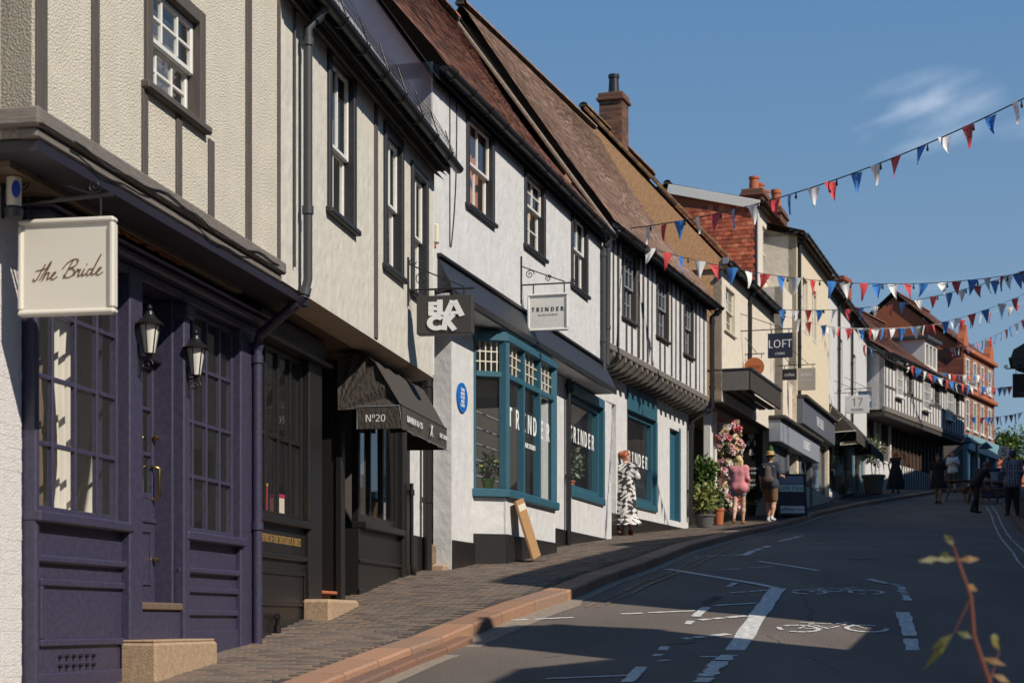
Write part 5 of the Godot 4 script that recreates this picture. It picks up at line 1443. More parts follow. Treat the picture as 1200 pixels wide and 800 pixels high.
func cream_house() -> void:
	var h := thing("cream_house", "cream rendered house with mossy gable and tall brick chimney above the flower shop", "building", Vector3(4.999, 0, -44.105), 1.25205)
	var U := 0.2
	var win := [0.168, 8.822, 1.461, 9.937]
	wall(h, "upper_wall", -0.1, 7.26, 7.0, 10.5, U, 0.22, [win], K.warm_render)
	body(h, -0.1, 7.26, [7.0, 10.5], U, 6.5, K.mossy_render, K.shaded_interior)
	sash(h, win, U, {"cols": 2, "rows": 2, "cw": 0.06, "casing": "cream_paint", "sash": "cream_paint", "blind": "blind_white", "drop": 0.5})
	gutter(h, -0.3, 7.3, 10.38, U + 0.26, K.black_iron, 0.07)
	one_box(h, "fascia", Vector3(-0.2, 10.34, U + 0.02), Vector3(7.26, 10.5, U + 0.18), K.plastic_grey, 0.01)
	pitched(h, -0.155, 7.26, 10.46, U + 0.22, 3.75, 4.1, MOSSY, {"sag": 0.1})
	gable(h, "gable_wall", -0.16, 0.2, 10.25, U + 0.2, 3.72, 4.08, K.mossy_render)
	for k in 30:
		var t := k / 30.0
		var b := MB.new(); b.col = MOSSY[k % 4]
		b.bev(Vector3(-0.175, -0.03, -0.09), Vector3(-0.03, 0.05, 0.09), 0.015)
		var o := put(h, "verge_tile", b, K.tile)
		o.position = Vector3(0, 10.47 + 4.1 * t, U + 0.18 - 3.75 * t); o.rotation.x = atan2(4.1, 3.75)
	stack(h, Vector3(2.519, 12.6, U - 3.45), 0.66, 0.62, 15.331, BRICKBROWN)
	pot(h, Vector3(2.519, 15.541, U - 3.45), 0.15, 0.55, K.chimney_black)
	for s in [[2.249], [3.420], [6.886]]:
		pass
	pipe(h, "downpipe", [Vector3(3.276, 10.3, U + 0.2), Vector3(3.276, 10.1, U + 0.06), Vector3(3.276, 7.4, U + 0.06)], 0.05, K.black_iron)
	# deep canopy over the shop and the recess
	var c := sub(h, "canopy")
	one_box(c, "canopy_roof", Vector3(-0.1, 7.72, U - 1.0), Vector3(4.2, 7.80, U + 0.75), K.lead_black, 0.01)
	one_box(c, "canopy_fascia", Vector3(-0.1, 7.25, U + 0.66), Vector3(4.15, 7.715, U + 0.72), K.dark_timber, 0.01)
	one_box(c, "canopy_end", Vector3(-0.1, 7.25, U - 0.2), Vector3(-0.04, 7.715, U + 0.655), K.weathered_timber, 0.01)
	for k in 3: one_box(c, "canopy_slat", Vector3(-0.04, 7.25, U - 0.1 + k * 0.24), Vector3(4.1, 7.30, U + 0.08 + k * 0.24), K.dark_timber, 0.01)
	var xr := 6.613
	wall_box(h, "shop_ceiling", Vector3(-0.1, 6.98, -1.6), Vector3(xr, 7.05, U - 0.02), K.dark_timber)
	wall_box(h, "shop_back", Vector3(-0.1, 3.7, -1.6), Vector3(xr, 7.0, -1.5), K.shaded_interior)
	wall_box(h, "return_wall", Vector3(xr, 3.7, -1.5), Vector3(7.26, 7.0, U), K.warm_render)
	for q in [[0.25, 0.5], [0.85, 1.0]]:
		one_box(h, "shop_post", Vector3(q[0], 3.7, -0.35), Vector3(q[1], 7.0, -0.15), K.white_paint, 0.02)
	one_box(h, "shop_counter", Vector3(0.3, 3.7, -0.9), Vector3(3.0, 4.75, -0.5), K.dark_timber, 0.02)
	# board of offers on the return wall
	var mb := thing("menu_board", "tall black shop board with white lettering on the cream return wall", "notice board", Vector3(4.999, 0, -44.105), 1.25205)
	var zi := -0.623; var zo := -0.017
	var yt := 7.359; var yb := 5.106
	one_box(mb, "board", Vector3(xr - 0.06, yb, zi), Vector3(xr - 0.005, yt, zo), K.black_paint, 0.01)
	one_box(mb, "header", Vector3(xr - 0.075, yt - 0.30, zi + 0.04), Vector3(xr - 0.062, yt - 0.05, zo - 0.04), K.cream_paint, 0.004)
	var mid := (zi + zo) / 2
	for k in 6: text(mb, "lettering", ["FLOWERS", "&", "WELCOME", "TO THE", "CAFE", "GARDEN"][k], Vector3(xr - 0.063, yt - [0.18, 1.0, 1.45, 1.58, 1.78, 1.92][k], mid), [0.055, 0.16, 0.06, 0.055, 0.06, 0.06][k], K.dark_letter if k == 0 else K.white_letter, -PI / 2, true, 0.004)
	var bt := MB.new()
	for k in 5:
		var r := PackedVector2Array()
		for i in 10: r.append(Vector2(cos(TAU * i / 10) * (0.03 + 0.02 * (k % 2)) + [0.0, -0.09, 0.09, -0.05, 0.05][k], sin(TAU * i / 10) * 0.09 + [0.0, -0.12, -0.12, 0.1, 0.1][k]))
		bt.prism(r, 0.0, 0.003 + 0.0006 * k)
	var bo := put(mb, "emblem", bt, K.white_letter); bo.position = Vector3(xr - 0.063, yt - 0.62, mid); bo.rotation.y = -PI / 2

# ---------------------------------------------------------------- the rest of the row, up the hill
func plain_window(parent: Node, x0: float, y0: float, x1: float, y1: float, z: float, m: Material, cols := 2, rows := 2) -> void:
	var vs := []; var hs := []
	for i in range(1, cols): vs.append(lerpf(x0, x1, float(i) / cols))
	for i in range(1, rows): hs.append(lerpf(y0, y1, float(i) / rows))
	var w := glazing(parent, "window", x0, y0, x1, y1, z, vs, hs, 0.07, 0.035, m, K.pane, 0.08)
	one_box(w, "sill", Vector3(x0 - 0.06, y0 - 0.08, z - 0.1), Vector3(x1 + 0.06, y0, z + 0.09), m, 0.01)
func far_houses() -> void:
	# tall house with the tile-hung gable
	var h := thing("tile_hung_house", "tall house with red tile-hung gable and three terracotta pots", "building", Vector3(6.877, 0, -49.796), 1.25205)
	var X0 := 2.739; var X1 := 7.532
	wall(h, "front_wall", X0, X1, 4.3, 11.4, 0.2, 0.25, [[X0 + 0.9, 8.7, X0 + 1.9, 10.2], [X0 + 3.0, 8.7, X0 + 4.0, 10.2], [X0 + 0.3, 4.9, X1 - 0.2, 6.6]], K.warm_render)
	body(h, X0, X1, [4.6, 7.4, 11.4], 0.2, 6.0, K.warm_render, K.shaded_interior)
	plain_window(h, X0 + 0.9, 8.7, X0 + 1.9, 10.2, 0.12, K.cream_paint); plain_window(h, X0 + 3.0, 8.7, X0 + 4.0, 10.2, 0.12, K.cream_paint)
	var sb := -0.55
	wall(h, "upper_front", X0, X1, 11.4, 13.9, sb, 0.2, [[X0 + 0.8, 11.9, X0 + 1.7, 13.4]], K.warm_render)
	plain_window(h, X0 + 0.8, 11.9, X0 + 1.7, 13.4, sb - 0.06, K.white_paint)
	wall_box(h, "gable_core", Vector3(X0, 10.5, sb - 5.4), Vector3(X0 + 0.2, 13.9, sb), K.terracotta)
	tiles(h, "hung_tiles", sb - 5.4, sb + 0.02, Vector2(-X0 + 0.015, 10.5), Vector2(-X0 + 0.006, 13.88), REDTILE, {"xf": Transform3D(Basis(Vector3(0, 0, 1), Vector3.UP, Vector3(-1, 0, 0)), Vector3.ZERO), "sag": 0.0, "gauge": 0.125, "tw": 0.17})
	wall_box(h, "corner_board", Vector3(X0 - 0.05, 10.8, sb), Vector3(X0 + 0.12, 13.9, sb + 0.03), K.white_paint)
	pitched(h, X0 - 0.1, X1, 13.92, sb + 0.25, 2.95, 0.73, BROWN, {"sag": 0.02})
	var gb := MB.new()
	gb.xf = Transform3D(Basis(Vector3(0, 0, -1), Vector3.UP, Vector3(1, 0, 0)), Vector3(X0, 0, 0))
	gb.prism(PackedVector2Array([Vector2(-sb, 13.88), Vector2(-sb + 2.7, 14.55), Vector2(-sb + 5.4, 13.88)]), 0.0, 0.15); put(h, "gable_peak", gb, K.terracotta)
	one_box(h, "lead_cheek", Vector3(X0 - 0.02, 13.9, sb - 4.4), Vector3(X0 + 1.0, 14.55, sb - 2.9), K.lead_grey, 0.02)
	var bb := MB.new(); bb.bev(Vector3(-0.05, -0.20, -1.42), Vector3(0.0, 0.08, 1.42), 0.01)
	var bo := put(h, "bargeboard", bb, K.white_paint); bo.position = Vector3(X0 - 0.06, 14.20, sb - 1.30); bo.rotation.x = 0.245
	stack(h, Vector3(X0 + 2.2, 13.6, sb - 0.35), 2.4, 0.6, 14.35, BRICKBROWN)
	for k in 3: pot(h, Vector3(X0 + 1.3 + k * 0.9, 14.56, sb - 0.35), 0.16, 0.42, K.terracotta)
	# shopfront below: slate blue with a green-edged doorway
	glazing(h, "shop_window", X0 + 0.3, 4.9, X1 - 0.2, 6.6, 0.1, [X0 + 1.6, X0 + 3.0], [], 0.1, 0.06, K.grey_paint, K.pane, 0.1)
	one_box(h, "shop_fascia", Vector3(X0 - 2.4, 6.62, 0.2), Vector3(X1, 7.25, 0.55), K.pale_grey_paint, 0.015)
	one_box(h, "shop_cornice", Vector3(X0 - 2.45, 7.26, 0.2), Vector3(X1, 7.36, 0.68), K.dark_timber, 0.015)
	text(h, "lettering", "FLORIST", Vector3(X0 + 2.2, 6.93, 0.553), 0.24, K.white_letter, 0, false, 0.006)
	one_box(h, "green_post", Vector3(X0 - 2.35, 4.4, 0.2), Vector3(X0 - 2.05, 6.6, 0.3), M("green_paint", lin(0.06, 0.16, 0.07), 0.6), 0.02)
	wall_box(h, "shop_front_panel", Vector3(X0 - 2.0, 4.4, 0.2), Vector3(X0 - 0.05, 6.6, 0.26), K.grey_paint)
	for k in 3: one_box(h, "shop_pilaster", Vector3(X0 + k * 2.2 - 0.1, 4.4, 0.2), Vector3(X0 + k * 2.2 + 0.15, 6.6, 0.36), K.grey_paint, 0.015)
	# cream gabled house
	var g := thing("gabled_house", "pale cream gabled house with brick stack beyond the tile-hung gable", "building", Vector3(9.639, 0, -58.167), 1.26109)
	var Y0 := -4.488; var Y1 := 2.66
	wall(g, "front_wall", Y0, Y1, 4.9, 13.3, 0.3, 0.25, [[Y0 + 1.2, 10.6, Y0 + 2.2, 12.2], [Y0 + 3.2, 10.6, Y0 + 4.1, 12.2], [Y0 + 0.4, 5.8, Y1 - 0.3, 7.5]], K.yellow_render)
	body(g, Y0, Y1, [5.3, 8.2, 13.3], 0.3, 6.2, K.warm_render, K.shaded_interior)
	plain_window(g, Y0 + 1.2, 10.6, Y0 + 2.2, 12.2, 0.22, K.white_paint); plain_window(g, Y0 + 3.2, 10.6, Y0 + 4.1, 12.2, 0.22, K.white_paint)
	gable(g, "gable_wall", Y0, 0.2, 13.2, 0.3, 3.1, 0.85, K.warm_render)
	pitched(g, Y0 - 0.15, Y1, 13.3, 0.55, 3.3, 0.95, BROWN, {"sag": 0.04})
	gutter(g, Y0 - 0.15, Y1, 13.22, 0.60, K.black_iron, 0.07)
	pipe(g, "downpipe", [Vector3(Y0 + 0.2, 13.2, 0.5), Vector3(Y0 + 0.2, 13.0, 0.36), Vector3(Y0 + 0.2, 8.2, 0.36)], 0.05, K.black_iron)
	stack(g, Vector3(Y0 + 3.2, 13.4, -0.9), 1.3, 0.6, 14.5, BRICKBROWN)
	pot(g, Vector3(Y0 + 3.5, 14.7, -0.9), 0.17, 0.75, K.terracotta)
	glazing(g, "shop_window", Y0 + 0.4, 5.8, Y1 - 0.3, 7.5, 0.2, [Y0 + 1.8, Y0 + 3.4], [], 0.1, 0.06, K.grey_paint, K.pane, 0.1)
	one_box(g, "shop_fascia", Vector3(Y0, 7.55, 0.3), Vector3(Y1, 8.3, 0.5), K.grey_paint, 0.015)
	one_box(g, "shop_cornice", Vector3(Y0, 8.31, 0.3), Vector3(Y1, 8.42, 0.62), K.dark_timber, 0.015)
	text(g, "lettering", "THE DELI", Vector3((Y0 + Y1) / 2, 7.92, 0.503), 0.28, K.white_letter, 0, false, 0.006)
	# tall white house with the black awnings
	var w := thing("white_house", "tall white rendered house with black awnings over its shop", "building", Vector3(9.639, 0, -58.167), 1.26109)
	var W0 := Y1 + 0.02; var W1 := 16.223
	wall(w, "front_wall", W0, W1, 5.2, 13.3, 0.0, 0.25, [[W0 + 1.4, 10.2, W0 + 2.3, 12.0], [W0 + 5.0, 10.2, W0 + 5.9, 12.0], [W0 + 9.0, 10.2, W0 + 9.9, 12.0], [W0 + 0.4, 6.2, W1 - 0.5, 8.3]], K.white_render)
	body(w, W0, W1, [5.9, 8.8, 13.3], 0.0, 6.2, K.white_render, K.shaded_interior)
	for k in [1.4, 5.0, 9.0]: plain_window(w, W0 + k, 10.2, W0 + k + 0.9, 12.0, -0.08, K.white_paint)
	gutter(w, W0, W1, 13.35, 0.3, K.black_iron, 0.08)
	pitched(w, W0, W1 + 0.1, 13.4, 0.25, 3.2, 2.4, BROWN, {"sag": 0.1})
	for k in [0.6, 4.4, 8.2]: pipe(w, "downpipe", [Vector3(W0 + k, 13.3, 0.3), Vector3(W0 + k, 13.1, 0.07), Vector3(W0 + k, 8.8, 0.07)], 0.05, K.black_iron)
	glazing(w, "shop_window", W0 + 0.4, 6.2, W1 - 0.5, 8.3, -0.05, [W0 + 2.5, W0 + 5.0, W0 + 7.5, W0 + 10.0], [], 0.12, 0.1, K.sky_blue_paint, K.pane, 0.1)
	one_box(w, "shop_fascia", Vector3(W0 + 0.1, 8.3, 0.0), Vector3(W1 - 0.2, 8.9, 0.12), K.dark_timber, 0.02)
	wall_box(w, "room_wall", Vector3(W0, 5.6, -3.2), Vector3(W1, 8.7, -3.1), K.shaded_interior)
	for q in [[W0 + 0.1, 3.2, "black box awning with pale lettering nearest the florist"], [W0 + 4.4, 4.2, "black triangular awning with pale ribs further up the row"]]:
		var a := thing("shop_awning", q[2], "awning", w.position, w.rotation.y, "black awnings on the white house")
		var b := MB.new(); var e: float = q[0] + q[1]
		b.quad(Vector3(q[0], 8.0, 1.2), Vector3(e, 8.0, 1.2), Vector3(e, 9.2, 0.1), Vector3(q[0], 9.2, 0.1))
		b.quad(Vector3(e, 7.98, 1.2), Vector3(q[0], 7.98, 1.2), Vector3(q[0], 9.18, 0.1), Vector3(e, 9.18, 0.1))
		put(a, "canvas", b, K.canvas_black)
		var v := MB.new(); v.bev(Vector3(q[0], 7.7, 1.19), Vector3(e, 8.0, 1.21), 0.005); put(a, "valance", v, K.canvas_black)
		for sx in [q[0], e]:
			var t := MB.new(); t.tri(Vector3(sx, 8.0, 1.2), Vector3(sx, 9.2, 0.1), Vector3(sx, 8.0, 0.1)); put(a, "side_cheek", t, K.canvas_black)
			for k in 3:
				var s := MB.new(); s.tube([Vector3(sx - 0.02, 8.0, 0.1), Vector3(sx - 0.02, 8.0 + [0.05, 0.5, 0.9][k], [1.18, 0.72, 0.36][k])], 0.018, 5); put(a, "rib", s, K.cream_paint)
		text(a, "lettering", "EAT & DRINK", Vector3((q[0] + e) / 2, 8.6, 0.68), 0.3, K.grey_letter).rotation.x = -0.83
	timber_far()
	brick_far()
func timber_far() -> void:
	var h := thing("timber_house", "long far black and white timbered house with a dark jettied overhang", "building", Vector3(14.583, 0, -73.618), 1.08813)
	var U := 0.6; var E := 14.2
	var wins := [[2.1, 11.1, 3.0, 12.6], [4.2, 11.5, 4.9, 12.6], [6.4, 11.0, 7.5, 12.6], [8.6, 11.5, 9.6, 12.6], [10.6, 11.0, 11.7, 12.6], [12.5, 11.4, 13.3, 12.6]]
	wall(h, "upper_wall", 0.52, E, 10.38, 12.8, U, 0.22, wins, K.white_render)
	body(h, 0.52, E, [10.38, 12.8], U, 7.0, K.white_render, K.shaded_interior)
	gable(h, "gable_wall", 0.52, 0.2, 12.7, U, 4.0, 3.2, K.white_render)
	pitched(h, 0.3, E + 0.1, 12.72, U + 0.3, 4.2, 3.5, [Color(0.20, 0.075, 0.04), Color(0.165, 0.07, 0.042), Color(0.23, 0.09, 0.05)], {"sag": 0.3})
	gutter(h, 0.4, E, 12.66, U + 0.34, K.black_iron, 0.07)
	var x := 0.6
	var k := 0
	while x < E - 0.2:
		var top := 12.7
		for q in wins:
			if x + 0.13 > q[0] and x < q[2]: top = q[1] - 0.08
		one_box(h, "stud", Vector3(x, 10.5, U - 0.02), Vector3(x + 0.13, top, U + 0.02), K.grey_stud)
		x += 0.48; k += 1
	for q in [[0.55, 2.1], [3.0, 6.4], [7.5, 10.6], [11.7, E]]: one_box(h, "rail_timber", Vector3(q[0], 11.3, U + 0.003), Vector3(q[1], 11.4, U + 0.026), K.grey_stud)
	one_box(h, "sole_plate", Vector3(0.5, 10.28, U - 0.1), Vector3(E, 10.5, U + 0.06), K.weathered_timber, 0.02)
	for q in wins: plain_window(h, q[0], q[1], q[2], q[3], U - 0.04 if q[1] > 11.2 else U + 0.10, K.white_paint if q[1] < 11.2 else K.grey_stud, 3, 4)
	wall_box(h, "jetty_soffit", Vector3(0.5, 10.1, -0.8), Vector3(E, 10.27, U + 0.02), K.dark_timber)
	# ground floor: grey shop, brown panels, white dwarf wall
	wall(h, "shop_front", -0.2, 5.2, 6.5, 10.1, -0.4, 0.12, [[0.3, 7.8, 2.2, 9.9]], K.grey_stud)
	glazing(h, "shop_window", 0.3, 7.8, 2.2, 9.9, -0.42, [1.25], [], 0.08, 0.05, K.grey_stud, K.pane)
	body(h, -0.2, E, [6.5, 10.1], -0.5, 5.0, K.grey_stud, K.interior)
	for q in [0.0, 2.4, 3.0, 4.6]: one_box(h, "shop_post", Vector3(q, 6.5, -0.42), Vector3(q + 0.16, 10.1, -0.3), K.white_paint, 0.01)
	text(h, "lettering", "HOPS & BARLEY", Vector3(1.2, 9.3, -0.40), 0.3, K.gold_letter)
	wall_box(h, "brown_panelling", Vector3(5.2, 8.5, -0.5), Vector3(E, 10.1, -0.4), K.brown_paint)
	for q in 14: one_box(h, "panel_post", Vector3(5.3 + q * 0.64, 8.5, -0.4), Vector3(5.42 + q * 0.64, 10.1, -0.34), K.brown_paint, 0.01)
	wall_box(h, "dwarf_wall", Vector3(0.6, 6.5, -0.45), Vector3(11.5, 8.5, -0.2), K.white_render)
	for q in 16: one_box(h, "railing_bar", Vector3(5.2 + q * 0.4, 7.2, -0.2), Vector3(5.24 + q * 0.4, 8.5, -0.16), K.grey_stud, 0.005)
	# white dormer
	var d := sub(h, "dormer")
	var dh := []
	for q in 3: dh.append([9.8 + q * 0.65, 13.45, 10.3 + q * 0.65, 14.4])
	wall(d, "dormer_front", 9.6, 11.8, 13.2, 14.6, -0.1, 0.12, dh, K.white_paint)
	for q in dh: pane(d, q[0], q[1], q[2], q[3], -0.16, K.pane)
	one_box(d, "dormer_cheek", Vector3(9.6, 13.0, -2.2), Vector3(9.7, 14.6, -0.22), K.white_paint, 0.01)
	one_box(d, "dormer_cheek", Vector3(11.7, 13.0, -2.2), Vector3(11.8, 14.6, -0.22), K.white_paint, 0.01)
	one_box(d, "dormer_back", Vector3(9.7, 13.0, -2.3), Vector3(11.7, 14.6, -2.2), K.interior, 0.01)
	one_box(d, "dormer_roof", Vector3(9.4, 14.6, -2.4), Vector3(12.0, 14.75, 0.1), K.lead_grey, 0.01)
	stack(h, Vector3(6.5, 15.2, -3.2), 1.2, 0.8, 16.9, BRICKRED)
func brick_far() -> void:
	var h := thing("brick_house", "tall ornate red brick house with narrow white windows at the bend", "building", Vector3(22.293, 0, -88.331), 1.08813)
	var holes := []
	for k in 4:
		for q in [[11.2, 12.7], [13.4, 14.7]]: holes.append([0.5 + k * 1.6, q[0], 1.15 + k * 1.6, q[1]])
	wall(h, "front_wall", 0.0, 6.7, 10.5, 15.1, -0.02, 0.3, holes, K.mortar)
	body(h, 0.0, 6.7, [7.8, 10.6, 15.1], -0.02, 8.0, K.mortar, K.interior)
	var b := MB.new()
	bricks(b, Vector3(0, 10.9, -0.02), Vector3(1, 0, 0), Vector3.UP, Vector3(0, 0, 1), 6.7, 4.1, BRICKRED, 0.44, 0.15, holes)
	bricks(b, Vector3(0, 12.0, -5.0), Vector3(0, 0, 1), Vector3.UP, Vector3(-1, 0, 0), 5.0, 3.0, BRICKRED, 0.44, 0.15)
	stuff(put(h, "brickwork", b, K.brick_red))
	for y in [12.95, 15.0]: one_box(h, "string_course", Vector3(-0.1, y, -0.1), Vector3(6.8, y + 0.22, 0.18), K.terracotta, 0.03)
	for q in holes: plain_window(h, q[0], q[1], q[2], q[3], 0.0, K.white_paint, 1, 2)
	pitched(h, -0.2, 6.8, 15.2, 0.1, 3.6, 3.0, BROWN, {"sag": 0.02})
	gable(h, "gable_wall", -0.1, 0.2, 15.1, 0.0, 3.5, 2.8, K.terracotta)
	for q in [0.3, 5.9]:
		var g := MB.new(); g.prism(PackedVector2Array([Vector2(q - 0.5, 15.2), Vector2(q + 0.5, 15.2), Vector2(q + 0.42, 15.6), Vector2(q + 0.15, 16.0), Vector2(q + 0.08, 16.3), Vector2(q - 0.08, 16.3), Vector2(q - 0.15, 16.0), Vector2(q - 0.42, 15.6)]), -0.3, 0.05); put(h, "parapet_gable", g, K.terracotta)
	one_box(h, "shop_fascia", Vector3(0.0, 10.1, -0.3), Vector3(6.7, 10.9, 0.25), K.sky_blue_paint, 0.03)
	for k in 4: one_box(h, "shop_pilaster", Vector3(k * 2.1, 8.0, -0.3), Vector3(k * 2.1 + 0.4, 10.1, 0.15), K.sky_blue_paint, 0.02)
	for k in 3: glazing(h, "shop_window", 0.4 + k * 2.1, 8.2, 2.1 + k * 2.1, 10.1, 0.0, [], [], 0.08, 0.05, K.sky_blue_paint, K.pane)
	# houses closing the view
	for q in [[Vector3(32.141, 11.112, -118.000), "far red brick cottage with a slate gable behind the small tree", 9.0], [Vector3(36.571, 11.922, -128.000), "far brown brick house at the edge of the view", 12.0]]:
		var f := thing("brick_cottage", q[1], "building", Vector3(q[0].x, 8.6, q[0].z), 1.2)
		var hs := []
		for k in 3: hs.append([0.4 + k * 2.5, 1.6, 1.4 + k * 2.5, 3.2])
		wall(f, "front_wall", -1.0, q[2], -1.5, 4.6, 0.0, 0.25, hs, K.terracotta)
		body(f, -1.0, q[2], [-1.5, 4.6], 0.0, 7.0, K.terracotta, K.interior)
		var g := MB.new(); g.col = Color(0.30, 0.10, 0.06)
		g.xf = Transform3D(Basis(Vector3(0, 0, -1), Vector3.UP, Vector3(1, 0, 0)), Vector3.ZERO)
		g.prism(PackedVector2Array([Vector2(0, 4.6), Vector2(3.5, 7.0), Vector2(7, 4.6)]), -1.0, q[2]); put(f, "gable", g, K.brick_red)
		tiles(f, "roof_tiles", -1.2, q[2] + 0.2, Vector2(0.3, 4.5), Vector2(-3.5, 7.1), GREYBROWN, {"gauge": 0.25, "tw": 0.4, "sag": 0.02})
		for w in hs: plain_window(f, w[0], w[1], w[2], w[3], -0.06, K.white_paint)

# ---------------------------------------------------------------- unseen houses right of the view, heights and gaps set to shade the street
func right_row() -> void:
	var rows := [[Vector3(4.820, 0, -3.200), -1.71524, 12.33, 4.40, -0.35], [Vector3(5.853, 0, -10.300), -1.71524, 5.76, 7.40, 0.31], [Vector3(6.300, 0, -13.000), -1.75316, 1.42, 8.30, 0.73], [Vector3(6.800, 0, -15.500), -1.76819, 2.55, 5.00, 0.91], [Vector3(8.350, 0, -24.000), -1.75117, 8.64, 9.70, 1.54], [Vector3(11.158, 0, -34.000), -1.84452, 10.39, 10.20, 2.49], [Vector3(13.108, 0, -41.000), -1.84248, 7.27, 10.90, 3.15], [Vector3(18.000, 0, -58.000), -1.85101, 17.69, 13.20, 4.20], [Vector3(24.486, 0, -78.000), -1.88438, 21.03, 14.60, 6.09], [Vector3(38.000, 0, -100.000), -2.12165, 25.82, 16.60, 8.08]]
	var words := ["unseen low plain house behind the viewpoint on the shaded side", "unseen low brick house at the foot of the shaded side", "unseen narrow gabled house on the shaded side", "unseen low wall letting sun onto the road between the shaded houses", "unseen white rendered house on the shaded side of the street", "unseen brick shop on the shaded side of the street", "unseen cream shop half way up the shaded side", "unseen tall brick house up the shaded side", "unseen tall dark house at the top of the shaded side", "unseen last tall house round the bend on the shaded side"]
	for i in rows.size():
		var r: Array = rows[i]
		var L: float = r[2]; var top: float = r[3]; var base: float = r[4]
		var low := i == 3
		var h := thing("unseen_low_wall" if low else "unseen_street_house", words[i], "wall" if low else "building", r[0], r[1], "" if low else "unseen houses of the shaded side")
		var wm: Material = [K.plain_wall, K.mortar, K.plain_wall, K.mortar, K.white_render, K.plain_wall, K.warm_render, K.plain_wall, K.grey_stud, K.plain_wall][i]
		if low:
			one_box(h, "wall_body", Vector3(0, base - 2, -0.3), Vector3(L, top, 0), wm, 0.02)
			continue
		var holes := []
		var n := maxi(1, int(L / 2.6))
		for k in n:
			var c := L * (k + 0.5) / n
			if L > 1.6:
				holes.append([c - 0.45, base + 3.7, c + 0.45, base + 5.2])
				holes.append([c - 0.8, base + 0.8, c + 0.8, base + 2.6])
				if top - base > 8.5: holes.append([c - 0.45, base + 6.4, c + 0.45, base + 7.8])
		wall(h, "front_wall", 0, L, base - 2.0, top, 0, 0.25, holes, wm)
		body(h, 0, L, [base - 2.0, base + 3.0, top], 0.0, 1.4 if i == 2 else 6.5, wm, K.shaded_interior)
		for q in holes: plain_window(h, q[0], q[1], q[2], q[3], -0.06, K.white_paint, 2, 2)
		if i == 2:
			var g := MB.new(); g.prism(PackedVector2Array([Vector2(0, top), Vector2(L, top), Vector2(L * 0.35, top + 0.5)]), -0.25, 0.0); put(h, "parapet", g, wm)
		pitched(h, -0.05, L + 0.05, top, 0.12, 0.8 if i == 2 else 3.3, 0.3 if i == 2 else 2.3, BROWN, {"gauge": 0.2, "tw": 0.3, "sag": 0.04})

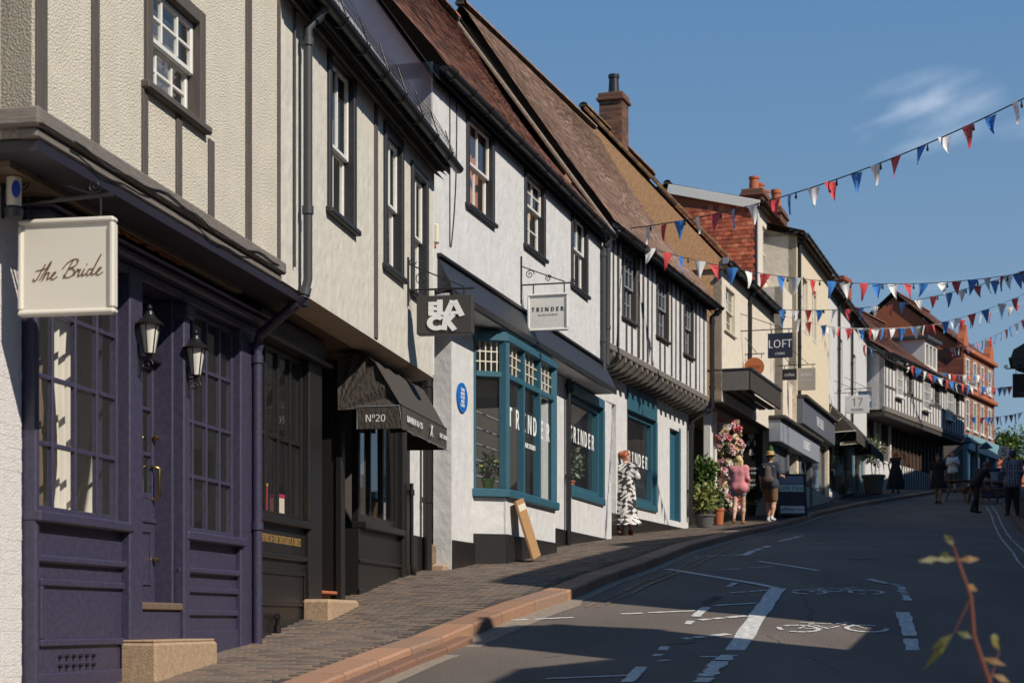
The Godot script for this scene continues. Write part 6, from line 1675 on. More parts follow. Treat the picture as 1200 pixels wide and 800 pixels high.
# ---------------------------------------------------------------- hanging signs, lanterns
func iron(parent: Node, called: String, pts: Array, r := 0.012) -> void:
	var b := MB.new(); b.tube(pts, r, 6); put(parent, called, b, K.black_iron)
func signs() -> void:
	var P1 := Vector3(-3.196, 0, -11.900); var R1 := 1.38303
	# "the Bride"
	var s := thing("hanging_sign", "square cream hanging sign with handwritten brown lettering by the purple shop", "sign", P1, R1)
	var xm := -0.401; var z0 := 0.112; var z1 := 0.768
	var y0 := 3.522; var y1 := 4.138
	var b := MB.new(); b.bev(Vector3(xm - 0.012, y0 + 0.02, z0 + 0.02), Vector3(xm + 0.03, y1 - 0.02, z1 - 0.02), 0.004); put(s, "board", b, K.sign_cream)
	var f := MB.new()
	for q in [[Vector3(xm - 0.034, y0, z0), Vector3(xm + 0.045, y0 + 0.036, z1)], [Vector3(xm - 0.034, y1 - 0.036, z0), Vector3(xm + 0.045, y1, z1)], [Vector3(xm - 0.032, y0 + 0.036, z0), Vector3(xm + 0.043, y1 - 0.036, z0 + 0.036)], [Vector3(xm - 0.032, y0 + 0.036, z1 - 0.036), Vector3(xm + 0.043, y1 - 0.036, z1)]]: f.bev(q[0], q[1], 0.012)
	put(s, "frame", f, K.sign_cream)
	var sc := (z1 - z0) / 1.24 * 0.72
	var o := put(s, "lettering", strokes(bride_script(), 0.010, 0.004), K.bronze_letter)
	o.position = Vector3(xm - 0.0125, lerpf(y0, y1, 0.36), z0 + 0.10); o.rotation.y = -PI / 2; o.scale = Vector3(sc, sc, 1.0); o.rotation.x = 0.0
	o.transform = Transform3D(Basis(Vector3(0, 0.06, 1).normalized() * sc, Vector3(0, 1, 0.22) * sc, Vector3(-1, 0, 0)), Vector3(xm - 0.0125, lerpf(y0, y1, 0.36), z0 + 0.10))
	iron(s, "bracket_arm", [Vector3(xm, y1 + 0.10, 0.0), Vector3(xm, y1 + 0.14, z1 - 0.02)], 0.014)
	iron(s, "bracket_stay", [Vector3(xm, y1 + 0.36, 0.0), Vector3(xm, y1 + 0.15, z1 - 0.16)], 0.007)
	iron(s, "back_plate", [Vector3(xm, y1 + 0.02, 0.0), Vector3(xm, y1 + 0.42, 0.0)], 0.016)
	iron(s, "scroll", scroll(Vector3(xm, y1 + 0.20, z1 - 0.14), Vector3(0, 0, 1), Vector3(0, -1, 0), 0.05), 0.006)
	iron(s, "scroll", scroll(Vector3(xm, y1 + 0.24, z0 + 0.03), Vector3(0, 0, -1), Vector3(0, -1, 0), 0.045), 0.006)
	for q in [z0 + 0.06, z1 - 0.10]: iron(s, "chain", [Vector3(xm, y1 + 0.14, q), Vector3(xm, y1, q)], 0.008)
	# lanterns
	for q in [[1.643, 0.163, 3.715, "black wall lantern with milk glass left of the purple door"], [2.653, 0.146, 3.689, "black wall lantern with milk glass right of the purple door"]]:
		var l := thing("wall_lantern", q[3], "lantern", P1 + Basis(Vector3.UP, R1) * Vector3(q[0], q[2], q[1]), R1, "lanterns beside the purple door")
		var g := MB.new(); g.lathe([Vector2(0.0, -0.125), Vector2(0.040, -0.125), Vector2(0.075, 0.085), Vector2(0.0, 0.085)], Vector3.ZERO, 6); put(l, "glass", g, K.milk_glass)
		for k in 6:
			var a := TAU * k / 6
			iron(l, "rib", [Vector3(cos(a) * 0.042, -0.13, -sin(a) * 0.042), Vector3(cos(a) * 0.079, 0.088, -sin(a) * 0.079)], 0.0045)
		var c := MB.new(); c.lathe([Vector2(0.105, 0.083), Vector2(0.108, 0.095), Vector2(0.06, 0.135), Vector2(0.035, 0.165), Vector2(0.028, 0.19), Vector2(0.012, 0.2), Vector2(0.022, 0.215), Vector2(0.012, 0.235), Vector2(0.0, 0.245)], Vector3.ZERO, 12); put(l, "cap", c, K.black_iron)
		var d := MB.new(); d.lathe([Vector2(0.0, -0.175), Vector2(0.012, -0.16), Vector2(0.02, -0.14), Vector2(0.045, -0.125), Vector2(0.0, -0.12)], Vector3.ZERO, 10); put(l, "base", d, K.black_iron)
		var zz: float = -q[1] + 0.07
		iron(l, "bracket", [Vector3(0, -0.15, 0), Vector3(0, -0.16, zz)], 0.008)
		iron(l, "bracket_scroll", scroll(Vector3(0, -0.21, zz + 0.07), Vector3(0, 0, 1), Vector3(0, 1, 0), 0.05, 1.3), 0.006)
		iron(l, "back_plate", [Vector3(0, -0.30, zz), Vector3(0, -0.05, zz)], 0.012)
	# BLACK
	var P2 := Vector3(-2.351, 0, -16.348); var R2 := 1.40338
	var s2 := thing("hanging_sign", "dark box sign with overlapping white capital letters beside the awning", "sign", P2, R2)
	xm = 3.992; z0 = 0.618; z1 = 1.254
	y0 = 4.811; y1 = 5.242
	one_box(s2, "board", Vector3(xm, y0, z0), Vector3(xm + 0.16, y1, z1), M("sign_charcoal", lin(0.045, 0.04, 0.038), 0.5), 0.006)
	var bb := black_letters()
	var lo := put(s2, "lettering", bb, K.white_letter)
	var hh := y1 - y0
	lo.transform = Transform3D(Basis(Vector3(0, 0, 1) * hh * 1.38, Vector3(0, 1, 0) * hh * 1.07, Vector3(-1, 0, 0)), Vector3(xm - 0.001, y0 - 0.02, z0 - 0.01))
	iron(s2, "bracket_arm", [Vector3(xm + 0.05, y1 + 0.08, 0.5), Vector3(xm + 0.05, y1 + 0.08, z1 + 0.02)], 0.012)
	iron(s2, "back_plate", [Vector3(xm + 0.05, y1 - 0.1, 0.51), Vector3(xm + 0.05, y1 + 0.45, 0.51)], 0.014)
	iron(s2, "bracket_stay", [Vector3(xm + 0.05, y1 + 0.38, 0.5), Vector3(xm + 0.05, y1 + 0.25, 0.8), Vector3(xm + 0.05, y1 + 0.10, z1 - 0.1)], 0.008)
	iron(s2, "scroll", scroll(Vector3(xm + 0.05, y1 + 0.20, 0.66), Vector3(0, 0, 1), Vector3(0, 1, 0), 0.08), 0.006)
	iron(s2, "scroll", scroll(Vector3(xm + 0.05, y1 + 0.16, 0.95), Vector3(0, 0, -1), Vector3(0, 1, 0), 0.06), 0.006)
	iron(s2, "scroll", scroll(Vector3(xm + 0.05, y1 + 0.40, 0.56), Vector3(0, 0, 1), Vector3(0, -1, 0), 0.045), 0.006)
	for q in [z0 + 0.1, z1 - 0.1]: iron(s2, "hanger", [Vector3(xm + 0.05, y1 + 0.08, q), Vector3(xm + 0.05, y1, q)], 0.01)
	# TRINDER
	var P3 := Vector3(-0.988, 0, -24.412); var R3 := 1.30615
	var s3 := thing("hanging_sign", "white framed square hanging sign with small spaced capitals above the bay", "sign", P3, R3)
	xm = 2.041; z0 = 0.703; z1 = 1.318
	y0 = 5.818; y1 = 6.364
	one_box(s3, "board", Vector3(xm, y0 + 0.02, z0 + 0.02), Vector3(xm + 0.03, y1 - 0.02, z1 - 0.02), K.white_paint, 0.004)
	ring_z(s3, xm - 0.02, y0, y1, z0, z1, 0.035, K.white_paint)
	text(s3, "lettering", "T R I N D E R", Vector3(xm - 0.002, lerpf(y0, y1, 0.58), (z0 + z1) / 2), 0.060, K.dark_letter, -PI / 2, true, 0.004, 1.0)
	text(s3, "lettering", "H A I R  S T U D I O", Vector3(xm - 0.002, lerpf(y0, y1, 0.43), (z0 + z1) / 2), 0.025, K.grey_letter, -PI / 2, false, 0.004)
	iron(s3, "bracket_arm", [Vector3(xm, y1 + 0.14, 0.6), Vector3(xm, y1 + 0.14, z1 + 0.04)], 0.012)
	iron(s3, "back_plate", [Vector3(xm, y1 - 0.12, 0.61), Vector3(xm, y1 + 0.56, 0.61)], 0.016)
	iron(s3, "bracket_stay", [Vector3(xm, y1 + 0.42, 0.6), Vector3(xm, y1 + 0.32, 0.85), Vector3(xm, y1 + 0.16, z1 - 0.05)], 0.009)
	iron(s3, "scroll", scroll(Vector3(xm, y1 + 0.29, 0.74), Vector3(0, 0, 1), Vector3(0, 1, 0), 0.07), 0.007)
	iron(s3, "scroll", scroll(Vector3(xm, y1 + 0.22, 1.02), Vector3(0, 0, 1), Vector3(0, 1, 0), 0.055), 0.007)
	iron(s3, "scroll", scroll(Vector3(xm, y1 + 0.16, z1 + 0.07), Vector3(0, 0, -1), Vector3(0, 1, 0), 0.035), 0.007)
	for q in [z0 + 0.09, z1 - 0.06]: iron(s3, "hanger", [Vector3(xm, y1 + 0.14, q), Vector3(xm, y1 - 0.01, q)], 0.01)
	# signs further up, each with its bracket
	for q in [{"at": Vector3(6.565, 8.352, -45.956), "turn": 1.25205, "w": 0.635, "h": 0.633, "arm": 0.708, "round": false, "text": ["LOFT", "LIVING"], "ty": [0.56, 0.17], "ts": [0.2, 0.06], "col": lin(0.018, 0.022, 0.045), "ink": "white_letter", "label": "navy square hanging sign with thin white capitals high on the cream house"}, {"at": Vector3(6.075, 7.980, -46.727), "turn": 1.25205, "w": 0.515, "h": 0.489, "arm": -0.000, "round": true, "text": ["BREAD"], "ty": [0.5], "ts": [0.08], "col": lin(0.42, 0.12, 0.04), "ink": "copper_letter", "label": "round orange hanging sign over the dark canopy"}, {"at": Vector3(7.770, 8.537, -51.472), "turn": 1.25205, "w": 0.417, "h": 0.318, "arm": 0.123, "round": false, "text": ["coffee"], "ty": [0.45], "ts": [0.075], "col": lin(0.02, 0.02, 0.02), "ink": "white_letter", "label": "small black hanging sign beside the pale beige sign"}, {"at": Vector3(8.424, 8.415, -52.809), "turn": 1.26109, "w": 0.526, "h": 0.653, "arm": 0.176, "round": false, "text": ["Baker", "& SONS"], "ty": [0.7, 0.45], "ts": [0.1, 0.06], "col": lin(0.40, 0.36, 0.29), "ink": "white_letter", "label": "pale beige square hanging sign next to the small black one"}, {"at": Vector3(11.913, 9.041, -63.983), "turn": 1.26109, "w": 0.842, "h": 0.639, "arm": 0.393, "round": false, "text": ["17", "ROOMS"], "ty": [0.62, 0.2], "ts": [0.28, 0.09], "col": lin(0.62, 0.62, 0.62), "ink": "grey_letter", "label": "white rectangular hanging sign in front of the white house"}, {"at": Vector3(12.891, 9.584, -66.677), "turn": 1.26109, "w": 0.501, "h": 0.603, "arm": 0.503, "round": false, "text": ["INN"], "ty": [0.5], "ts": [0.2], "col": lin(0.08, 0.13, 0.20), "ink": "white_letter", "label": "slate blue hanging sign half behind the white rectangular sign"}]:
		far_sign(q)
func ring_z(parent: Node, x: float, y0: float, y1: float, z0: float, z1: float, w: float, m: Material) -> void:
	var f := MB.new()
	f.bev(Vector3(x, y0, z0), Vector3(x + 0.07, y0 + w, z1), 0.01); f.bev(Vector3(x, y1 - w, z0), Vector3(x + 0.07, y1, z1), 0.01)
	f.bev(Vector3(x + 0.002, y0 + w, z0), Vector3(x + 0.068, y1 - w, z0 + w), 0.01); f.bev(Vector3(x + 0.002, y0 + w, z1 - w), Vector3(x + 0.068, y1 - w, z1), 0.01)
	put(parent, "frame", f, m)
func far_sign(q: Dictionary) -> void:
	var s := thing("hanging_sign", q.label, "sign", q.at, q.turn, "hanging signs further up the row")
	var w: float = q.w; var h: float = q.h
	var m := M("sign_face_%d" % names["hanging_sign"], q.col, 0.5)
	if q.round:
		var b := MB.new(); var e := PackedVector2Array()
		for k in 28: e.append(Vector2(cos(TAU * k / 28) * w / 2 + w / 2, sin(TAU * k / 28) * h / 2 + h / 2))
		b.prism(e, 0, 0.05); var o := put(s, "disc", b, m); o.rotation.y = -PI / 2
	else:
		one_box(s, "board", Vector3(0, 0, 0), Vector3(0.05, h, w), m, 0.008)
	for k in q.text.size():
		text(s, "lettering", q.text[k], Vector3(-0.055 if q.round else -0.003, h * q.ty[k], w / 2), q.ts[k], K[q.ink], -PI / 2, false, 0.004)
	iron(s, "bracket_arm", [Vector3(0.02, h + 0.10, -q.arm), Vector3(0.02, h + 0.10, w)], 0.014)
	iron(s, "bracket_stay", [Vector3(0.02, h + 0.55, -q.arm), Vector3(0.02, h + 0.12, w * 0.6)], 0.01)
	for t in [0.15, 0.85]: iron(s, "hanger", [Vector3(0.02, h + 0.10, w * t), Vector3(0.02, h - 0.02, w * t)], 0.01)
func black_letters() -> MB:
	# bold capitals in two lines that touch, unit height
	var b := MB.new(); var d := 0.008; var n := [0]
	var bar := func(a: Vector2, e: Vector2, w: float) -> void:
		var u := (e - a).normalized(); var s := Vector2(-u.y, u.x) * w / 2
		b.prism(PackedVector2Array([a - s, e - s, e + s, a + s]), 0.0, d + 0.0006 * n[0]); n[0] += 1
	var arc := func(c: Vector2, r: float, w: float, a0: float, a1: float) -> void:
		var p := PackedVector2Array(); var k := 22
		for i in k + 1: p.append(c + Vector2(cos(lerpf(a0, a1, float(i) / k)), sin(lerpf(a0, a1, float(i) / k))) * (r + w / 2))
		for i in k + 1: p.append(c + Vector2(cos(lerpf(a1, a0, float(i) / k)), sin(lerpf(a1, a0, float(i) / k))) * (r - w / 2))
		b.prism(p, 0.0, d + 0.0006 * n[0]); n[0] += 1
	var t := 0.105
	bar.call(Vector2(0.30, 0.50), Vector2(0.30, 0.82), t)          # B
	for y in [0.53, 0.655, 0.78]: bar.call(Vector2(0.26, y), Vector2(0.45, y), 0.085)
	bar.call(Vector2(0.47, 0.50), Vector2(0.47, 0.87), t)          # L
	bar.call(Vector2(0.43, 0.535), Vector2(0.62, 0.535), 0.085)
	bar.call(Vector2(0.58, 0.46), Vector2(0.72, 0.84), t); bar.call(Vector2(0.90, 0.46), Vector2(0.75, 0.84), t)   # A
	bar.call(Vector2(0.66, 0.545), Vector2(0.82, 0.545), 0.075); bar.call(Vector2(0.66, 0.80), Vector2(0.80, 0.80), 0.08)
	arc.call(Vector2(0.41, 0.31), 0.135, t, 0.7, TAU - 0.7)        # C
	bar.call(Vector2(0.55, 0.13), Vector2(0.60, 0.50), t)          # K
	bar.call(Vector2(0.58, 0.30), Vector2(0.74, 0.50), 0.10); bar.call(Vector2(0.61, 0.36), Vector2(0.76, 0.12), t)
	return b

# ---------------------------------------------------------------- plants
func leaf_quad(b: MB, c: Vector3, dirv: Vector3, up: Vector3, l: float, w: float) -> void:
	var s := dirv.cross(up).normalized() * w / 2
	var m := c + dirv * l * 0.5 + up * l * 0.06
	b.tri(c, m - s, m + s); b.tri(m - s, c + dirv * l, m + s)
func foliage(parent: Node, called: String, c: Vector3, r: Vector3, n: int, size: float, tones: Array) -> void:
	var b := MB.new()
	for i in n:
		var d := Vector3(rng.randfn(), rng.randfn(), rng.randfn()).normalized()
		var lump := 0.72 + 0.28 * sin(d.x * 5.1 + d.y * 3.7) * cos(d.z * 4.3 + d.y * 2.0)
		var p := c + d * r * lump * pow(rng.randf(), 0.45)
		b.col = tones[rng.randi() % tones.size()] * rng.randf_range(0.7, 1.3)
		var dir2 := (d + Vector3(rng.randfn(), rng.randfn() + 0.3, rng.randfn()) * 0.7).normalized()
		var up := dir2.cross(Vector3(rng.randfn(), rng.randfn(), rng.randfn())).normalized()
		leaf_quad(b, p, dir2, up, size * rng.randf_range(0.7, 1.3), size * 0.5)
	put(parent, called, b, K.leaf)
const GREENS := [Color(0.06, 0.12, 0.025), Color(0.09, 0.16, 0.03), Color(0.045, 0.09, 0.02), Color(0.14, 0.19, 0.04)]
const LIMES := [Color(0.16, 0.20, 0.035), Color(0.22, 0.24, 0.05), Color(0.10, 0.15, 0.03), Color(0.30, 0.28, 0.10)]
func potted(label: String, at: Vector3, pr: float, ph: float, r: Vector3, n: int, size: float, tones: Array, m: Material, stem := 0.0) -> Node3D:
	var p := thing("potted_plant", label, "plant", at)
	var b := MB.new(); b.lathe([Vector2(0.0, 0.0), Vector2(pr * 0.72, 0.0), Vector2(pr * 0.95, ph * 0.86), Vector2(pr * 1.05, ph * 0.86), Vector2(pr * 1.05, ph), Vector2(pr * 0.92, ph), Vector2(pr * 0.9, ph * 0.9), Vector2(0, ph * 0.9)], Vector3.ZERO, 18); put(p, "pot", b, m)
	for k in 4:
		var t := MB.new(); var a := rng.randf() * TAU
		t.tube([Vector3(cos(a) * pr * 0.1, ph * 0.85, sin(a) * pr * 0.1), Vector3(cos(a) * r.x * 0.3, ph + stem + r.y * 0.9, sin(a) * r.z * 0.3)], [0.014, 0.006], 5); put(p, "stem", t, K.bark)
	foliage(p, "foliage", Vector3(0, ph + stem + r.y * 0.85, 0), r, n, size, tones)
	return p
func bloom(b: MB, c: Vector3, dirv: Vector3, r: float) -> void:
	var u := dirv.cross(Vector3(0.3, 1, 0.2)).normalized(); var w := dirv.cross(u)
	for ringk in 3:
		var n := 8 - ringk * 2
		for k in n:
			var a := TAU * (k + 0.5 * ringk) / n
			var o := u * cos(a) + w * sin(a)
			var tip := c + o * r * (1.0 - ringk * 0.27) + dirv * r * (0.1 + 0.35 * ringk)
			var sd := dirv.cross(o) * r * 0.36
			var mid := c + o * r * 0.55 * (1.0 - ringk * 0.2) + dirv * r * (0.12 + 0.2 * ringk)
			b.tri(c, mid - sd, mid + sd); b.tri(mid - sd, tip, mid + sd)

func street_things() -> void:
	var P1 := Vector3(-3.196, 0, -11.900); var R1 := 1.38303
	# tin under the jetty
	var at := P1 + Basis(Vector3.UP, R1) * Vector3(-0.55, 4.125, 0.150)
	var t := thing("hanging_tin", "blue and cream round tin under the jetty beside the square sign", "tin", at, R1)
	var b := MB.new(); b.lathe([Vector2(0.0, 0.01), Vector2(0.05, 0.0), Vector2(0.06, 0.05), Vector2(0.045, 0.07)], Vector3.ZERO, 18); b.col = Color(0.03, 0.10, 0.25); put(t, "base", b, K.lead_grey)
	b = MB.new(); b.lathe([Vector2(0.045, 0.06), Vector2(0.047, 0.26)], Vector3.ZERO, 18); put(t, "body", b, K.cream_paint)
	b = MB.new(); b.lathe([Vector2(0.049, 0.25), Vector2(0.049, 0.33), Vector2(0.0, 0.335)], Vector3.ZERO, 18); put(t, "cap", b, K.lead_grey)
	b = MB.new(); var oval := PackedVector2Array()
	for k in 16: oval.append(Vector2(cos(TAU * k / 16) * 0.028, sin(TAU * k / 16) * 0.055))
	b.prism(oval, 0.0, 0.004); b.col = Color(0.02, 0.07, 0.45)
	var ov := put(t, "blue_oval", b, M("oval_blue", lin(0.015, 0.05, 0.40), 0.4)); ov.transform = Transform3D(Basis(Vector3.UP, -0.9), Vector3(-0.037, 0.17, 0.030))
	iron(t, "hook", [Vector3(0, 0.33, 0), Vector3(0, 0.60, 0)], 0.006)
	# leaning plank
	var P3 := Vector3(-0.988, 0, -24.412); var R3 := 1.30615
	var pk := thing("leaning_plank", "tan wooden board leaning against the white wall under the bay", "board", P3, R3)
	b = MB.new()
	var pb := Vector3(1.027, 2.469, 1.08); var pt := Vector3(0.878, 3.277, 0.86)
	var up := (pt - pb).normalized(); var sx := Vector3(1, 0, 0).cross(up).normalized().cross(up) * -1.0
	sx = up.cross(Vector3(0, 0, 1)).normalized(); var nz := sx.cross(up).normalized()
	b.xf = Transform3D(Basis(sx, up, nz), pb)
	b.bev(Vector3(-0.2, 0, 0), Vector3(0.2, (pt - pb).length(), 0.04), 0.006); put(pk, "plank", b, K.wood_plank)
	b = MB.new(); b.xf = Transform3D(Basis(sx, up, nz), pb); b.bev(Vector3(-0.19, (pt - pb).length() - 0.16, 0.041), Vector3(0.19, (pt - pb).length() - 0.07, 0.044), 0.001); put(pk, "label_strip", b, K.cream_paint)
	# pavement board
	var ab := thing("pavement_sign", "black framed folding pavement sign with white panels beside the man in the hat", "sign", Vector3(7.599, 4.459, -49.102), 0.12)
	for sgn in [1, -1]:
		var leaf := sub(ab, "panel")
		leaf.position = Vector3(0.03, 0.0, 0.26 * sgn); leaf.rotation.x = -0.17 * sgn
		one_box(leaf, "face", Vector3(-0.36, 0.06, -0.012), Vector3(0.36, 1.16, 0.012), K.black_paint, 0.004)
		for q in [[Vector3(-0.41, 0.0, -0.025), Vector3(-0.36, 1.2, 0.025)], [Vector3(0.36, 0.0, -0.025), Vector3(0.41, 1.2, 0.025)], [Vector3(-0.36, 1.15, -0.024), Vector3(0.36, 1.2, 0.024)], [Vector3(-0.36, 0.03, -0.024), Vector3(0.36, 0.08, 0.024)]]: one_box(leaf, "frame_bar", q[0], q[1], K.black_paint, 0.006)
		if sgn == 1:
			one_box(leaf, "top_print", Vector3(-0.34, 0.93, 0.0125), Vector3(0.34, 1.14, 0.016), K.pale_grey_paint, 0.001)
			one_box(leaf, "white_print", Vector3(-0.34, 0.70, 0.0125), Vector3(0.34, 0.90, 0.016), K.white_paint, 0.001)
			one_box(leaf, "white_print", Vector3(-0.34, 0.10, 0.0125), Vector3(0.34, 0.30, 0.016), K.white_paint, 0.001)
			text(leaf, "lettering", "Café Pizza", Vector3(0, 0.80, 0.018), 0.11, M("menu_green", lin(0.05, 0.30, 0.20), 0.6), 0, true, 0.002)
			text(leaf, "lettering", "coffee", Vector3(-0.17, 0.2, 0.018), 0.09, K.dark_letter, 0, true, 0.002)
			text(leaf, "lettering", "OPEN DAILY", Vector3(0.15, 0.2, 0.018), 0.045, K.grey_letter, 0, true, 0.002)
	# flower column, pots
	var fp := Vector3(5.411, 4.104, -45.269)
	var fc := thing("flower_column", "tall column of pink, peach and white flowers at the flower shop", "flowers", fp)
	b = MB.new(); b.tube([Vector3.ZERO, Vector3(0, 2.45, 0)], 0.05, 8); put(fc, "post", b, K.bark)
	foliage(fc, "greenery", Vector3(0, 1.3, 0), Vector3(0.34, 1.25, 0.32), 420, 0.13, GREENS)
	var tones := [Color(0.74, 0.70, 0.64), Color(0.72, 0.42, 0.40), Color(0.74, 0.54, 0.36), Color(0.66, 0.20, 0.22), Color(0.76, 0.66, 0.46), Color(0.72, 0.52, 0.52)]
	var fm := []
	for k in 6:
		b = MB.new(); b.col = tones[k]; bloom(b, Vector3.ZERO, Vector3(0, 0, 1), 1.0); fm.append(b.mesh())
	for k in 230:
		var a := rng.randf() * TAU; var hh := 0.35 + 2.2 * rng.randf()
		var rr := 0.30 + 0.10 * sin(hh * 4.0) + rng.randf_range(-0.06, 0.04)
		var d := Vector3(cos(a), rng.randf_range(-0.2, 0.5), sin(a)).normalized()
		var o := MeshInstance3D.new(); o.name = "bloom"; o.mesh = fm[rng.randi() % 6]; o.material_override = K.petal
		o.transform = Transform3D(Basis.looking_at(-d, Vector3(0.1, 1, 0.1)).scaled(Vector3.ONE * rng.randf_range(0.07, 0.13)), Vector3(cos(a) * rr, hh, sin(a) * rr))
		fc.add_child(o, true)
	var base := M("pot_grey", lin(0.09, 0.09, 0.085), 0.8)
	potted("leafy green shrub standing tall left of the flower column", Vector3(4.588, 3.905, -43.016), 0.2, 0.9, Vector3(0.42, 0.42, 0.36), 700, 0.14, GREENS, K.dark_timber, 0.0)
	potted("yellow-green flowering plant in a grey pot on the pavement", Vector3(4.470, 3.775, -41.538), 0.24, 0.30, Vector3(0.42, 0.42, 0.36), 700, 0.12, LIMES, base)
	potted("small dark green bush in a terracotta pot under the flower column", Vector3(4.993, 3.932, -43.324), 0.15, 0.4, Vector3(0.24, 0.3, 0.22), 300, 0.09, GREENS, K.terracotta)
	potted("dark low bush in a black pot beside the black offers board", Vector3(6.687, 4.569, -50.149), 0.17, 0.3, Vector3(0.36, 0.36, 0.3), 420, 0.11, [Color(0.03, 0.06, 0.02), Color(0.045, 0.08, 0.025)], K.black_paint)
	potted("clipped round topiary ball in a black tub by the dark shopfront", Vector3(12.885, 6.613, -70.279), 0.4, 0.9, Vector3(0.42, 0.36, 0.4), 600, 0.10, [Color(0.025, 0.045, 0.02), Color(0.035, 0.06, 0.025)], K.black_paint, 0.5)
	potted("green shrub in a pale planter before the far grey shop", Vector3(14.190, 6.613, -70.279), 0.45, 0.75, Vector3(0.5, 0.7, 0.45), 500, 0.14, GREENS, K.gutter_stone, 0.3)
	potted("leafy plant on the salon window board behind the bay glass", P3 + Basis(Vector3.UP, R3) * Vector3(0.662, 3.404, 0.50), 0.09, 0.16, Vector3(0.2, 0.2, 0.12), 120, 0.09, LIMES, M("pot_lime", lin(0.25, 0.45, 0.03), 0.5))
	potted("grey-green plant inside the second teal shop window", P3 + Basis(Vector3.UP, R3) * Vector3(7.6, 3.815 + 0.05, 0.0), 0.12, 0.22, Vector3(0.36, 0.42, 0.2), 260, 0.12, [Color(0.22, 0.26, 0.2), Color(0.10, 0.16, 0.06)], K.terracotta)
	# weeds in the kerb
	for q in [[Vector3(-0.826, 1.254, -16.068), "green weed tuft growing at the foot of the near kerb"], [Vector3(-0.624, 1.366, -17.014), "small weed tuft further along the near kerb"], [Vector3(-2.375, 1.390, -16.248), "dry grass tuft below the purple drainpipe"]]:
		var w := thing("weed_tuft", q[1], "weed", q[0])
		b = MB.new()
		for k in 46:
			var a := rng.randf() * TAU; var l := rng.randf_range(0.04, 0.12)
			b.col = GREENS[k % 4] * rng.randf_range(0.9, 1.7)
			var d := Vector3(cos(a) * 0.7, 1.0, sin(a) * 0.7).normalized()
			leaf_quad(b, Vector3(rng.randfn() * 0.04, 0, rng.randfn() * 0.05), d, d.cross(Vector3(sin(a), 0, -cos(a))).normalized(), l, 0.014)
		put(w, "blades", b, K.leaf)
	# tree and lamp at the bend
	var tr := thing("street_tree", "small bright green tree at the bend beside the brick house", "tree", Vector3(27.160, 9.493, -98.000))
	b = MB.new(); b.tube([Vector3(0, -1.5, 0), Vector3(0.05, 0.8, 0), Vector3(-0.05, 1.8, 0.05)], [0.16, 0.11, 0.05], 8); put(tr, "trunk", b, K.bark)
	for k in 5:
		b = MB.new(); var a := TAU * k / 5; b.tube([Vector3(0, 0.6 + 0.15 * k, 0), Vector3(cos(a) * 0.9, 1.4 + 0.2 * k, sin(a) * 0.9)], [0.06, 0.02], 6); put(tr, "limb", b, K.bark)
	foliage(tr, "crown", Vector3(0, 1.7, 0), Vector3(1.5, 1.3, 1.4), 1500, 0.22, [Color(0.10, 0.17, 0.025), Color(0.14, 0.21, 0.03), Color(0.07, 0.12, 0.02)])
	var lp := thing("street_lamp", "dark twin-headed street lamp before the brick house", "street lamp", Vector3(20.762, 7.389, -80.000))
	b = MB.new(); b.tube([Vector3(0, -0.3, 0), Vector3(0, 2.2, 0)], [0.07, 0.045], 8); put(lp, "post", b, K.black_iron)
	for sgn in [-1, 1]:
		b = MB.new(); b.lathe([Vector2(0.0, 0.3), Vector2(0.12, 0.2), Vector2(0.32, 0.0), Vector2(0.0, -0.04)], Vector3(0.42 * sgn, 2.1 - 0.12 * sgn, 0), 12); put(lp, "lamp_head", b, K.black_iron)
		iron(lp, "arm", [Vector3(0, 2.15, 0), Vector3(0.42 * sgn, 2.3 - 0.12 * sgn, 0)], 0.025)
	var rs := thing("round_sign", "round pale sign on a post in front of the small tree", "sign", Vector3(21.431, 7.243, -78.000), -0.2)
	b = MB.new(); b.tube([Vector3(0, -0.4, 0), Vector3(0, 2.1, 0)], 0.03, 6); put(rs, "post", b, K.lead_grey)
	b = MB.new(); var ci := PackedVector2Array()
	for k in 24: ci.append(Vector2(cos(TAU * k / 24) * 0.27, sin(TAU * k / 24) * 0.27 + 1.75))
	b.prism(ci, 0.035, 0.06); put(rs, "disc", b, K.sign_cream)
	text(rs, "lettering", "5", Vector3(0, 1.75, 0.062), 0.34, K.grey_letter, 0, true)
	# picnic tables, blue bin
	for q in [[Vector3(16.639, 6.016, -65.435), 0.5, "timber picnic table behind the leaning woman"], [Vector3(16.668, 5.727, -62.506), 0.25, "timber picnic table the woman in black leans over"]]:
		var pt2 := thing("picnic_table", q[2], "table", q[0], q[1], "picnic tables in the road")
		for k in 5: one_box(pt2, "top_plank", Vector3(-0.75, 0.70, -0.36 + k * 0.146), Vector3(0.75, 0.74, -0.22 + k * 0.146), K.table_wood, 0.006)
		for sgn in [-1, 1]:
			for k in 2: one_box(pt2, "bench_plank", Vector3(-0.75, 0.42, sgn * 0.66 - 0.13 + k * 0.135), Vector3(0.75, 0.455, sgn * 0.66 - 0.005 + k * 0.135), K.table_wood, 0.006)
			one_box(pt2, "bearer", Vector3(sgn * 0.55 - 0.03, 0.36, -0.78), Vector3(sgn * 0.55 + 0.03, 0.42, 0.78), K.table_wood, 0.005)
			one_box(pt2, "cleat", Vector3(sgn * 0.55 - 0.03, 0.62, -0.34), Vector3(sgn * 0.55 + 0.03, 0.70, 0.34), K.table_wood, 0.005)
			for s2 in [-1, 1]:
				b = MB.new(); b.tube([Vector3(sgn * 0.56, 0.0, s2 * 0.52), Vector3(sgn * 0.56, 0.68, s2 * 0.22)], 0.045, 4); put(pt2, "leg", b, K.table_wood)
	var bn := thing("blue_bin", "dark blue bin with pale panel behind the picnic tables", "bin", Vector3(18.712, 6.446, -69.794), -0.2)
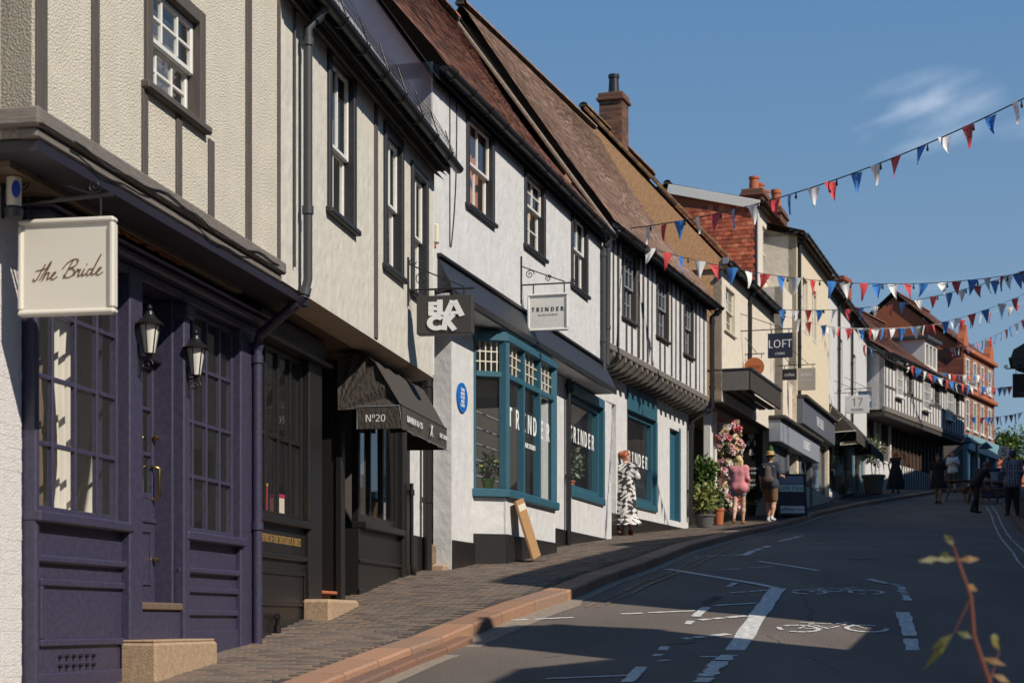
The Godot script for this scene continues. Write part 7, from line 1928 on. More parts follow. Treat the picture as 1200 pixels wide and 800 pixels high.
	one_box(bn, "body", Vector3(-0.55, 0.0, -0.3), Vector3(0.55, 1.05, 0.3), M("bin_blue", lin(0.02, 0.04, 0.13), 0.5), 0.03)
	one_box(bn, "lid", Vector3(-0.6, 1.05, -0.34), Vector3(0.6, 1.13, 0.34), K.bin_blue, 0.02)
	one_box(bn, "panel", Vector3(-0.45, 0.62, 0.3), Vector3(0.2, 0.98, 0.305), K.pale_grey_paint, 0.001)
	# dark overhanging corner and hanging sign at the right edge
	var oc := thing("oriel_bay", "dark overhanging timber bay at the right edge under the sky", "bay", Vector3(16.710, 9.984, -58.000), -0.30)
	b = MB.new(); b.prism(PackedVector2Array([Vector2(-0.55, 0.15), Vector2(-0.35, 0.0), Vector2(0.4, -0.25), Vector2(2.2, -0.25), Vector2(2.2, 1.4), Vector2(0.25, 0.85), Vector2(-0.45, 0.45)]), -2.0, 0.0); put(oc, "timber_bay", b, K.black_paint)
	one_box(oc, "bay_sill", Vector3(-0.6, 0.12, -2.05), Vector3(2.2, 0.2, 0.04), K.dark_timber, 0.01)
	var ps := thing("hanging_sign", "black rectangular pub sign hanging from an iron bracket at the right edge", "sign", Vector3(15.094, 8.349, -54.000), -0.12)
	one_box(ps, "board", Vector3(0, 0, 0), Vector3(0.95, 0.72, 0.05), K.black_paint, 0.01)
	text(ps, "lettering", "THE BOOT", Vector3(0.5, 0.12, 0.052), 0.09, K.grey_letter)
	iron(ps, "bracket_arm", [Vector3(-0.2, 0.88, 0.02), Vector3(2.0, 0.88, 0.02)], 0.02)
	iron(ps, "bracket_stay", [Vector3(0.0, 0.88, 0.02), Vector3(0.6, 1.15, 0.02), Vector3(2.0, 1.25, 0.02)], 0.015)
	for k in [0.1, 0.85]: iron(ps, "hanger", [Vector3(k, 0.72, 0.02), Vector3(k, 0.9, 0.02)], 0.012)
	iron(ps, "finial", scroll(Vector3(-0.2, 0.93, 0.02), Vector3(1, 0, 0), Vector3(0, 1, 0), 0.06), 0.012)
	# young shoot in a planter, close by on the right
	var pz := 5.2
	var pl := thing("red_stemmed_shoot", "thin red-stemmed young shoot with a few yellow-green leaves at the lower right", "plant", Vector3(1.387, 1.387, -5.200))
	pl.position.y = road_y(pz) 
	b = MB.new(); b.lathe([Vector2(0.0, 0.0), Vector2(0.22, 0.0), Vector2(0.30, 0.55), Vector2(0.27, 0.55), Vector2(0.25, 0.5), Vector2(0, 0.5)], Vector3(0.02, 0, 0), 18); put(pl, "planter", b, K.dark_timber)
	b = MB.new(); b.tube([Vector3(0.03, 0.5, 0), Vector3(0.030, 0.851, -0.005), Vector3(-0.005, 1.099, 0.019), Vector3(-0.045, 1.235, -0.003), Vector3(-0.059, 1.347, 0.020), Vector3(-0.089, 1.458, -0.017), Vector3(-0.119, 1.525, 0.011)], [0.010, 0.009, 0.0075, 0.0065, 0.0055, 0.0045, 0.003], 7); put(pl, "stem", b, K.twig_red)
	var g1 := [Color(0.17, 0.14, 0.03), Color(0.11, 0.11, 0.025), Color(0.19, 0.10, 0.03), Color(0.08, 0.08, 0.02)]
	for q in [[Vector3(-0.089, 1.458, -0.017), Vector3(-0.166, 1.456, 0.018)], [Vector3(-0.129, 1.458, -0.011), Vector3(-0.213, 1.451, 0.020)], [Vector3(-0.089, 1.456, -0.017), Vector3(-0.025, 1.458, -0.011)], [Vector3(-0.109, 1.495, 0.020), Vector3(-0.129, 1.530, -0.011)], [Vector3(-0.069, 1.384, 0.006), Vector3(-0.030, 1.366, -0.018)], [Vector3(-0.149, 1.461, -0.003), Vector3(-0.119, 1.475, 0.011)], [Vector3(-0.109, 1.243, 0.020), Vector3(-0.173, 1.193, 0.005)], [Vector3(-0.109, 1.243, 0.020), Vector3(-0.188, 1.136, -0.020)], [Vector3(-0.050, 1.228, 0.008), Vector3(-0.094, 1.248, -0.009)], [Vector3(0.000, 1.235, 0.013), Vector3(0.030, 1.228, -0.005)], [Vector3(0.030, 1.193, -0.005), Vector3(0.000, 1.235, 0.013)], [Vector3(0.012, 1.124, -0.014), Vector3(0.062, 1.099, -0.010)], [Vector3(-0.025, 1.173, -0.011), Vector3(0.045, 1.149, 0.020)]]:
		b = MB.new(); b.col = g1[rng.randi() % 4]
		var a: Vector3 = q[0]; var e: Vector3 = q[1]
		leaf_quad(b, a, (e - a).normalized(), Vector3(0.1, 0.3, 1).normalized(), (e - a).length(), 0.022); put(pl, "leaf", b, K.leaf)
	for q in [[Vector3(-0.059, 1.347, 0.020), Vector3(-0.109, 1.243, 0.020)], [Vector3(-0.005, 1.099, 0.019), Vector3(0.030, 1.193, -0.005)], [Vector3(-0.089, 1.458, -0.017), Vector3(-0.149, 1.461, -0.003)]]:
		b = MB.new(); b.tube([q[0], q[1]], [0.003, 0.0015], 5); put(pl, "side_shoot", b, K.twig_red)

# ---------------------------------------------------------------- bunting
func bunting() -> void:
	var fm := []
	for k in 5:
		var b := MB.new(); var rows := []
		for i in 5:
			var t := i / 4.0; var line := []
			for j in 5:
				var s := j / 4.0 - 0.5
				line.append(Vector3(s * (1.0 - t) * 0.66 + 0.10 * t * t * (k - 2), -t, 0.10 * sin(t * 2.6 + k * 1.3) + 0.06 * sin(s * 5.0 + k)))
			rows.append(line)
		b.grid(rows, false); fm.append(b.mesh())
	var cols := ["flag_red", "flag_blue", "flag_white"]
	for q in [[Vector3(1.812, 9.139, -34.600), Vector3(9.038, 10.041, -26.000), 0.55, 0.33, 25, 0.011, "longest bunting string rising to the upper right from the timbered house eave", true], [Vector3(1.829, 9.057, -34.600), Vector3(12.157, 9.136, -37.000), 0.75, 0.33, 31, 0.008, "sagging bunting string second from the top with sunlit flags", true], [Vector3(7.046, 10.434, -50.500), Vector3(14.250, 10.946, -45.000), 0.55, 0.34, 22, 0.01, "bunting string with dark bulbs from the cream house towards the right", true], [Vector3(7.132, 10.427, -50.600), Vector3(14.548, 10.781, -47.000), 1, 0.34, 22, 0.006, "bunting string hanging just below the bulb string", false], [Vector3(9.252, 11.282, -58.000), Vector3(20.724, 14.253, -68.000), 0.7, 0.36, 26, 0.008, "far bunting string low over the long brown roof", false], [Vector3(21.497, 15.053, -88.000), Vector3(21.000, 14.160, -70.000), 0.4, 0.4, 20, 0.008, "far bunting string rising steeply at the right edge", false], [Vector3(14.057, 12.806, -72.000), Vector3(24.752, 14.396, -92.000), 0.55, 0.4, 24, 0.008, "small far bunting string along the timbered house eave", false], [Vector3(16.213, 12.924, -76.000), Vector3(24.190, 12.608, -80.000), 0.9, 0.4, 30, 0.008, "small far bunting string crossing before the brick house", false], [Vector3(22.843, 11.931, -90.000), Vector3(25.400, 11.960, -84.000), 0.3, 0.4, 18, 0.008, "lowest far bunting string beside the brick house", false]]:
		var a: Vector3 = q[0]; var e: Vector3 = q[1]
		var n: int = q[4]
		var t := thing("bunting", q[6], "bunting", a, 0.0, "strings of bunting across the street")
		var pts := []
		for i in 41:
			var s := i / 40.0
			pts.append((e - a) * s + Vector3.DOWN * q[2] * 4.0 * s * (1.0 - s))
		var b := MB.new(); b.tube(pts, q[5], 5); put(t, "cord", b, K.cord if q[7] else K.cord_light)
		for i in n:
			var s := (i + 0.5 + rng.randf_range(-0.1, 0.1)) / n
			var p: Vector3 = (e - a) * s + Vector3.DOWN * q[2] * 4.0 * s * (1.0 - s)
			var o := MeshInstance3D.new(); o.name = "flag"; o.mesh = fm[rng.randi() % 5]; o.material_override = K[cols[i % 3]]
			var d := (e - a); d.y = 0.0
			o.transform = Transform3D(Basis(Vector3.UP, atan2(-d.z, d.x) + rng.randf_range(-0.7, 0.7)) * Basis(Vector3(0, 0, 1), rng.randf_range(-0.15, 0.15)) * Basis.from_scale(Vector3.ONE * q[3] * rng.randf_range(0.9, 1.1)), p)
			t.add_child(o, true)
			if q[7] and i % 2 == 0:
				var l := MB.new(); l.lathe([Vector2(0.0, -0.11), Vector2(0.02, -0.09), Vector2(0.022, -0.06), Vector2(0.012, -0.03), Vector2(0.012, 0.0)], p + d.normalized() * 0.12 * 1.0, 8); put(t, "bulb", l, K.black_iron)

# ---------------------------------------------------------------- people
func hand_bones(w: Vector3, dirv: Vector3, pn: Vector3, side: float) -> Array:
	# palm, four fingers of unequal length with a bend, thumb from the side of the palm
	var out := []
	var across := dirv.cross(pn).normalized() * side
	var k := w + dirv * 0.085
	for i in 3: out.append([w + dirv * 0.012 + across * (i - 1) * 0.018, k + across * (i - 1) * 0.026, 0.016, 0.014])
	for i in 4:
		var o := across * (i - 1.5) * 0.021
		var l: float = [0.066, 0.076, 0.072, 0.056][i]
		var m := k + o + dirv * l * 0.5 + pn * 0.010
		out.append([k + o - dirv * 0.01, m, 0.0095, 0.009]); out.append([m, m + dirv * l * 0.42 + pn * 0.026, 0.009, 0.0075])
	var tb := w + dirv * 0.030 - across * 0.026
	var tm := tb - across * 0.026 + dirv * 0.032 + pn * 0.010
	out.append([tb, tm, 0.012, 0.010]); out.append([tm, tm + dirv * 0.030 + pn * 0.012, 0.010, 0.008])
	return out

# o: height, skin, hair colour, pose overrides (joints in metres for a 1.70 m person facing +z), clothes
func person(label: String, at: Vector3, yaw: float, o: Dictionary) -> Node3D:
	var p := thing("person", label, "person", at, yaw)
	var S: float = o.get("height", 1.68) / 1.70
	var J := {"hips": Vector3(0, 0.93, 0), "waist": Vector3(0, 1.10, 0.0), "chest": Vector3(0, 1.30, 0.0), "neck": Vector3(0, 1.45, -0.01), "head": Vector3(0, 1.585, 0.01),
		"shoulder_l": Vector3(0.175, 1.395, -0.01), "shoulder_r": Vector3(-0.175, 1.395, -0.01), "elbow_l": Vector3(0.235, 1.13, -0.04), "elbow_r": Vector3(-0.235, 1.13, -0.04),
		"wrist_l": Vector3(0.25, 0.89, 0.04), "wrist_r": Vector3(-0.25, 0.89, 0.04), "hip_l": Vector3(0.09, 0.90, 0), "hip_r": Vector3(-0.09, 0.90, 0),
		"knee_l": Vector3(0.10, 0.49, 0.03), "knee_r": Vector3(-0.10, 0.49, 0.03), "ankle_l": Vector3(0.10, 0.085, -0.01), "ankle_r": Vector3(-0.10, 0.085, -0.01)}
	for k in o.get("pose", {}): J[k] = o.pose[k]
	for k in J: J[k] *= S
	var g: float = o.get("build", 1.0)
	var face: Vector3 = o.get("face", Vector3(0, 0, 1)).normalized()
	var fs := Vector3.UP.cross(face).normalized()
	var tor := []
	for sx in [-0.065, 0.065]:
		tor.append([J.hips + Vector3(sx, -0.02, 0) * S, J.waist + Vector3(sx * 0.75, 0, 0) * S, 0.115 * S * g, 0.090 * S * g])
		tor.append([J.waist + Vector3(sx * 0.75, 0, 0) * S, J.chest + Vector3(sx * 1.1, 0, 0) * S, 0.090 * S * g, 0.105 * S * g])
	tor.append([J.shoulder_l, J.shoulder_r, 0.055 * S, 0.055 * S])
	tor.append([J.chest + Vector3(0, 0.05, 0) * S, J.neck, 0.085 * S, 0.052 * S])
	var arm := []; var leg := []; var sleeve := []; var short := []
	for s in ["_l", "_r"]:
		arm.append([J["shoulder" + s], J["elbow" + s], 0.047 * S * g, 0.038 * S * g]); arm.append([J["elbow" + s], J["wrist" + s], 0.037 * S * g, 0.025 * S])
		leg.append([J["hip" + s], J["knee" + s], 0.083 * S * g, 0.055 * S * g]); leg.append([J["knee" + s], J["ankle" + s].lerp(J["knee" + s], 0.62), 0.054 * S * g, 0.055 * S * g]); leg.append([J["ankle" + s].lerp(J["knee" + s], 0.62), J["ankle" + s], 0.055 * S * g, 0.034 * S])
	var skin: Color = o.get("skin", Color(0.50, 0.30, 0.21))
	var b := MB.new(); b.col = skin
	var bones := tor + arm + leg + [[J.neck - Vector3(0, 0.02, 0), J.head - Vector3(0, 0.03, 0), 0.050 * S, 0.046 * S]]
	for s in ["_l", "_r"]:
		var fd := (Vector3(0.12 if s == "_l" else -0.12, 0, 1) if not o.has("toes") else o.toes) as Vector3
		bones.append([J["ankle" + s] + Vector3(0, -0.04, -0.03) * S, J["ankle" + s] + fd.normalized() * 0.15 * S + Vector3(0, -0.058, 0) * S, 0.038 * S, 0.026 * S])
	nets(b, bones, 0.02, 0.035)
	# head
	var H: Vector3 = J.head
	var hb := [[H + face * -0.012, H + Vector3(0, 0.035, 0) + face * 0.008, 0.083 * S, 0.080 * S], [H + Vector3(0, -0.05, 0) + face * 0.03, H + Vector3(0, -0.085, 0) + face * 0.055, 0.062 * S, 0.036 * S], [H + face * 0.085 + Vector3(0, 0.005, 0), H + face * 0.104 + Vector3(0, -0.032, 0), 0.010, 0.016]]
	for s in [-1, 1]: hb.append([H + fs * 0.083 * s + Vector3(0, 0.012, 0), H + fs * 0.088 * s + Vector3(0, -0.03, 0), 0.013, 0.010])
	nets(b, hb, 0.01, 0.022)
	# hands
	for s in ["_l", "_r"]:
		var d: Vector3 = (J["wrist" + s] - J["elbow" + s]).normalized()
		var pn := (Vector3(-1 if s == "_l" else 1, 0, 0) - d * d.dot(Vector3(-1 if s == "_l" else 1, 0, 0))).normalized()
		nets(b, hand_bones(J["wrist" + s], (d + pn * 0.12).normalized(), pn, 1.0 if s == "_l" else -1.0), 0.0065, 0.010)
	put(p, "body", b, K.skin)
	var ft := MB.new(); ft.col = Color(0.03, 0.02, 0.02)
	for s in [-1, 1]:
		ft.xf = Transform3D(Basis(), H + face * 0.083 + fs * 0.033 * s + Vector3(0, 0.012, 0)); ft.lathe([Vector2(0, -0.008), Vector2(0.009, -0.003), Vector2(0.009, 0.003), Vector2(0, 0.008)], Vector3.ZERO, 8)
	put(p, "eyes", ft, K.skin)
	ft = MB.new(); ft.col = Color(0.35, 0.10, 0.08)
	ft.tube([H + face * 0.083 + fs * 0.026 + Vector3(0, -0.062, 0), H + face * 0.093 + Vector3(0, -0.064, 0), H + face * 0.083 - fs * 0.026 + Vector3(0, -0.062, 0)], 0.006, 6); put(p, "mouth", ft, K.skin)
	# hair
	var hr := MB.new(); hr.col = o.get("hair", Color(0.05, 0.03, 0.02))
	var hc := [[H - face * 0.022 + Vector3(0, 0.03, 0), H - face * 0.002 + Vector3(0, 0.055, 0), 0.094 * S, 0.088 * S]]
	match o.get("hair_style", "short"):
		"long":
			for k in 5: hc.append([H - face * 0.05 + fs * 0.035 * (k - 2) + Vector3(0, 0.02, 0), H - face * 0.085 + fs * 0.045 * (k - 2) + Vector3(0, -0.27 + 0.02 * absf(k - 2), 0), 0.050, 0.026])
		"bun": hc.append([H - face * 0.10 + Vector3(0, 0.06, 0), H - face * 0.12 + Vector3(0, 0.05, 0), 0.05, 0.045])
		"bob":
			for k in 5: hc.append([H - face * 0.04 + fs * 0.035 * (k - 2), H - face * 0.06 + fs * 0.042 * (k - 2) + Vector3(0, -0.13, 0), 0.048, 0.032])
		_: hc.append([H - face * 0.05, H - face * 0.06 + Vector3(0, -0.05, 0), 0.06, 0.045])
	var hcol: Color = hr.col
	nets(hr, hc, 0.012, 0.02, func(q: Vector3) -> Color: return hcol * (0.75 + 0.5 * (0.5 + 0.5 * sin(q.x * 160.0 + q.z * 90.0 + q.y * 12.0))))
	put(p, "hair", hr, K.hair)
	# clothes
	for c in o.get("clothes", []):
		var m := MB.new(); m.col = c.col
		var colf = c.get("print", null)
		match c.kind:
			"top":
				var bn := []
				var lz: float = 0.014 + c.get("loose", 0.006)
				for t in tor: bn.append([t[0], t[1], t[2] + lz, t[3] + lz])
				bn.pop_back()
				bn.append([J.chest + Vector3(0, 0.05, 0) * S, J.neck + Vector3(0, -0.045, 0), 0.098 * S, 0.062 * S])
				var f: float = c.get("sleeve", 0.5)
				for s in ["_l", "_r"]:
					if f <= 0.0: continue
					bn.append([J["shoulder" + s], J["shoulder" + s].lerp(J["elbow" + s], minf(f * 2.0, 1.0)), 0.062 * S * g, (0.060 if f < 0.6 else 0.052) * S * g])
					if f > 0.5: bn.append([J["elbow" + s], J["elbow" + s].lerp(J["wrist" + s], f * 2.0 - 1.0), 0.052 * S * g, 0.040 * S])
				if c.get("hem", 0.0) > 0.0:
					for sx in [-0.07, 0.07]: bn.append([J.hips + Vector3(sx, 0.0, 0), J.hips + Vector3(sx * 1.1, -c.hem, 0), 0.128 * S * g + c.get("loose", 0.0), 0.130 * S * g + c.get("loose", 0.0)])
				nets(m, bn, c.get("cell", 0.018), 0.05, colf)
			"legs":
				var bn := []
				var f: float = c.get("length", 0.5)
				for sx in [-0.065, 0.065]: bn.append([J.hips + Vector3(sx, -0.04, 0) * S, J.hips + Vector3(sx, 0.06, 0) * S, 0.128 * S * g, 0.118 * S * g])
				for s in ["_l", "_r"]:
					bn.append([J["hip" + s], J["hip" + s].lerp(J["knee" + s], minf(f * 2.0, 1.0)), 0.10 * S * g, lerpf(0.095, 0.078, f) * S * g])
					if f > 0.5: bn.append([J["knee" + s], J["knee" + s].lerp(J["ankle" + s], f * 2.0 - 1.0), 0.076 * S * g, 0.058 * S])
				nets(m, bn, 0.018, 0.025, colf)
			"skirt":
				var rows := []; var cols := []
				var y1: float = J.waist.y + c.get("rise", 0.0) * S; var y0: float = c.get("to", 0.2) * S
				for i in 46:
					var t := i / 45.0; var line := []; var cl := []
					var cc: Vector3 = J.hips.lerp((J.ankle_l + J.ankle_r) / 2, clampf((J.hips.y - lerpf(y1, y0, t)) / maxf(J.hips.y - 0.1, 0.1), 0, 1)) if lerpf(y1, y0, t) < J.hips.y else J.hips.lerp(J.waist, clampf((lerpf(y1, y0, t) - J.hips.y) / (J.waist.y - J.hips.y), 0, 1.6))
					var r: float = lerpf(c.get("r0", 0.15), c.get("r1", 0.27), pow(t, 0.8)) * S
					if c.has("flare") and t > 0.84: r += (t - 0.84) * c.flare
					for k in 56:
						var a := TAU * k / 56
						var rr: float = r * (1.0 + c.get("fold", 0.05) * sin(a * 8.0 + t * 2.0 + sin(a * 3.0)) * t)
						var q := Vector3(cc.x + cos(a) * rr * 1.12, lerpf(y1, y0, t), cc.z - sin(a) * rr * 0.85)
						line.append(q); cl.append(colf.call(q) if colf else c.col)
					rows.append(line); cols.append(cl)
				rows.reverse(); cols.reverse()
				m.grid(rows, true, cols)
			"shoes":
				var bn := []
				for s in ["_l", "_r"]:
					var fd := (Vector3(0.12 if s == "_l" else -0.12, 0, 1) if not o.has("toes") else o.toes) as Vector3
					var a: Vector3 = J["ankle" + s]
					bn.append([a + Vector3(0, -0.043, -0.035) * S, a + fd.normalized() * 0.16 * S + Vector3(0, -0.055, 0) * S, 0.046 * S, 0.034 * S])
					bn.append([a + Vector3(0, -0.02, -0.02) * S, a + Vector3(0, 0.0, -0.01), 0.044 * S, 0.044 * S])
				nets(m, bn, 0.012, 0.015)
			"hat":
				m.lathe([Vector2(0.155, 0.0), Vector2(0.16, 0.006), Vector2(0.10, 0.02), Vector2(0.098, 0.085), Vector2(0.06, 0.11), Vector2(0.0, 0.105)], H + Vector3(0, 0.055, 0) - face * 0.012, 22)
			"cap":
				m.lathe([Vector2(0.102, 0.0), Vector2(0.100, 0.05), Vector2(0.075, 0.095), Vector2(0.0, 0.112)], H + Vector3(0, 0.035, 0) - face * 0.012, 20)
				m.bev(Vector3(-0.07, 0.0, 0.08) + H + Vector3(0, 0.035, 0), Vector3(0.07, 0.014, 0.17) + H + Vector3(0, 0.035, 0), 0.006)
		put(p, c.name, m, K.cloth)
	return p

func people() -> void:
	var sole := {"kind": "shoes", "name": "shoes", "col": Color(0.03, 0.022, 0.018)}
	var petals := func(q: Vector3) -> Color:
		var a := sin(q.y * 36.0 + 1.7 * sin(q.x * 17.0)) * sin(atan2(q.x, q.z) * 5.0 + 2.2 * sin(q.y * 21.0))
		return Color(0.03, 0.03, 0.035) if a > -0.02 else Color(0.62, 0.60, 0.57)
	# woman in the long patterned dress, walking uphill
	person("woman in a long black and white patterned dress walking past the teal windows", Vector3(2.253, 3.305, -35.576), 2.842, {"height": 1.66, "skin": Color(0.52, 0.30, 0.22), "hair": Color(0.30, 0.075, 0.022), "hair_style": "bun", "face": Vector3(-0.75, -0.05, 0.65),
		"pose": {"elbow_l": Vector3(0.27, 1.16, -0.06), "wrist_l": Vector3(0.24, 0.93, 0.02), "elbow_r": Vector3(-0.25, 1.18, 0.02), "wrist_r": Vector3(-0.17, 1.27, 0.20), "ankle_l": Vector3(0.09, 0.10, -0.16), "knee_l": Vector3(0.09, 0.48, -0.02), "ankle_r": Vector3(-0.08, 0.085, 0.14), "knee_r": Vector3(-0.09, 0.50, 0.10)},
		"clothes": [{"kind": "skirt", "name": "dress_skirt", "col": Color.WHITE, "print": petals, "to": 0.20, "rise": 0.06, "r0": 0.155, "r1": 0.235, "flare": 0.5, "fold": 0.06}, {"kind": "top", "name": "dress_bodice", "col": Color.WHITE, "print": petals, "sleeve": 0.72}, {"kind": "shoes", "name": "sandals", "col": Color(0.12, 0.05, 0.025)}]})
	# woman in pink with denim shorts
	var w2 := person("blonde woman in a loose pink shirt and denim shorts walking uphill", Vector3(5.567, 3.988, -43.953), 2.812, {"height": 1.66, "skin": Color(0.58, 0.36, 0.26), "hair": Color(0.55, 0.40, 0.18), "hair_style": "bob",
		"pose": {"ankle_l": Vector3(0.09, 0.10, -0.17), "knee_l": Vector3(0.09, 0.48, -0.03), "ankle_r": Vector3(-0.08, 0.085, 0.14), "knee_r": Vector3(-0.09, 0.50, 0.10), "wrist_l": Vector3(0.26, 0.92, 0.08), "wrist_r": Vector3(-0.23, 0.93, 0.13)},
		"clothes": [{"kind": "top", "name": "shirt", "col": Color(0.60, 0.22, 0.24), "sleeve": 0.8, "hem": 0.01, "cell": 0.02, "loose": 0.018}, {"kind": "legs", "name": "shorts", "col": Color(0.22, 0.25, 0.30), "length": 0.16}, {"kind": "shoes", "name": "sandals", "col": Color(0.20, 0.10, 0.05)}], "build": 1.06})
	var bag := thing("shoulder_bag", "small blue-grey shoulder bag at the pink-shirted woman's hip", "bag", w2.position, w2.rotation.y)
	one_box(bag, "pouch", Vector3(0.15, 0.72, -0.13), Vector3(0.23, 0.93, 0.10), M("bag_blue", lin(0.10, 0.17, 0.22), 0.6), 0.03)
	var st := MB.new(); st.tube([Vector3(0.19, 0.92, 0.05), Vector3(0.15, 1.2, 0.13), Vector3(-0.05, 1.46, 0.07), Vector3(-0.1, 1.46, -0.08), Vector3(0.1, 1.2, -0.15), Vector3(0.19, 0.92, -0.08)], 0.008, 5); put(bag, "strap", st, K.bag_blue)
	# man with straw hat and backpack
	var m3 := person("man in a straw hat, dark T-shirt and brown shorts beside the pavement sign", Vector3(6.631, 4.164, -45.957), 2.692, {"height": 1.76, "skin": Color(0.48, 0.27, 0.18), "hair": Color(0.10, 0.06, 0.04),
		"pose": {"ankle_l": Vector3(0.08, 0.085, 0.12), "knee_l": Vector3(0.09, 0.50, 0.11), "ankle_r": Vector3(-0.08, 0.10, -0.12), "knee_r": Vector3(-0.09, 0.48, 0.0), "elbow_r": Vector3(-0.25, 1.14, 0.0), "wrist_r": Vector3(-0.27, 1.12, 0.22)},
		"clothes": [{"kind": "top", "name": "t_shirt", "col": Color(0.035, 0.042, 0.060), "sleeve": 0.42, "hem": 0.02}, {"kind": "legs", "name": "shorts", "col": Color(0.15, 0.085, 0.04), "length": 0.42}, {"kind": "shoes", "name": "trainers", "col": Color(0.50, 0.50, 0.52)}, {"kind": "hat", "name": "straw_hat", "col": Color(0.52, 0.34, 0.14)}], "build": 1.12})
	var bp := thing("backpack", "brown backpack worn by the man in the straw hat", "backpack", m3.position, m3.rotation.y)
	var bm := MB.new(); bm.col = Color(0.075, 0.055, 0.045); nets(bm, [[Vector3(0.02, 1.05, -0.20), Vector3(0.02, 1.32, -0.17), 0.12, 0.10], [Vector3(-0.06, 1.05, -0.20), Vector3(0.08, 1.05, -0.20), 0.10, 0.10]], 0.02, 0.04); put(bp, "pack", bm, K.cloth)
	for sx in [-0.12, 0.13]:
		bm = MB.new(); bm.col = Color(0.30, 0.24, 0.18); bm.tube([Vector3(sx, 1.38, -0.14), Vector3(sx, 1.48, -0.02), Vector3(sx, 1.36, 0.13), Vector3(sx * 1.2, 1.12, 0.08), Vector3(sx * 1.2, 1.06, -0.10)], 0.016, 6); put(bp, "strap", bm, K.cloth)
	# red-haired woman with long black skirt
	person("red-haired woman in a black dress with bare shoulders outside the far grey shop", Vector3(15.474, 6.804, -72.212), 2.792, {"height": 1.66, "skin": Color(0.60, 0.40, 0.31), "hair": Color(0.42, 0.10, 0.025), "hair_style": "bob",
		"pose": {"elbow_r": Vector3(-0.28, 1.16, -0.06), "elbow_l": Vector3(0.28, 1.16, -0.06)}, "clothes": [{"kind": "top", "name": "bodice", "col": Color(0.012, 0.012, 0.013), "sleeve": 0.0}, {"kind": "skirt", "name": "skirt", "col": Color(0.012, 0.012, 0.013), "to": 0.18, "r0": 0.16, "r1": 0.34}, sole]})
	# woman in the black dress coming down the road
	person("woman in a short black dress with long dark hair walking down the road", Vector3(14.882, 5.727, -62.506), -0.35, {"height": 1.70, "skin": Color(0.30, 0.16, 0.11), "hair": Color(0.03, 0.018, 0.012), "hair_style": "long",
		"pose": {"ankle_l": Vector3(0.07, 0.085, 0.10), "knee_l": Vector3(0.08, 0.50, 0.09), "ankle_r": Vector3(-0.06, 0.10, -0.13), "knee_r": Vector3(-0.08, 0.48, 0.0)}, "clothes": [{"kind": "top", "name": "bodice", "col": Color(0.010, 0.010, 0.011), "sleeve": 0.35}, {"kind": "skirt", "name": "dress_skirt", "col": Color(0.010, 0.010, 0.011), "to": 0.55, "r0": 0.15, "r1": 0.26}, sole]})
	# man in the white T-shirt
	person("man in a white T-shirt and olive shorts walking down behind the woman in black", Vector3(18.916, 7.140, -76.833), -0.2, {"height": 1.78, "skin": Color(0.45, 0.26, 0.18), "hair": Color(0.06, 0.04, 0.03),
		"pose": {"elbow_l": Vector3(0.24, 1.14, 0.02), "wrist_l": Vector3(0.08, 1.20, 0.22), "elbow_r": Vector3(-0.24, 1.14, 0.02), "wrist_r": Vector3(-0.06, 1.18, 0.22), "ankle_l": Vector3(0.08, 0.085, 0.14), "knee_l": Vector3(0.09, 0.5, 0.12), "ankle_r": Vector3(-0.08, 0.12, -0.16), "knee_r": Vector3(-0.09, 0.48, 0.0)}, "clothes": [{"kind": "top", "name": "t_shirt", "col": Color(0.62, 0.62, 0.64), "sleeve": 0.4, "hem": 0.03}, {"kind": "legs", "name": "shorts", "col": Color(0.06, 0.06, 0.035), "length": 0.42}, sole], "build": 1.05})
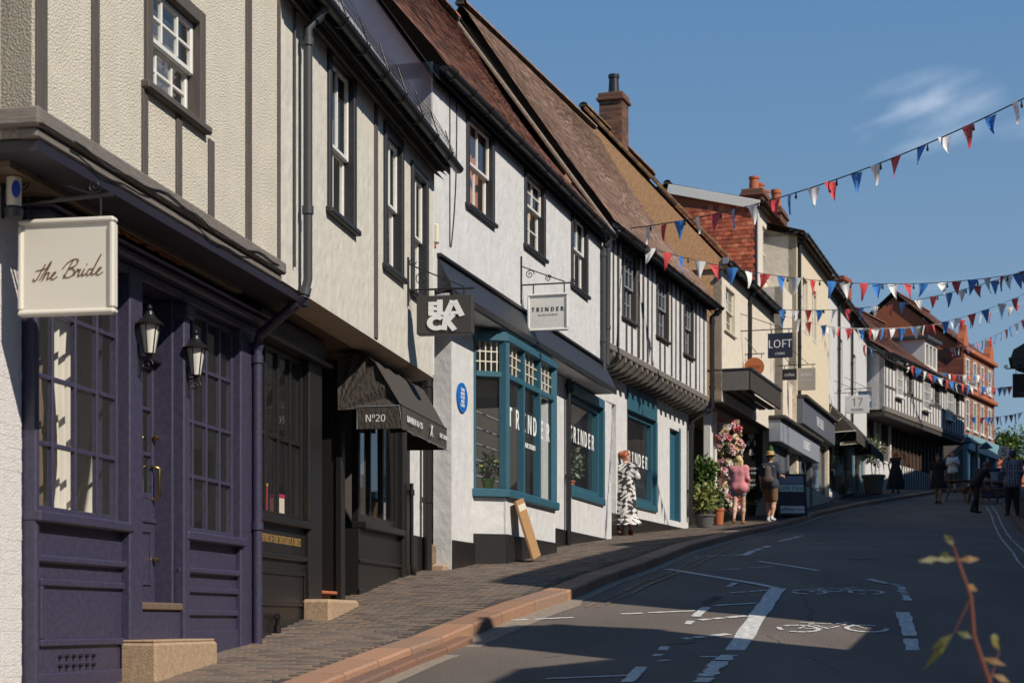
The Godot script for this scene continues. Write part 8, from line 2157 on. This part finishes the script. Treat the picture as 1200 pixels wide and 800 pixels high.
	# woman leaning over the table
	person("woman in black leaning forward over a picnic table", Vector3(14.191, 4.913, -54.581), 1.921, {"height": 1.68, "skin": Color(0.34, 0.18, 0.13), "hair": Color(0.055, 0.025, 0.018), "hair_style": "long", "face": Vector3(0, -0.5, 0.85),
		"pose": {"waist": Vector3(0, 1.08, 0.06), "chest": Vector3(0, 1.24, 0.17), "neck": Vector3(0, 1.36, 0.26), "head": Vector3(0, 1.47, 0.35), "shoulder_l": Vector3(0.17, 1.30, 0.22), "shoulder_r": Vector3(-0.17, 1.30, 0.22), "elbow_l": Vector3(0.20, 1.05, 0.30), "elbow_r": Vector3(-0.20, 1.05, 0.30), "wrist_l": Vector3(0.17, 0.86, 0.42), "wrist_r": Vector3(-0.17, 0.86, 0.42), "hips": Vector3(0, 0.92, -0.06), "hip_l": Vector3(0.09, 0.89, -0.06), "hip_r": Vector3(-0.09, 0.89, -0.06), "ankle_l": Vector3(0.09, 0.085, 0.04), "ankle_r": Vector3(-0.09, 0.10, -0.26), "knee_r": Vector3(-0.09, 0.48, -0.10)},
		"clothes": [{"kind": "top", "name": "top", "col": Color(0.012, 0.011, 0.012), "sleeve": 0.4, "hem": 0.05}, {"kind": "legs", "name": "trousers", "col": Color(0.012, 0.012, 0.014), "length": 0.96}, sole]})
	# man in the checked shirt and cap
	var checks := func(q: Vector3) -> Color:
		var a := fposmod(q.y, 0.062) < 0.016; var e := fposmod(atan2(q.x, q.z) * 0.16, 0.062) < 0.016
		return Color(0.30, 0.32, 0.38) if (a or e) else Color(0.020, 0.026, 0.055)
	person("man in a navy checked shirt and blue cap standing on the cobbles at the right", Vector3(14.018, 4.569, -50.149), 3.042, {"height": 1.80, "skin": Color(0.42, 0.25, 0.18), "hair": Color(0.05, 0.04, 0.035), "build": 1.16,
		"pose": {"ankle_l": Vector3(0.12, 0.085, 0.02), "ankle_r": Vector3(-0.12, 0.085, -0.04), "elbow_l": Vector3(0.27, 1.13, -0.02), "wrist_l": Vector3(0.22, 0.95, 0.14), "wrist_r": Vector3(-0.22, 0.95, 0.14)},
		"clothes": [{"kind": "top", "name": "checked_shirt", "col": Color.WHITE, "print": checks, "sleeve": 0.95, "hem": 0.08, "cell": 0.014}, {"kind": "legs", "name": "trousers", "col": Color(0.012, 0.013, 0.018), "length": 0.98}, {"kind": "cap", "name": "cap", "col": Color(0.02, 0.05, 0.14)}, sole]})
